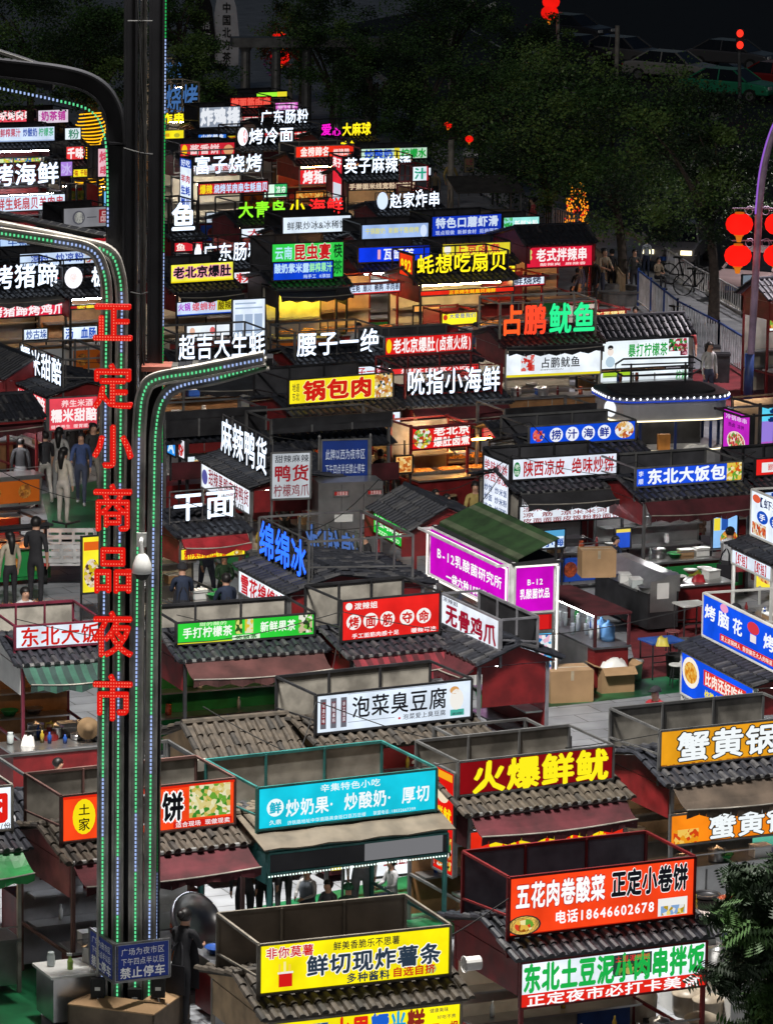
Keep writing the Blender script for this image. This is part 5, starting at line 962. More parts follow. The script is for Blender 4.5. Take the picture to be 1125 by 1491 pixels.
mb = MB(); mb.lathe([(.12, 0), (.15, .36), (.165, .37), (.165, .40)], (0, 0, 0), PLW, 16); t = mb.build('bucket', None, True); t.location = U(924, 990, 0); tag(t, 'white plastic bucket between the open carton and the blue table', 'bucket')
mb = MB(); mb.tube([(.165*math.cos(R(a)), -.04, .38+.1*math.sin(R(a))*-1) for a in range(0, 181, 20)], .006, MET, 5); mb.build('handle', t)
mb = MB(); mb.lathe([(.20, 0), (.23, .42), (.24, .44)], (0, 0, 0), RUB, 16); t = mb.build('tub', None, True); t.location = U(985, 985, 0); tag(t, 'dark round tub beside the two white stools', 'tub')
mb = MB(); mb.mound((0, 0, 0), .13, .1, .2, pr('yellow_bag', (.6, .5, .08), .4), 7, .5); tag(mb.build('snack_bag', None, True), 'yellow bag standing on the blue folding table', 'bag').location = U(964, 940, .745)
# glass topping cart
ct = thing_at('topping_cart', 845, 985, -66, 'long steel topping cart with glass shelf full of cups and bottles', 'cart'); MR = MAROON
mb = MB(); mb.box((-1.3, -.35, .1), (1.0, .35, .82), STEEL); mb.box((1.0, -.36, .08), (1.3, .36, .84), RED); mb.build('cabinet', ct)
mb = MB(); mb.box((-1.35, -.4, .84), (1.35, .4, .88), pr('dark_counter', (.08, .08, .09), .3)); mb.build('worktop', ct)
for x in (-1.3, 1.3):
    for y in (-.36, .36): mb = MB(); mb.bar((x, y, .88), (x, y, 1.5), .025, MAROON); mb.build('post', ct)
mb = MB(); mb.box((-1.35, -.4, 1.5), (1.35, .4, 1.54), MAROON); mb.build('cart_roof', ct)
mb = MB(); mb.tube([(-1.2, -.3, 1.46), (1.2, -.3, 1.46)], .02, em('ffffff', 50, True, False), 6); mb.build('lamp_tube', ct)
def on(rt_, x, y, z): return rt_.location+Matrix.Rotation(rt_.rotation_euler.z, 3, 'Z') @ Vector((x, y, z))
GLS = pr('clear_cup_plastic', (.6, .66, .7), .15, 0, .1); 
rng = random.Random(3)
def bottles(root, spots, lab, grp, z):
    for i, (x, y, m, hh) in enumerate(spots):
        mb = MB(); mb.lathe([(.035, 0), (.038, hh*.65), (.016, hh*.82), (.016, hh)], (0, 0, 0), m, 10); o = mb.build('bottle', None, True); o.location = on(root, x, y, z); tag(o, lab, 'bottle', grp)
def cups(root, spots, lab, grp, z):
    for x, y, n in spots:
        mb = MB()
        for q in range(n): mb.lathe([(.034, q*.05), (.045, q*.05+.11), (.048, q*.05+.115)], (0, 0, 0), GLS, 10)
        o = mb.build('cup_stack', None, True); o.location = on(root, x, y, z); tag(o, lab, 'cups', grp)
cups(ct, [(rng.uniform(-1.1, .7), rng.uniform(-.3, .2), rng.randint(2, 5)) for _ in range(12)], 'stack of clear plastic cups on the glass topping cart', 'cups on the topping cart', .882)
bottles(ct, [(rng.uniform(-1.1, .9), rng.uniform(0, .3), rng.choice((PLW, BLUEP, GREENP)), rng.uniform(.22, .34)) for _ in range(9)], 'bottle of syrup on the glass topping cart', 'bottles on the topping cart', .882)
wb = MB(); wb.lathe([(.13, 0), (.135, .1), (.125, .12), (.135, .25), (.12, .32), (.03, .37), (.03, .41)], (0, 0, 0), pr('blue_water_bottle', (.12, .3, .6), .15, 0, .1), 16)
for i, x in enumerate((.55, .85)):
    o = wb.build('water_bottle', None, True); o.location = on(ct, x, .15, .882); tag(o, 'large blue water bottle at the end of the topping cart', 'water bottle', 'large blue water bottles')
# steel oven cart, bowls, trays by the rice ball stall
ov = thing_at('steel_cart', 925, 905, -66, 'long stainless steel cooking cart with white notice on its end', 'cart')
mb = MB(); mb.box((-1.2, -.35, .1), (1.2, .35, .85), DARKMET); mb.build('cabinet', ov); mb = MB(); mb.prism([Vector((-1.2, -.38, .85)), Vector((-1.2, .38, .85)), Vector((-1.2, .38, 1.2)), Vector((-1.2, .1, 1.2))], 0, (2.4, 0, 0), STEEL); mb.build('hood', ov)
mb = MB(); mb.box((1.2, -.3, .45), (1.21, .3, 1.1), STEEL); mb.build('end_plate', ov); mb = MB(); mb.box((1.211, -.15, .72), (1.214, .12, 1.05), PLW); mb.build('notice', ov)
for x, y, n in ((925, 812, 3), (1005, 815, 1), (1025, 812, 1)):
    mb = MB()
    for q in range(n): mb.lathe([(.06, q*.06), (.15, q*.06+.08), (.16, q*.06+.09), (.14, q*.06+.085)], (0, 0, 0), PLW, 16)
    o = mb.build('bowl', None, True); o.location = U(x, y+20, .85); tag(o, 'stack of white bowls at the left of the steel worktop' if n > 1 else 'white enamel bowl with food beside the apron worker', 'bowl', None if n > 1 else 'bowls by the apron worker')
bx = thing_at('worktop_bench', 990, 905, 25, 'red fronted bench with steel top beside the apron worker', 'bench'); mb = MB(); mb.box((-1.2, -.35, .05), (1.0, .35, .8), RED); mb.build('bench_body', bx); mb = MB(); mb.box((-1.25, -.4, .8), (1.05, .4, .84), STEEL); mb.build('bench_top', bx)
# steel cabinet behind the blue notice, and the notice itself
cabn = thing_at('steel_cabinet', 462, 862, 14, 'large stainless steel cabinet with two red warning labels below blue notice', 'cabinet')
mb = MB(); mb.box((0, 0, .15), (1.40, .7, 2.35), STEEL); mb.build('cabinet_body', cabn); mb = MB()
for x in (.5, .98): mb.box((x-.004, -.008, .2), (x+.004, -.002, 2.3), DARKMET)
mb.box((.35, -.012, 1.5), (.75, -.004, 1.66), WHITEP); mb.box((.9, -.012, 1.54), (1.25, -.004, 1.72), WHITEP); mb.build('cabinet_door', cabn)
for x in (.32, 1.05): sign(cabn, 'warning_label', (x, -.01, 2.05), (1, 0, 0), (0, -1, 0), .34, .13, 'a81c1c', [T('注意高温', 'e0c0c0', .2, .15, .9, .85, .02)], lit=False, thick=.008)
bn = thing_at('blue_notice', 463, 850, 14, 'dark blue night market notice on two posts above the steel cabinet', 'sign')
for x in (0, 1.12): mb = MB(); mb.tube([(x, .03, 0), (x, .03, 3.15)], .03, MET, 8); mb.lathe([(.03, 0), (.04, .04), (.01, .08)], (x, .03, 3.15), MET, 8); mb.build('post', bn)
sign(bn, 'notice_board', (.04, 0, 2.22), (1, 0, 0), (0, -1, 0), 1.04, .9, '12327e', [T('此牌以西为夜市区', 'c8d4ec', .08, .52, .92, .78, .01), T('下午四点半后禁止停车', 'c8d4ec', .08, .18, .92, .42, .01)], lit=False)
db = thing_at('duck_menu_board', 393, 872, 16, 'upright white menu board with large dark red duck characters', 'sign')
sign(db, 'board_face', (0, 0, 2.12), (1, 0, 0), (0, -1, 0), .86, 1.0, 'c2c8ce', [T('甜辣麻辣', '303238', .08, .78, .95, .95, .01), T('鸭货', '9a2028', .06, .38, .96, .74, .035), T('柠檬鸡爪', '803038', .06, .06, .96, .33, .015)], .75, MET)
for x in (.03, .83): mb = MB(); mb.bar((x, .05, 0), (x, .05, 3.1), .02, MET); mb.build('post', db)
ym = thing_at('yellow_mutton_board', 1098, 880, -60, 'yellow standing mutton board with red characters at the right edge', 'sign')
sign(ym, 'board_face', (0, 0, .35), (.6, .8, 0), (.8, -.6, 0), .9, 1.35, 'f4e040', [T('羊', 'e02a20', .05, .68, .45, .95, .05), T('肉', 'e02a20', .5, .68, .95, .95, .05), B(.05, .5, .9, .58, 'e85a30'), PIC(.05, .05, .95, .4, 'f0c080,e88040,f8e8c0,c04828', True)], .95, WHITEP)
for x in (.1, .6): mb = MB(); mb.bar((x*.6, x*.8, 0), (x*.6, x*.8, .4), .02, WHITEP); mb.build('leg', ym)
# letters seen from behind, faint glow put in: the ice stall's second rack
bkk = thing_at('letter_rack', 440, 905, -50, 'rack of faintly glowing blue letters seen from behind, beside the neon ice sign', 'sign')
sign(bkk, 'rack_letters', (1.8, 0, 1.35), (-1, 0, 0), (0, -1, 0), 1.8, .75, None, [T('绵绵冰', '6088d8', .02, 0, .98, 1, .05)], lk=.35)
for x in (0, .9, 1.8): mb = MB(); mb.bar((x, -.1, 0), (x, -.1, 2.2), .02, MET); mb.build('post', bkk)
# big tilted steel lid, griddle, spray bottle
lid = thing_at('griddle_lid', 285, 1452, 40, 'big round steel griddle lid tipped up beside the cook', 'lid'); mb = MB(); rr = .42
mb.lathe([(rr, -.06), (rr+.015, -.05), (rr+.015, .05), (rr-.02, .06), (rr-.03, -.02), (.1, -.05)], (0, 0, 0), STEEL, 28); l2 = mb.build('lid_shell', lid, True); l2.location = (0, 0, 1.18); l2.rotation_euler = (R(55), R(8), 0)
mb = MB(); mb.bar((.25, .15, .0), (.3, .2, 1.1), .03, DARKMET); mb.bar((-.2, .2, 0), (-.15, .2, .9), .03, DARKMET); mb.build('stand', lid)
mb = MB(); mb.lathe([(.4, .78), (.42, .8), (.42, .86)], (0, 0, 0), DARKMET, 24); mb.build('griddle', lid)
pc_ = thing_at('pancake_counter', 150, 1480, 25, 'steel topped pancake counter with tan board left of the mast foot', 'counter'); mb = MB(); mb.box((-.9, -.35, .1), (.9, .35, .76), STEEL); mb.build('counter_body', pc_); mb = MB(); mb.box((-.95, -.4, .76), (.95, .4, .8), WHITEP); mb.build('counter_top', pc_)
mb = MB(); mb.lathe([(.04, 0), (.045, .12), (.02, .17), (.02, .2)], (0, 0, 0), pr('lime_plastic', (.35, .55, .1), .3), 10); mb.box((-.05, -.012, .2), (.03, .012, .24), WHITEP); o = mb.build('spray_bottle'); o.location = on(pc_, -.55, -.1, .80); tag(o, 'lime green spray bottle on the pancake counter', 'bottle')
rc = thing_at('steel_red_counter', 305, 1478, 25, 'red fronted steel counter behind the cook with the bun', 'counter'); mb = MB(); mb.box((-.1, -.3, .08), (1.2, .3, .74), RED); mb.build('counter_body', rc); mb = MB(); mb.box((-.15, -.35, .74), (1.25, .35, .92), STEEL); mb.build('counter_top', rc)
# lower right corner: white counters, wok, trays, pots
wc = thing_at('white_counter', 1045, 1490, -66, 'white panelled serving counter in the lower right corner', 'counter'); mb = MB(); mb.box((-1.1, -.4, 0), (1.1, .4, .9), WHITEP); mb.build('counter_body', wc); mb = MB(); mb.box((-1.15, -.45, .9), (1.15, .45, .94), STEEL); mb.build('counter_top', wc)
wk = thing_at('food_bench', 1070, 1395, 25, 'pale bench of cooked food by the woman in pink', 'bench'); mb = MB(); mb.box((-1.0, -.35, .05), (1.0, .45, .78), WHITEP); mb.build('bench_body', wk); mb = MB(); mb.box((-1.05, -.4, .78), (1.05, .5, .82), pr('pinkish_top', (.45, .38, .36), .4)); mb.build('bench_top', wk)
def tray(root, x, y, z, fm, lab, w=.36, d=.26):
    o = MB(); o.box((-w/2, -d/2, 0), (w/2, d/2, .012), STEEL)
    for q in ((-w/2, -d/2, w/2, -d/2+.01), (-w/2, d/2-.01, w/2, d/2), (-w/2, -d/2+.011, -w/2+.01, d/2-.011), (w/2-.01, -d/2+.011, w/2, d/2-.011)): o.box((q[0], q[1], .0121), (q[2], q[3], .07), STEEL)
    t = o.build('food_tray'); t.location = on(root, x, y, z); t.rotation_euler = root.rotation_euler; tag(t, lab, 'food tray'); m = MB(); m.mound((0, 0, .013), w/2-.02, d/2-.02, .10, fm, 8); m.build('heaped_food', t)
tray(wk, .55, .1, .82, pr('yellow_noodles', (.75, .5, .04), .5, 0, .4, 20), 'tray of bright yellow noodles at the right of the food bench'); tray(wk, -.0, .3, .82, FOODR, 'tray of reddish food at the back of the food bench'); tray(wk, .2, -.2, .82, FOODG, 'tray of golden food at the front of the food bench')
tray(wc, -.6, .0, .94, FOODM, 'plate of yellow green vegetables on the white counter', .4, .24)
wo = MB(); wo.lathe([(.06, 0), (.16, .05), (.21, .11), (.215, .11), (.16, .06)], (0, 0, 0), DARKMET, 20); o = wo.build('wok', None, True); o.location = on(wk, -.5, .05, .95); tag(o, 'black wok with food on the food bench', 'wok'); mb = MB(); mb.lathe([(.15, -.12), (.17, .03)], (0, 0, 0), RUB, 14); mb.build('wok_ring', o)
bottles(wk, [(-.78, -.1, pr('oil', (.5, .35, .04), .2), .3)], 'tall bottle of cooking oil left of the wok', None, .82)
for x, y, r, lab in ((1004, 1478, .26, 'round cream lidded pot below the white and green sign'), (1030, 1488, .22, 'second cream pot with lid, nearer the white counter'), (1020, 1515, .24, 'cream basin at the bottom edge')):
    mb = MB(); mb.lathe([(r*.9, 0), (r, .1), (r, .3), (r*1.06, .31), (r*1.06, .34), (r*.5, .40), (.03, .42)], (0, 0, 0), pr('cream_enamel', (.5, .42, .32), .4), 18); o = mb.build('pot', None, True); o.location = U(x, y, .3); tag(o, lab, 'pot')
mb = MB(); mb.box((-.42, -.28, 0), (.42, .28, .4), BLUEP); o = mb.build('cool_box'); o.location = U(865, 1500, .25); o.rotation_euler = (0, 0, R(25)); tag(o, 'royal blue cool box with white lid under the red strip', 'cool box'); mb = MB(); mb.box((-.44, -.3, .4), (.44, .3, .47), PLW); mb.build('lid', o)
sc_ = thing_at('scooter', 930, 1512, 10, 'cream electric scooter parked under the green lettered sign', 'scooter')
mb = MB(); CE = pr('cream_paint', (.5, .45, .36), .35); mb.box((-.22, -.05, .35), (.22, .6, .65), CE); mb.lathe([(.18, 0), (.2, .35), (.12, .62)], (0, -.25, .35), CE, 12); mb.build('scooter_body', sc_); mb = MB(); mb.tube([(-.32, -.2, 1.05), (0, -.3, 1.0), (.32, -.2, 1.05)], .02, RUB, 6); mb.build('handlebar', sc_)
for s in (-1, 1): mb = MB(); mb.tube([(.3*s, -.2, 1.05), (.3*s, -.3, 1.2)], .05, PLW, 8); mb.build('mirror', sc_)
for y in (-.45, .6): mb = MB(); mb.tube([(-.05, y, .22), (.05, y, .22)], .22, RUB, 16); mb.build('wheel', sc_)
vp = MB(); vp.tube([(0, 0, 0), (0, -.22, .0)], .10, PLW, 16, False); vp.tube([(0, -.22, 0), (0, -.24, 0)], .115, PLW, 16, False); o = vp.build('vent_pipe'); o.location = UV(698, 1402, 59.0); o.rotation_euler = (0, 0, R(-66)); tag(o, 'white round vent pipe sticking out of the red end wall', 'pipe')
# gas bottle in the left stall
gb = MB(); gb.lathe([(.14, 0), (.16, .05), (.16, .35), (.1, .42), (.05, .44), (.05, .5)], (0, 0, 0), RED, 14); o = gb.build('gas_bottle', None, True); o.location = U(72, 1100, .55); tag(o, 'red gas bottle on the shelf under the green striped awning', 'gas bottle'); mb = MB(); mb.tube([(-.06, 0, .5), (-.06, 0, .58), (.06, 0, .58), (.06, 0, .5)], .012, pr('yellow_valve', (.6, .45, .03), .4), 5); mb.build('valve', o)
lc = thing_at('prep_counter', 80, 1150, 25, 'long white topped prep counter with bags and bottles under the striped awning', 'counter'); mb = MB(); mb.box((-.9, -.35, .1), (1.3, .35, .80), RED); mb.build('counter_body', lc); mb = MB(); mb.box((-.95, -.4, .8), (1.35, .4, .84), STEEL); mb.build('counter_top', lc)
bottles(lc, [(-.1, 0, BLUEP, .2), (.15, -.1, BLUEP, .16), (-.2, .1, pr('oil', (.5, .35, .04), .2), .22)], 'small sauce bottle on the prep counter under the striped awning', 'bottles on the prep counter', .842)
mb = MB(); mb.mound((0, 0, 0), .12, .1, .2, PLW, 8, .5); o = mb.build('white_bag', None, True); o.location = on(lc, -.5, 0, .842); tag(o, 'white bag of food on the prep counter', 'bag')
# fan on the mast's left
fan = thing_at('woven_fan', 128, 1150, 0, 'round straw hat hanging by the mast at the left', 'hat'); mb = MB(); mb.lathe([(.2, 0), (.19, .02), (.09, .06), (.08, .14), (.02, .16)], (0, 0, 0), pr('straw', (.22, .14, .07), .8), 18); f2 = mb.build('hat_crown', fan, True); f2.location = (0, 0, 1.1); f2.rotation_euler = (R(70), R(25), 0)
# ---------------------------------------------------------------- trailer kiosk with bulbs
kt = thing_at('snack_trailer', 905, 706, 16, 'rounded silver snack trailer with bulb edged dark roof', 'trailer'); mb = MB()
def rr_(w, d, r, n=5):
    out = []
    for cx, cy, a0 in ((w/2-r, d/2-r, 0), (-w/2+r, d/2-r, 90), (-w/2+r, -d/2+r, 180), (w/2-r, -d/2+r, 270)):
        for i in range(n+1): a = R(a0+90*i/n); out.append(Vector((cx+r*math.cos(a), cy+r*math.sin(a), 0)))
    return out
kc = Vector((1.25, .9, 0)); o1 = [p+kc+Vector((0, 0, 1.55)) for p in rr_(3.0, 2.0, .6)]; SILV = pr('silver_paint', (.42, .42, .44), .35, .3, .15)
mb.prism(o1, 0, (0, 0, .55), SILV); mb.build('upper_body', kt)
mb = MB(); mb.prism([p+kc+Vector((0, 0, 2.1)) for p in rr_(3.1, 2.1, .6)], 0, (0, 0, .06), DARKMET); mb.prism([p+kc+Vector((0, 0, 2.16)) for p in rr_(2.5, 1.5, .4)], 0, (0, 0, .05), BLACKC); mb.build('trailer_roof', kt)
ring = rr_(3.14, 2.14, .62, 6); ring.append(ring[0]); mb = MB(); wb_ = em('f4f8ff', 2.2, False)
for p in walk([q+kc+Vector((0, 0, 2.1)) for q in ring], .17): mb.lathe([(.008, -.03), (.028, 0), (.008, .03)], tuple(p), wb_, 6)
mb.build('bulb_string', kt)
mb = MB(); mb.tube([q+kc+Vector((0, 0, 2.03)) for q in ring], .02, em('2848c8', .8), 5); mb.build('blue_trim', kt)
mb = MB(); mb.tube([q+kc+Vector((0, 0, 1.55)) for q in rr_(3.04, 2.04, .62, 6)[10:]], .018, em('fff0c8', 2, True, False), 5); mb.build('light_edge', kt)
mb = MB(); mb.prism([p+kc+Vector((0, 0, .25)) for p in rr_(3.0, 2.0, .6)], 0, (0, 0, .55), SILV); mb.tube([q+kc+Vector((0, 0, .82)) for q in rr_(3.04, 2.04, .62, 6)[10:]], .018, em('fff0c8', 2, True, False), 5); mb.build('lower_body', kt)
for x, y in ((-.2, .6), (.4, -.08), (1.3, -.08), (2.2, -.08), (2.65, .6), (2.6, 1.6), (.0, 1.7)): mb = MB(); mb.bar((x, y, .8), (x, y, 1.55), .03, pr('navy_frame', (.02, .04, .15), .4)); mb.build('window_post', kt)
mb = MB(); mb.box((.2, .9, .8), (2.3, 1.0, 1.5), DARKMET); mb.box((.9, -.02, .82), (1.2, .1, 1.2), pr('orange_carton', (.5, .2, .04), .6)); mb.build('back_counter', kt)
mb = MB(); mb.tube([(.3, .5, 1.5), (2.3, .5, 1.5)], .02, em('fff4e0', 16, True, False), 6); mb.build('lamp_tube', kt)
mb = MB(); mb.mound((1.9, -.0, .8), .35, .15, .14, PLW, 8, .4); mb.build('white_bags', kt)
mb = MB(); ellipse(mb, (-.18, .35, 1.82), (.45, -.9, 0), (-.9, -.45, 0), .2, .2, em('f4f8ff', 1.1), .06); mb.build('round_light', kt)
rk = MB(); path = [Vector((x, 0, z)) for x, z in ((-.9, 0), (-1.1, .12), (-1.1, .3), (-.9, .42), (.9, .42), (1.1, .3), (1.1, .12), (.9, 0), (-.9, 0))]
rk.tube(path, .025, DARKMET, 6); rk.tube([(-.95, 0, .14), (.95, 0, .14)], .02, DARKMET, 6); rk.tube([(-.95, 0, .28), (.95, 0, .28)], .02, DARKMET, 6)
for x in (-.7, .7): rk.bar((x, 0, -.25), (x, 0, .3), .02, DARKMET)
r_ = rk.build('roof_rack', kt); r_.location = kc+Vector((.1, .5, 2.42))
# ---------------------------------------------------------------- vehicles
def cargo_trike(px, py, yaw, lab, c):
    t = thing_at('cargo_tricycle', px, py, yaw, lab, 'cargo tricycle', 'cargo tricycles'); m = pr('trike_paint_'+lab[:5].strip(), c, .5)
    mb = MB(); mb.box((-.6, -.9, .5), (.6, .9, .56), m); mb.build('bed', t)
    for a, b in (((-.62, -.9), (-.58, .9)), ((.58, -.9), (.62, .9)), ((-.57, -.92), (.57, -.88)), ((-.57, .88), (.57, .92))):
        mb = MB(); lx = b[0]-a[0]; ly = b[1]-a[1]
        for z in (.57, .72, .87): mb.box((a[0], a[1], z), (b[0], b[1], z+.09), m)
        if lx > ly:
            for i in range(4): x = a[0]+lx*(i+.5)/4; mb.box((x-.03, a[1]-.015, .57), (x+.03, b[1]+.015, .96), m)
        else:
            for i in range(5): y = a[1]+ly*(i+.5)/5; mb.box((a[0]-.015, y-.03, .57), (b[0]+.015, y+.03, .96), m)
        mb.build('side_board', t)
    for x in (-.5, .5): mb = MB(); mb.tube([(x-.07, -.35, .27), (x+.07, -.35, .27)], .27, RUB, 18); mb.tube([(x-.075, -.35, .27), (x+.075, -.35, .27)], .13, STEEL, 12); mb.build('wheel', t)
    mb = MB(); mb.tube([(-.05, 1.9, .26), (.05, 1.9, .26)], .26, RUB, 18); mb.build('wheel', t)
    mb = MB(); mb.bar((0, .9, .5), (0, 1.7, .5), .06, DARKMET); mb.tube([(0, 1.9, .26), (0, 1.65, .9), (-.3, 1.5, 1.0)], .025, DARKMET, 6); mb.tube([(0, 1.65, .9), (.3, 1.5, 1.0)], .025, DARKMET, 6); mb.box((-.15, 1.0, .56), (.15, 1.35, .75), RUB); mb.build('front_frame', t)
    for x in (-.45, .45): mb = MB(); mb.box((x-.06, -.945, .5), (x+.06, -.922, .56), pr('tail_lamp', (.4, .02, .02), .3)); mb.build('tail_lamp', t)
cargo_trike(98, 845, 5, 'white slatted cargo tricycle standing in the left aisle', (.55, .55, .55)); cargo_trike(975, 800, 8, 'beige and red cargo tricycle seen under the rice ball awning', (.38, .22, .15))
cargo_trike(118, 1310, 20, 'grey cargo tricycle parked beside the pink gabled stall', (.3, .28, .26))
def car(px, py, yaw, lab, c, c2=None, lit=False, L=4.5):
    t = thing_at('parked_car', px, py, yaw, lab, 'car', 'cars along the dark road'); m = pr('car_paint_%d_%d' % (px, py), c, .25, .2, .05); GL_ = pr('car_glass', (.01, .012, .015), .08)
    W2 = .88; prof = [(-L/2, .35), (-L/2, .62), (-L/2+.15, .80), (-1.2, .92), (1.55, .98), (L/2-.1, .9), (L/2, .6), (L/2, .35)]
    mb = MB(); mb.prism([Vector((-W2, y, z)) for y, z in prof], 0, (2*W2, 0, 0), m); b = mb.build('car_body', t); bv = b.modifiers.new('bevel', 'BEVEL'); bv.width = .08; bv.segments = 3
    cab = [(-1.15, .93), (-.45, 1.42), (.95, 1.45), (1.75, .97)]; n = len(cab); mb = MB(); k = mb.mi(pr('car_paint_%d_%d' % (px, py), c)); g = mb.mi(GL_); b0 = 0
    for x, f in ((-W2+.03, 1), (W2-.03, 1)):
        for y, z in cab: mb.v.append((x*(1-.22*(z-.93)/.5), y, z))
    mb.f += [(1, 2, 6, 5)]; mb.m += [mb.mi(m)]; mb.build('roof', t)
    mb2 = MB(); mb2.v = list(mb.v); mb2.f = [(0, 1, 5, 4), (2, 3, 7, 6), (0, 3, 2, 1), (4, 5, 6, 7)]; mb2.m = [mb2.mi(GL_)]*4; mb2.build('windows', t)
    mb = MB()
    for x in (-W2+.05, W2-.05):
        s = x/abs(x)
        for (y0, z0), (y1, z1) in (((-1.15, .93), (-.45, 1.42)), ((.25, .95), (.25, 1.43)), ((1.75, .97), (.95, 1.45))): mb.bar((x*(1-.22*(z0-.93)/.5)+.01*s, y0, z0), (x*(1-.22*(z1-.93)/.5)+.01*s, y1, z1), .03, m)
    mb.build('pillar', t)
    for x in (-W2+.08, W2-.08):
        for y in (-1.35, 1.35): mb = MB(); mb.tube([(x-.11, y, .32), (x+.11, y, .32)], .32, RUB, 20); mb.tube([(x-.115, y, .32), (x+.115, y, .32)], .20, STEEL, 10); mb.build('wheel', t)
    for x in (-.62, .62):
        mb = MB(); mb.box((x-.18, -L/2-.012, .62), (x+.18, -L/2+.05, .76), em('fff0c0', 2.5) if lit else PLW); mb.build('headlight', t)
        mb = MB(); mb.box((x-.18, L/2-.05, .68), (x+.18, L/2+.012, .82), pr('tail_lamp', (.4, .02, .02), .3)); mb.build('tail_lamp', t)
    mb = MB(); mb.box((-.26, -L/2-.02, .42), (.26, -L/2-.008, .55), BLUEP); mb.build('number_plate', t)
    return t
car(985, 385, -12, 'dark silver car whose lit headlight faces the market, behind the fence', (.16, .15, .15), lit=True)
car(1108, 430, -28, 'pinkish silver car at the right edge behind the lantern post', (.38, .28, .28))
car(978, 118, 62, 'white car parked among dark cars at the upper right', (.30, .29, .27)); car(1062, 145, 62, 'green and dark taxi at the upper right', (.03, .28, .14))
car(840, 92, 55, 'black car left of the white car, in darkness', (.02, .02, .02)); car(830, 60, 55, 'dark car at the top left of the road, nearly unlit', (.03, .03, .035)); car(1065, 100, 62, 'dark grey van like car beyond the green taxi', (.08, .08, .085)); car(1140, 135, 62, 'red car at the right edge beyond the taxi', (.25, .02, .02))
car(720, 240, -12, 'white car behind the sidewalk trees near the white railing', (.4, .4, .42)); car(905, 95, 55, 'dim silver car between the white car and pale pole', (.1, .1, .1)); car(770, 120, 50, 'shadowed car under the distant trees', (.05, .05, .05))
car(1010, 205, -14, 'dark car with red tail lights behind the big tree', (.03, .03, .03))
mb = MB()
# ---------------------------------------------------------------- railings
def railing(pts, lab, c, hgt=1.0, step=.24, top=None):
    a = U(*pts[0]); t = empty('railing', a, 0, lab, 'railing', 'railings by the road'); m = pr('rail_'+lab.split()[0], c, .45); tm = top or m; P3 = [U(*p)-a for p in pts]
    r1, po, ba = MB(), MB(), MB()
    for p, q in zip(P3[:-1], P3[1:]):
        for z in (.15, hgt): r1.bar(p+Vector((0, 0, z)), q+Vector((0, 0, z)), .022, tm if z > .5 else m)
        n = int((q-p).length/step)
        for i in range(n): x = p+(q-p)*(i/n); ba.bar(x+Vector((0, 0, .15)), x+Vector((0, 0, hgt)), .019, m)
        n = max(1, int((q-p).length/2.2))
        for i in range(n+1): x = p+(q-p)*(i/n); po.bar(x, x+Vector((0, 0, hgt+.08)), .03, tm)
    r1.build('rail', t); ba.build('bars', t); po.build('posts', t)
railing([(928, 445), (985, 492), (1045, 525), (1100, 560)], 'blue topped white railing between the market and the bicycle lane', (.6, .62, .66), 1.1, top=pr('blue_rail', (.02, .07, .32), .4))
railing([(935, 375), (1010, 425), (1080, 462), (1140, 490)], 'white low railing in front of the parked silver car', (.55, .55, .55), .8)
railing([(630, 240), (700, 285), (770, 325), (840, 352)], 'pale railing along the road beneath the sidewalk trees', (.4, .42, .46), .9)
railing([(865, 400), (890, 420), (908, 445)], 'short tan railing left of the round planter', (.35, .25, .15), .9)
pt_ = thing_at('planter', 896, 440, 0, 'round dark planter kerb round the big tree', 'planter'); mb = MB(); mb.lathe([(.95, 0), (.95, .38), (1.0, .4), (1.0, .45), (.75, .45), (.75, .3)], (0, 0, 0), MET, 24); mb.build('planter_wall', pt_)
for i, (x, y) in enumerate(((1036, 545), (1050, 556))): 
    mb = MB(); mb.box((-.2, -.2, 0), (.2, .2, .75), SHEET if i == 0 else DARKMET); o = mb.build('litter_bin'); o.location = U(x, y, 0); tag(o, 'pale grey litter bin by the blue railing' if i == 0 else 'dark litter bin right of the pale one', 'bin'); mb = MB(); mb.prism([Vector((-.22, -.22, .751)), Vector((.22, -.22, .751)), Vector((.22, .22, .751)), Vector((-.22, .22, .751))], 0, (0, 0, .06), DARKMET); mb.build('bin_lid', o)
def bicycle(px, py, yaw, lab):
    t = thing_at('bicycle', px, py, yaw, lab, 'bicycle', 'bicycles by the railing')
    for y in (-.52, .52):
        mb = MB(); mb.tube([(0, y+.33*math.cos(i*.393), .33+.33*math.sin(i*.393)) for i in range(17)], .02, RUB, 6)
        for i in range(4): mb.bar((0, y, .33), (0, y+.32*math.cos(i*1.57), .33+.32*math.sin(i*1.57)), .004, MET)
        mb.build('wheel', t)
    mb = MB()
    for a, b in (((0, -.52, .33), (0, -.35, .85)), ((0, -.35, .8), (0, .05, .32)), ((0, .05, .32), (0, .2, .85)), ((0, -.33, .75), (0, .18, .72)), ((0, .05, .32), (0, .52, .33)), ((0, .52, .33), (0, .18, .72))): mb.bar(a, b, .018, DARKMET)
    mb.build('frame', t); mb = MB(); mb.bar((-.25, -.3, .95), (.25, -.3, .95), .014, MET); mb.bar((0, -.35, .85), (0, -.3, .95), .014, MET); mb.build('handlebar', t); mb = MB(); mb.box((-.07, .1, .85), (.07, .36, .9), RUB); mb.build('saddle', t)
bicycle(995, 415, 60, 'dark bicycle leaning by the low white railing'); bicycle(1015, 432, 60, 'second dark bicycle nearer the forked tree'); bicycle(985, 490, 30, 'black bicycle against the blue topped railing')
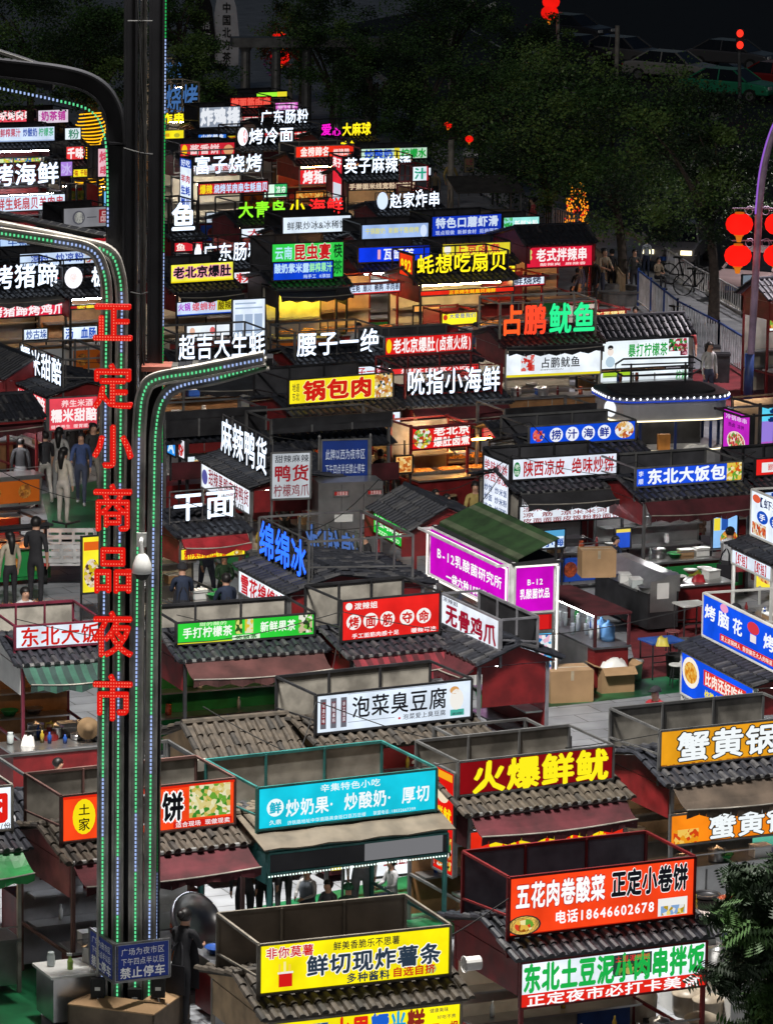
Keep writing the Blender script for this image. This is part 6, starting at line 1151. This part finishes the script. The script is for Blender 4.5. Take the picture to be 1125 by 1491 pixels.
# ---------------------------------------------------------------- lantern post
lp = thing_at('lantern_post', 1088, 590, 0, 'purple lit street post carrying two pairs of glowing red lanterns', 'lantern post'); s_ = pxm(lp.location); PUR = pr('purple_lit_paint', (.42, .3, .42), .4)  # purple light on the post is put into its paint colour
inv = Matrix.Translation(lp.location).inverted(); lpt = lambda x, y: inv @ UV(x, y, lp.location.y)
mb = MB(); pth = smooth([lpt(*p) for p in ((1088, 590), (1095, 480), (1102, 360), (1105, 300), (1112, 240), (1128, 185), (1150, 150))], 5); mb.tube(pth, [.11]*3+[.10]*(len(pth)-3), PUR, 10); mb.tube([lpt(1088, 590), lpt(1091, 515)], .13, pr('blue_base', (.03, .06, .2), .5), 10); mb.build('pole', lp, True)
mb = MB(); pu = em('b070f0', .7); mb.tube([p+Vector((-.085, -.05, 0)) for p in pth[14:]], .03, pu, 6); mb.build('light_strip', lp)
ld = bpy.data.lights.new('street_lamp_light', 'SPOT'); ld.energy = 5000; ld.spot_size = R(140); ld.spot_blend = .9; ld.shadow_soft_size = .25; ld.color = (1, .9, .95)
lo = bpy.data.objects.new('street_lamp_light', ld); C.objects.link(lo); lo.parent = lp; lo.location = pth[-1]+Vector((.3, 1.6, .2))
mb = MB(); mb.tube([pth[-1], pth[-1]+Vector((.3, 1.6, .8))], .07, PUR, 8); mb.box(tuple(lo.location+Vector((-.15, -.3, .5))), tuple(lo.location+Vector((.15, .3, .62))), PUR); mb.build('lamp_head', lp)
for y in (303, 350):
    mb = MB(); a, b = lpt(1066, y), lpt(1142, y); mb.tube([a, b], .018, PUR, 6)
    for sx in (-1, 1):
        c = lpt(1103+sx*12, y+4); mb.tube([c+Vector((.14*math.cos(R(q))*(1-q/900), 0, .14*math.sin(R(q))*(1-q/900))) for q in range(0, 540, 30)], .012, PUR, 5)
    mb.build('bracket', lp)
def lantern(root, c, r, k=1.0):
    h = bpy.data.objects.new('lantern', None)
    mb = MB(); mb.lathe([(r*.3, -r*.78), (r*.62, -r*.66), (r*.9, -r*.38), (r, 0), (r*.9, r*.38), (r*.62, r*.66), (r*.3, r*.78)], c, em('f01810', k, True), 20); o = mb.build('lantern', root, True)
    mb = MB(); mb.lathe([(r*.34, r*.74), (r*.34, r*.86)], c, em('e87018', .7), 12); mb.lathe([(r*.34, -r*.86), (r*.36, -r*.74)], c, em('e87018', .8), 12); mb.lathe([(r*.16, -r*1.3), (r*.26, -r*.86)], c, em('e88020', .8), 10); mb.build('tassel', o)
for x, y in ((1076, 326), (1133, 326), (1074, 372), (1131, 372)): lantern(lp, tuple(lpt(x, y)), 20/s_, 1.5)
def small_lanterns(px, py, hp, spots, lab, r):
    t = thing_at('lantern_post', px, py, 0, lab, 'lantern post'); Y = t.location.y; i2 = Matrix.Translation(t.location).inverted(); mb = MB(); mb.tube([Vector((0, 0, 0)), i2 @ UV(px, hp, Y)], .09, SHEET, 8); a, b = i2 @ UV(spots[0][0], hp, Y), i2 @ UV(px+6, hp, Y); mb.tube([a, b], .05, SHEET, 6); mb.build('pole', t)
    for x, y in spots: lantern(t, tuple(i2 @ UV(x, y, Y)), r)
small_lanterns(423, 150, 94, ((407, 58), (408, 82)), 'pale post with two red lanterns at the top of the market', .42)
small_lanterns(812, 110, 18, ((800, 18), (802, 2)), 'post with two red lanterns at the top edge above the road', .42)
small_lanterns(1155, 620, 330, ((1150, 326),), 'second lantern at right of the purple post, outside the frame', .3) if False else None
for x, y, lab in ((683, 202, 'single small red lantern hanging in the sidewalk trees'), (652, 182, 'small red lantern glowing between far trunks'), (123, 75, 'tiny red lantern in the upper left tree')):
    t = empty('hanging_lantern', UV(x, y, U(x, y+90).y), 0, lab, 'lantern'); lantern(t, (0, 0, 0), .15 if y > 100 else .12); mb = MB(); mb.tube([(0, 0, .2), (0, 0, .9)], .01, RUB, 4); mb.build('cord', t)
tl = thing_at('traffic_light', 1077, 165, 0, 'traffic light showing two red lamps at upper right', 'traffic light'); i2 = Matrix.Translation(tl.location).inverted(); Y = tl.location.y
mb = MB(); mb.tube([Vector((0, 0, 0)), i2 @ UV(1076, 72, Y)], .08, MET, 8); mb.build('pole', tl); a = i2 @ UV(1071, 72, Y); b = i2 @ UV(1083, 42, Y); mb = MB(); mb.box((a.x, a.y-.2, a.z), (b.x, a.y+.1, b.z), pr('red_lit_housing', (.06, .01, .01), .4)); mb.build('housing', tl)
for y in (48, 65): c = i2 @ UV(1077, y, Y-.22); mb = MB(); ellipse(mb, c, (1, 0, 0), (0, -1, 0), .15, .17, em('ff3020', 1.6), .02); mb.build('lamp', tl)
for x, y0, y1, lab in ((897, 115, 38, 'plain pale pole rising among the dark cars'), (655, 320, 205, 'slim beige post behind the fried skewer stall')):
    t = thing_at('street_pole', x, y0, 0, lab, 'pole'); mb = MB(); mb.tube([(0, 0, 0), (0, 0, (y0-y1)/(pxm(t.location)*.985))], .11, SHEET, 10); mb.lathe([(.2, 0), (.2, .12)], (0, 0, 0), MET, 10); mb.build('pole_shaft', t)
tl2 = thing_at('street_lamp', 655, 130, 0, 'bent street lamp with pale arm at the top centre', 'street lamp'); i2 = Matrix.Translation(tl2.location).inverted(); Y = tl2.location.y; mb = MB(); mb.tube(smooth([Vector((0, 0, 0)), i2 @ UV(655, 60, Y), i2 @ UV(672, 20, Y), i2 @ UV(690, 2, Y)], 4), .1, SHEET, 8); mb.build('pole', tl2); mb = MB(); mb.bar(i2 @ UV(692, 18, Y), i2 @ UV(722, 4, Y), .09, PLW); mb.build('lamp_head', tl2)
# road sign frames at the top, feather flags
for x0, x1, bg, lab, txt, tc in ((282, 312, '0c0c10', 'dark feather flag with white characters at the top left', '格巧酒', 'c8c8c8'), (312, 347, 'c4c6ca', 'pale grey feather flag with black brush characters at the top left', '中国北方茶', '101010')):
    t = thing_at('feather_flag', (x0+x1)/2, 135, 0, lab, 'flag', None); Y = t.location.y; i2 = Matrix.Translation(t.location).inverted(); m = pr('flag_'+bg, bg, .8, 0, .15); mb = MB()
    pts = [i2 @ UV(x0, 95, Y), i2 @ UV(x1, 95, Y), i2 @ UV(x1+1, 50, Y), i2 @ UV(x1-3, 10, Y), i2 @ UV(x1-14, -25, Y), i2 @ UV(x0+6, -20, Y), i2 @ UV(x0, 20, Y)]
    mb.prism(pts, 0, (0, .02, 0), m); mb.build('flag_cloth', t); mb = MB(); mb.tube([(0, .05, 0), (0, .05, pts[4].z)], .03, MET, 6); mb.build('flag_pole', t); mb = MB()
    for i, c in enumerate(txt): y = (70-i*18) if len(txt) == 3 else (78-i*19); y = 78-(len(txt)-1-i)*-1*0-(0) if False else (28+i*20 if len(txt) == 3 else 4+i*18); p = i2 @ UV(x0+11, y+14, Y-.03); add_text(mb, c, p, (1, 0, 0), (0, -1, 0), .42, .48, pr('flagprint_'+tc, tc, .7, 0, .05), .02)
    mb.build('lettering', t)
for x, y, w_, h_, lab, bg in ((742, 262, 11, 20, 'small white notice on a stick by the sidewalk', 'a8b0c0'), (682, 235, 8, 14, 'small beige notice on a post among the sidewalk trees', '8a7a58')):
    t = thing_at('notice', x, y+50, 20, lab, 'sign'); s3 = pxm(t.location); mb = MB(); mb.bar((0, .03, 0), (0, .03, 50/s3), .02, MET); mb.build('post', t); sign(t, 'notice_board', (-w_/s3/1, 0, 34/s3), (1, 0, 0), (0, -1, 0), 2*w_/s3, h_*1.6/s3, bg, [T('公告', 'b04860', .15, .5, .85, .9, .02), T('说明', '404860', .15, .1, .85, .4, .02)], lit=False)
cv = thing_at('canvas_cart', 705, 345, 15, 'cart with dark canvas top and pale side by the sidewalk', 'cart'); mb = MB(); CNV = pr('dark_canvas', (.06, .055, .05), .9); mb.prism([Vector((-1.2, -.7, 1.6)), Vector((1.2, -.7, 1.6)), Vector((1.2, .7, 2.0)), Vector((-1.2, .7, 2.0))], 0, (0, 0, .05), CNV); mb.build('canvas_top', cv); mb = MB(); mb.box((-1.15, -.6, .2), (1.15, .6, .9), pr('pale_curtain', (.35, .3, .26), .8)); mb.build('cart_body', cv)
for x in (-1.1, 1.1):
    for y in (-.6, .6): mb = MB(); mb.bar((x, y, 0), (x, y, 1.6), .025, MET); mb.build('post', cv)
# far pale gateway
gw = thing_at('gateway', 425, 185, 10, 'pale columned gateway lit at the far end of the market', 'gateway')
for i in range(5): mb = MB(); mb.lathe([(.3, 0), (.22, .2), (.2, 3.2), (.3, 3.4)], (i*1.3-2, 0, 0), MET, 12); mb.build('column', gw)
mb = MB(); mb.box((-2.6, -.4, 3.4), (4, .4, 3.8), MET); mb.build('lintel', gw)
fl = thing_at('flower_wreath', 402, 150, 0, 'round wreath of pink and white flowers above the lime strip', 'wreath'); mb = MB(); rg = random.Random(5)
for i in range(90): a = rg.uniform(0, 6.28); r_ = rg.uniform(0, .55); mb.lathe([(.01, -.05), (.07, 0), (.01, .05)], (r_*math.cos(a), rg.uniform(-.1, .1), 1.7+r_*math.sin(a)), rg.choice((pr('pink_petal', (.5, .12, .3), .6), WHITEP, pr('leafy', (.05, .2, .08), .6), pr('lilac_petal', (.3, .2, .5), .6))), 6)
mb.build('flowers', fl); mb = MB(); mb.bar((0, .1, 0), (0, .1, 1.4), .03, MET); mb.build('stand', fl)
# burning-orange ornament tree lights by the crimson sign
ot = thing_at('light_ornament', 838, 345, 0, 'orange string light ornament glowing behind the crimson sign stall', 'ornament'); mb = MB(); og = em('ff9a20', 1.5); rg = random.Random(9)
for i in range(260): a = rg.uniform(0, 6.28); z = rg.uniform(.2, 1.9); r_ = .55*(1-.25*z)*rg.uniform(.5, 1); mb.lathe([(.01, -.035), (.03, 0), (.01, .035)], (r_*math.cos(a), r_*math.sin(a), z), og if rg.random() > .25 else em('d82818', 1.2), 5)
mb.build('bulbs', ot); mb = MB(); mb.bar((0, 0, 0), (0, 0, 1.9), .04, DARKMET); mb.build('stand', ot)
# beige sheet back panels standing behind the pancake row (back of the opposite stalls)
def back_stall(px0, py0, px1, lab, zt, zh, m=SHEET, roof=None):
    a = U(px0, py0, zt); t = empty('food_stall', (a.x, a.y, 0), R(25), lab, 'food stall', 'food stalls seen from behind'); w_ = (px1-px0)/(pxm(a)*.906)
    mb = MB(); mb.box((0, 0, zt-zh), (w_, .04, zt), m)
    for i in range(4): mb.box((w_*i/3-.02, -.03, zt-zh), (w_*i/3+.02, -.001, zt), MET)
    mb.box((0, -.035, zt-.18), (w_, -.001, zt-.0), m); mb.build('back_panel', t)
    mb = MB()
    for x in (0.03, w_-.03):
        for y in (.08, 1.5): mb.bar((x, y, 0), (x, y, zt-.05), .03, MET)
        mb.bar((x, .08, zt-.06), (x, 1.5, zt-.06), .02, MET)
    mb.bar((0, 1.5, zt-.06), (w_, 1.5, zt-.06), .02, MET); mb.build('stall_frame', t)
    mb = MB(); tile_slope(mb, w_, (1.9, zt-.75), (.85, zt-.45), roof or BLACKT); tile_slope(mb, w_, (.05, zt-.75), (.85, zt-.45), roof or BLACKT); mb.build('tiled_roof', t)
    mb = MB(); mb.box((.06, .2, .1), (w_-.06, 1.4, .85), RED); mb.build('counter', t)
    mb = MB(); mb.box((0, -.45, zt-1.5), (w_, -.42, zt-1.1), MAROON); mb.build('rear_flap', t)
    return t
back_stall(43, 1130, 296, 'stall seen from behind with beige sheet panel left of the mast', 2.95, .55)
back_stall(232, 1112, 296, 'short stall seen from behind with beige panel just right of the mast', 2.9, .4)
back_stall(690, 1085, 832, 'stall seen from behind with long grey box behind the yellow squid sign', 2.75, .3, DARKMET, BROWNT)
back_stall(395, 610, 570, 'dark stall seen from behind between duck stall and yellow sign', 2.6, .35, DARKMET)
back_stall(240, 600, 385, 'dark stall seen from behind under the white oyster strip', 2.6, .6, DARKMET)
back_stall(735, 595, 870, 'dark tiled stall seen from behind left of the silver trailer', 2.5, .25, DARKMET)

# ---------------------------------------------------------------- lit boards that stand between the stalls
def menu(x0, yb, x1, h, lab, bg, items, z=1.0, left=False, k=1.0):
    a, b = U(x0, yb, z), U(x1, yb, z); sc = pxm(a)*.985; yaw = R(-66) if left else R(25); t = empty('menu_board', (a.x, a.y, 0), yaw, lab, 'sign'); ww = (x1-x0)/(sc*(.42 if left else .906)); hh = h/sc
    sign(t, 'board_face', (0, 0, z), (1, 0, 0), (0, -1, 0), ww, hh, bg, items, k, DARKMET)
    for x in (.02, ww-.02): mb = MB(); mb.bar((x, .08, 0), (x, .08, z+hh), .018, DARKMET); mb.build('post', t)
GRID = lambda c: [B(.08+.29*i, .1, .32+.29*i, .6, c) for i in range(3)]+[B(.08, .74, .9, .78, c), B(.08, .86, .7, .9, c)]
menu(338, 492, 385, 56, 'white lit menu board with pale blue columns right of the yellow tripe sign', 'dce8f8', GRID('a8bcd8'), 1.2)
menu(384, 288, 417, 20, 'small green and white lit board right of the red barbecue strips', 'd8f4e0', [B(.45, .1, 1, .95, '38b868'), T('凉皮', 'f0fff4', .5, .2, .95, .85, .03)], 1.4)
menu(243, 246, 263, 36, 'pink and orange lit board close to the mast in the far row', 'e87078', [B(0, .7, 1, 1, 'f0a030')], 1.4)
menu(34, 496, 68, 17, 'white lit counter board with blue writing under the trotter strip', 'dceaf8', [T('炒古垛', '3058a8', .1, .1, .95, .9, .03)], 1.0)
menu(92, 496, 140, 20, 'white lit counter board with bold blue writing beside the red mast character', 'dceaf8', [T('血肠', '2858c0', .5, .1, .95, .9, .05), T('汤', '2858c0', .05, .1, .3, .9, .04)], 1.0)
menu(243, 660, 258, 28, 'blue lit panel in the shadowed stall right of the mast', '2888e0', [T('A', 'd8f0ff', .2, .1, .8, .9, .05)], 1.5, True)
menu(257, 664, 271, 28, 'white panel with red crab shape in the shadowed stall', 'e8e8f0', [PIC(.1, .1, .9, .9, 'd02828,e86060,e8e8f0', True)], 1.5, True)
menu(272, 690, 296, 26, 'pale lit panel with food pictures under the shadowed roof', 'dce8f0', [PIC(.4, .1, .95, .8, '50a050,f0c080,d86040,dce8f0')], 1.2)
menu(788, 800, 822, 28, 'white lit board with blue seafood characters under the menu strip', 'cfe2f6', [T('小海', '2858b0', .05, .1, .95, .55, .04), B(0, .62, 1, .95, '58a8d8')], 1.0)
menu(1036, 800, 1074, 60, 'blue lit menu board with a round food picture behind the apron worker', '88b8e8', [T('套餐', 'f8fbff', .05, .8, .95, .97, .04), B(.05, .45, .3, .75, 'f4e040'), B(.35, .45, .6, .75, '2858b0'), PIC(.3, .03, .98, .45, '70a040,f0d060,e8a040,c04020', True)], 1.0)
menu(119, 865, 146, 84, 'tall yellow lit panel beside the cargo tricycle', 'f0e030', [PIC(.1, .1, .9, .6, 'f4e8d0,e8c8a0,d8c020,604030', True), B(.1, .75, .9, .9, 'e86820')], .7)
menu(430, 290, 478, 12, 'narrow amber lit panel under the red trotter signs', 'd88030', [PIC(.1, .1, .9, .9, 'f0c060,d88030,a04818')], 1.2)
menu(270, 492, 333, 18, 'white lit counter front above the oyster characters', 'e4ecf4', [E(.15, .5, .06, .3, 'e8b8a0'), E(.6, .5, .06, .3, 'd86868')], .9)
menu(662, 520, 700, 14, 'small red lit strip between the bracket sign and the squid sign', 'c82028', [B(.1, .3, .9, .7, 'f0b0a0')], 1.6)
menu(895, 800, 918, 30, 'blue box shaped lit panel left of the white bowls', '2850c0', [B(.0, .8, 1, 1, 'f0d860')], .9)
menu(602, 455, 640, 10, 'amber lit ledge left of the shell trays', 'e8a050', [], 1.3)
menu(1080, 420, 1100, 20, 'dim white board on the pavement by the lantern post', '90a0b0', [], .8, False, .5)
menu(300, 325, 345, 16, 'white lit boards in the gap left of the green seafood characters', 'c0ccd8', [B(.4, 0, .6, 1, '30343c')], 1.2, False, .8)
menu(700, 640, 736, 22, 'red lit panel right of the offal sign', 'b82028', [B(.1, .2, .9, .8, 'e87060')], 1.3)
menu(575, 690, 600, 26, 'warm lit shelf panel at the left of the amber counter', 'f0b060', [PIC(.1, .1, .9, .9, 'f8d890,c86828,f0b060')], 1.0)
menu(150, 318, 158, 40, 'pale blue ice poster by the coil trunk', '70b8e8', [], 1.0)
amb = thing_at('display_counter', 598, 745, 25, 'long amber lit display counter of golden snacks under the seafood characters', 'counter')
mb = MB(); mb.box((0, 0, .1), (2.3, .6, .8), RED); mb.build('counter_body', amb); mb = MB(); mb.box((-.03, -.03, .8), (2.33, .63, .84), STEEL); mb.build('counter_top', amb)
mb = MB(); mb.tube([(.1, .3, 1.55), (2.2, .3, 1.55)], .025, em('ffb050', 40, True, False), 6); mb.build('lamp_tube', amb)
for x in (.05, 2.25): mb = MB(); mb.bar((x, .5, .84), (x, .5, 1.6), .02, DARKMET); mb.build('post', amb)
for x in (.4, 1.15, 1.9): tray(amb, x, .28, .842, FOODG, ('left', 'middle', 'right')[int(x/.8)]+' tray of golden snacks on the long amber display counter', .68, .5)
# sagging cables between the stall frames
rg = random.Random(21)
tall = [(o, W_, l) for o, W_, l in STALLS if 55 < o.location.y < 118]
done = 0
for i, (o, W_, l) in enumerate(tall):
    for o2, W2, l2 in tall[i+1:]:
        d = (o2.location-o.location).length
        if 3 < d < 7 and done < 22 and rg.random() < .35:
            p, q = o.location+Vector((0, 0, 2.95)), o2.location+Vector((0, 0, 2.95)); mb = MB()
            mb.tube([p.lerp(q, t/10)+Vector((0, 0, -.5*math.sin(math.pi*t/10))) for t in range(11)], .009, RUB, 4); t = mb.build('cable')
            tag(t, 'black power cable sagging between neighbouring stall roofs', 'cable', 'power cables strung between the stalls'); done += 1
# more people along the aisles and the dark walkway
pg = random.Random(31)
COLS = [(.45, .08, .08), (.5, .5, .48), (.05, .08, .2), (.03, .03, .03), (.3, .25, .18), (.1, .2, .14), (.4, .3, .1), (.25, .28, .35)]
extra = [(1000, 560, 'in a light jacket walking past the litter bins'), (1030, 590, 'in a red top crossing the red sheet by the lantern post'), (845, 460, 'in dark clothes beside the tan railing'), (862, 452, 'in a pale top beside the tan railing'), (872, 440, 'close to the planter on the market side'),
 (430, 905, 'shopping behind the red disc sign stall'), (690, 812, 'in front of the green sugarcane stall'), (715, 800, 'walking behind the magenta kiosk'), (740, 900, 'by the magenta kiosk corner'), (1075, 1010, 'near the legs of the blue brain flower stall'),
 (118, 735, 'far down the left aisle beyond the tricycle'), (135, 720, 'half hidden by the mast in the left aisle'), (105, 640, 'under the rice wine sign'), (300, 880, 'beside the noodle stall workers'),
 (655, 300, 'on the pavement behind the fried skewer sign'), (720, 300, 'under the sidewalk trees'), (775, 360, 'by the crimson sign stall'), (520, 560, 'between the yellow sign and the bracket sign'), (705, 560, 'right of the seafood characters'), (660, 640, 'at the red offal sign')]
for i, (x, y, wh) in enumerate(extra):
    person('person '+wh, (x, y), 1.66*pxm(U(x, y)), pg.choice((0, 30, 150, 200, 270, 330)), pg.choice(('stand', 'walk', 'phone', 'walk', 'lean')), topc=COLS[i % 8], botc=((.03, .03, .035), (.05, .06, .10), (.22, .2, .17))[i % 3], hair=pg.choice(('short', 'long', 'short', 'bun', 'cap')), sleeves=pg.choice(('long', 'short')), shoec=(.3, .3, .3))

mb = MB(); mb.mound((0, 0, 0), .2, .15, .26, pr('yellow_bag', (.6, .5, .08), .4), 7, .4); t = mb.build('yellow_bag', None, True); t.location = U(415, 1352, .55); tag(t, 'bright yellow bag beside the woman in the grey vest', 'bag')
tb = thing_at('folding_table', 510, 1375, 25, 'white topped low table where the group sits behind the yellow sign', 'table', 'folding tables'); mb = MB(); mb.box((-.8, -.3, .5), (.8, .3, .54), WHITEP); mb.build('table_top', tb)
for sx in (-.7, .7):
    for sy in (-.25, .25): mb = MB(); mb.bar((sx, sy, 0), (sx, sy, .5), .015, DARKMET); mb.build('leg', tb)
teal = [o for o, W_, l in STALLS if 'teal framed' in l][0]; W_ = teal['w']; mb = MB()
for i in range(60): mb.box((W_*i/60, -.40, 1.78), (W_*i/60+.02, -.385, 1.80), em('e8fff4', 1.6))
mb.build('bead_lights', teal)
menu(500, 1284, 612, 40, 'white lit board with dark red writing behind the people at the teal stall', 'eef2f6', [T('生在正定烤', 'a03030', .5, .4, .98, .9, .03)], .3)

sl = empty('street_lamp', Vector((14.6, 133, 0)), 0, 'added pale street lamp, unseen beyond the right edge, to light the parked cars', 'street lamp'); mb = MB(); mb.tube(smooth([(0, 0, 0), (0, 0, 6), (-.3, .6, 7.4), (-1.2, 2.4, 7.8)], 5), .09, SHEET, 8); mb.build('pole', sl)  # street lamp added out of view to brighten the parked cars
mb = MB(); mb.box((-1.5, 2.3, 7.72), (-1.1, 3.1, 7.84), SHEET); mb.face([(-1.45, 2.35, 7.715), (-1.45, 3.05, 7.715), (-1.15, 3.05, 7.715), (-1.15, 2.35, 7.715)], em('fff0e0', 10)); mb.build('lamp_head', sl)
ld = bpy.data.lights.new('street_lamp_light', 'SPOT'); ld.energy = 3500; ld.spot_size = R(140); ld.spot_blend = .9; ld.shadow_soft_size = .2; ld.color = (1, .92, .9); lo = bpy.data.objects.new('street_lamp_light', ld); C.objects.link(lo); lo.parent = sl; lo.location = (-1.3, 2.7, 7.68)

# pans, basins and boxes packed on the worktops of the open yard
kg = random.Random(77)
def pack(root, desc, spots, z):
    for x, y in spots:
        kind = kg.choice(('saucepan', 'basin', 'storage_box', 'jar', 'pot', 'bag')); mb = MB()
        if kind == 'saucepan': mb.lathe([(.1, 0), (.12, .01), (.125, .1), (.118, .1), (.1, .02)], (0, 0, 0), kg.choice((STEEL, DARKMET)), 14); mb.tube([(.12, 0, .09), (.3, 0, .12)], .012, RUB, 6)
        elif kind == 'basin': mb.lathe([(.1, 0), (.17, .09), (.185, .095), (.16, .08), (.02, .06)], (0, 0, 0), kg.choice((STEEL, PLW, GREENP, BLUEP)), 14)
        elif kind == 'storage_box': mb.box((-.16, -.11, 0), (.16, .11, .16), kg.choice((PLW, CARD, BLUEP, GLSJ))); mb.box((-.17, -.12, .161), (.17, .12, .18), PLW)
        elif kind == 'jar': mb.lathe([(.05, 0), (.06, .03), (.06, .15), (.045, .18), (.05, .19), (.05, .21)], (0, 0, 0), kg.choice((GLSJ, FOODR, OILM)), 10)
        elif kind == 'pot': mb.lathe([(.15, 0), (.16, .02), (.16, .22), (.17, .225), (.17, .24), (.05, .27), (.02, .30)], (0, 0, 0), STEEL, 14)
        else: mb.mound((0, 0, 0), .14, .11, .16, kg.choice((PLW, CREAMW, pr('red_bag', (.4, .02, .03), .4))), 7, .5)
        o = mb.build(kind, None, kind not in ('storage_box',)); o.location = on(root, x, y, z); o.rotation_euler = (0, 0, root.rotation_euler.z+kg.uniform(-.4, .4)); tag(o, adj(mb)+' '+kind.replace('_', ' ')+' standing on the '+desc, kind.replace('_', ' '), 'kitchen things on the '+desc)
pack(bx, 'red fronted bench by the apron worker', [(-1.0, -.1), (-.7, .15), (-.35, -.15), (0, .15), (.35, -.1), (.75, .1)], .842)
pack(ov, 'stainless steel cooking cart', [(-1.0, -.28), (-.5, -.28), (0, -.28), (.5, -.28), (.95, -.28)], .86)
pack(rc, 'red fronted counter behind the cook', [(.1, 0), (.4, .15), (.7, -.1), (1.05, .1)], .925)
pack(pc_, 'pancake counter by the mast foot', [(-.75, .15), (-.1, .15), (.25, .1), (.6, .15)], .802)
pack(wc, 'white serving counter in the lower right corner', [(-.9, .2), (-.2, .2), (.15, -.1), (.5, .15), (.9, 0)], .942)
pack(lc, 'prep counter under the striped awning', [(-.75, .2), (.45, .1), (.75, -.1), (1.05, .15)], .842)
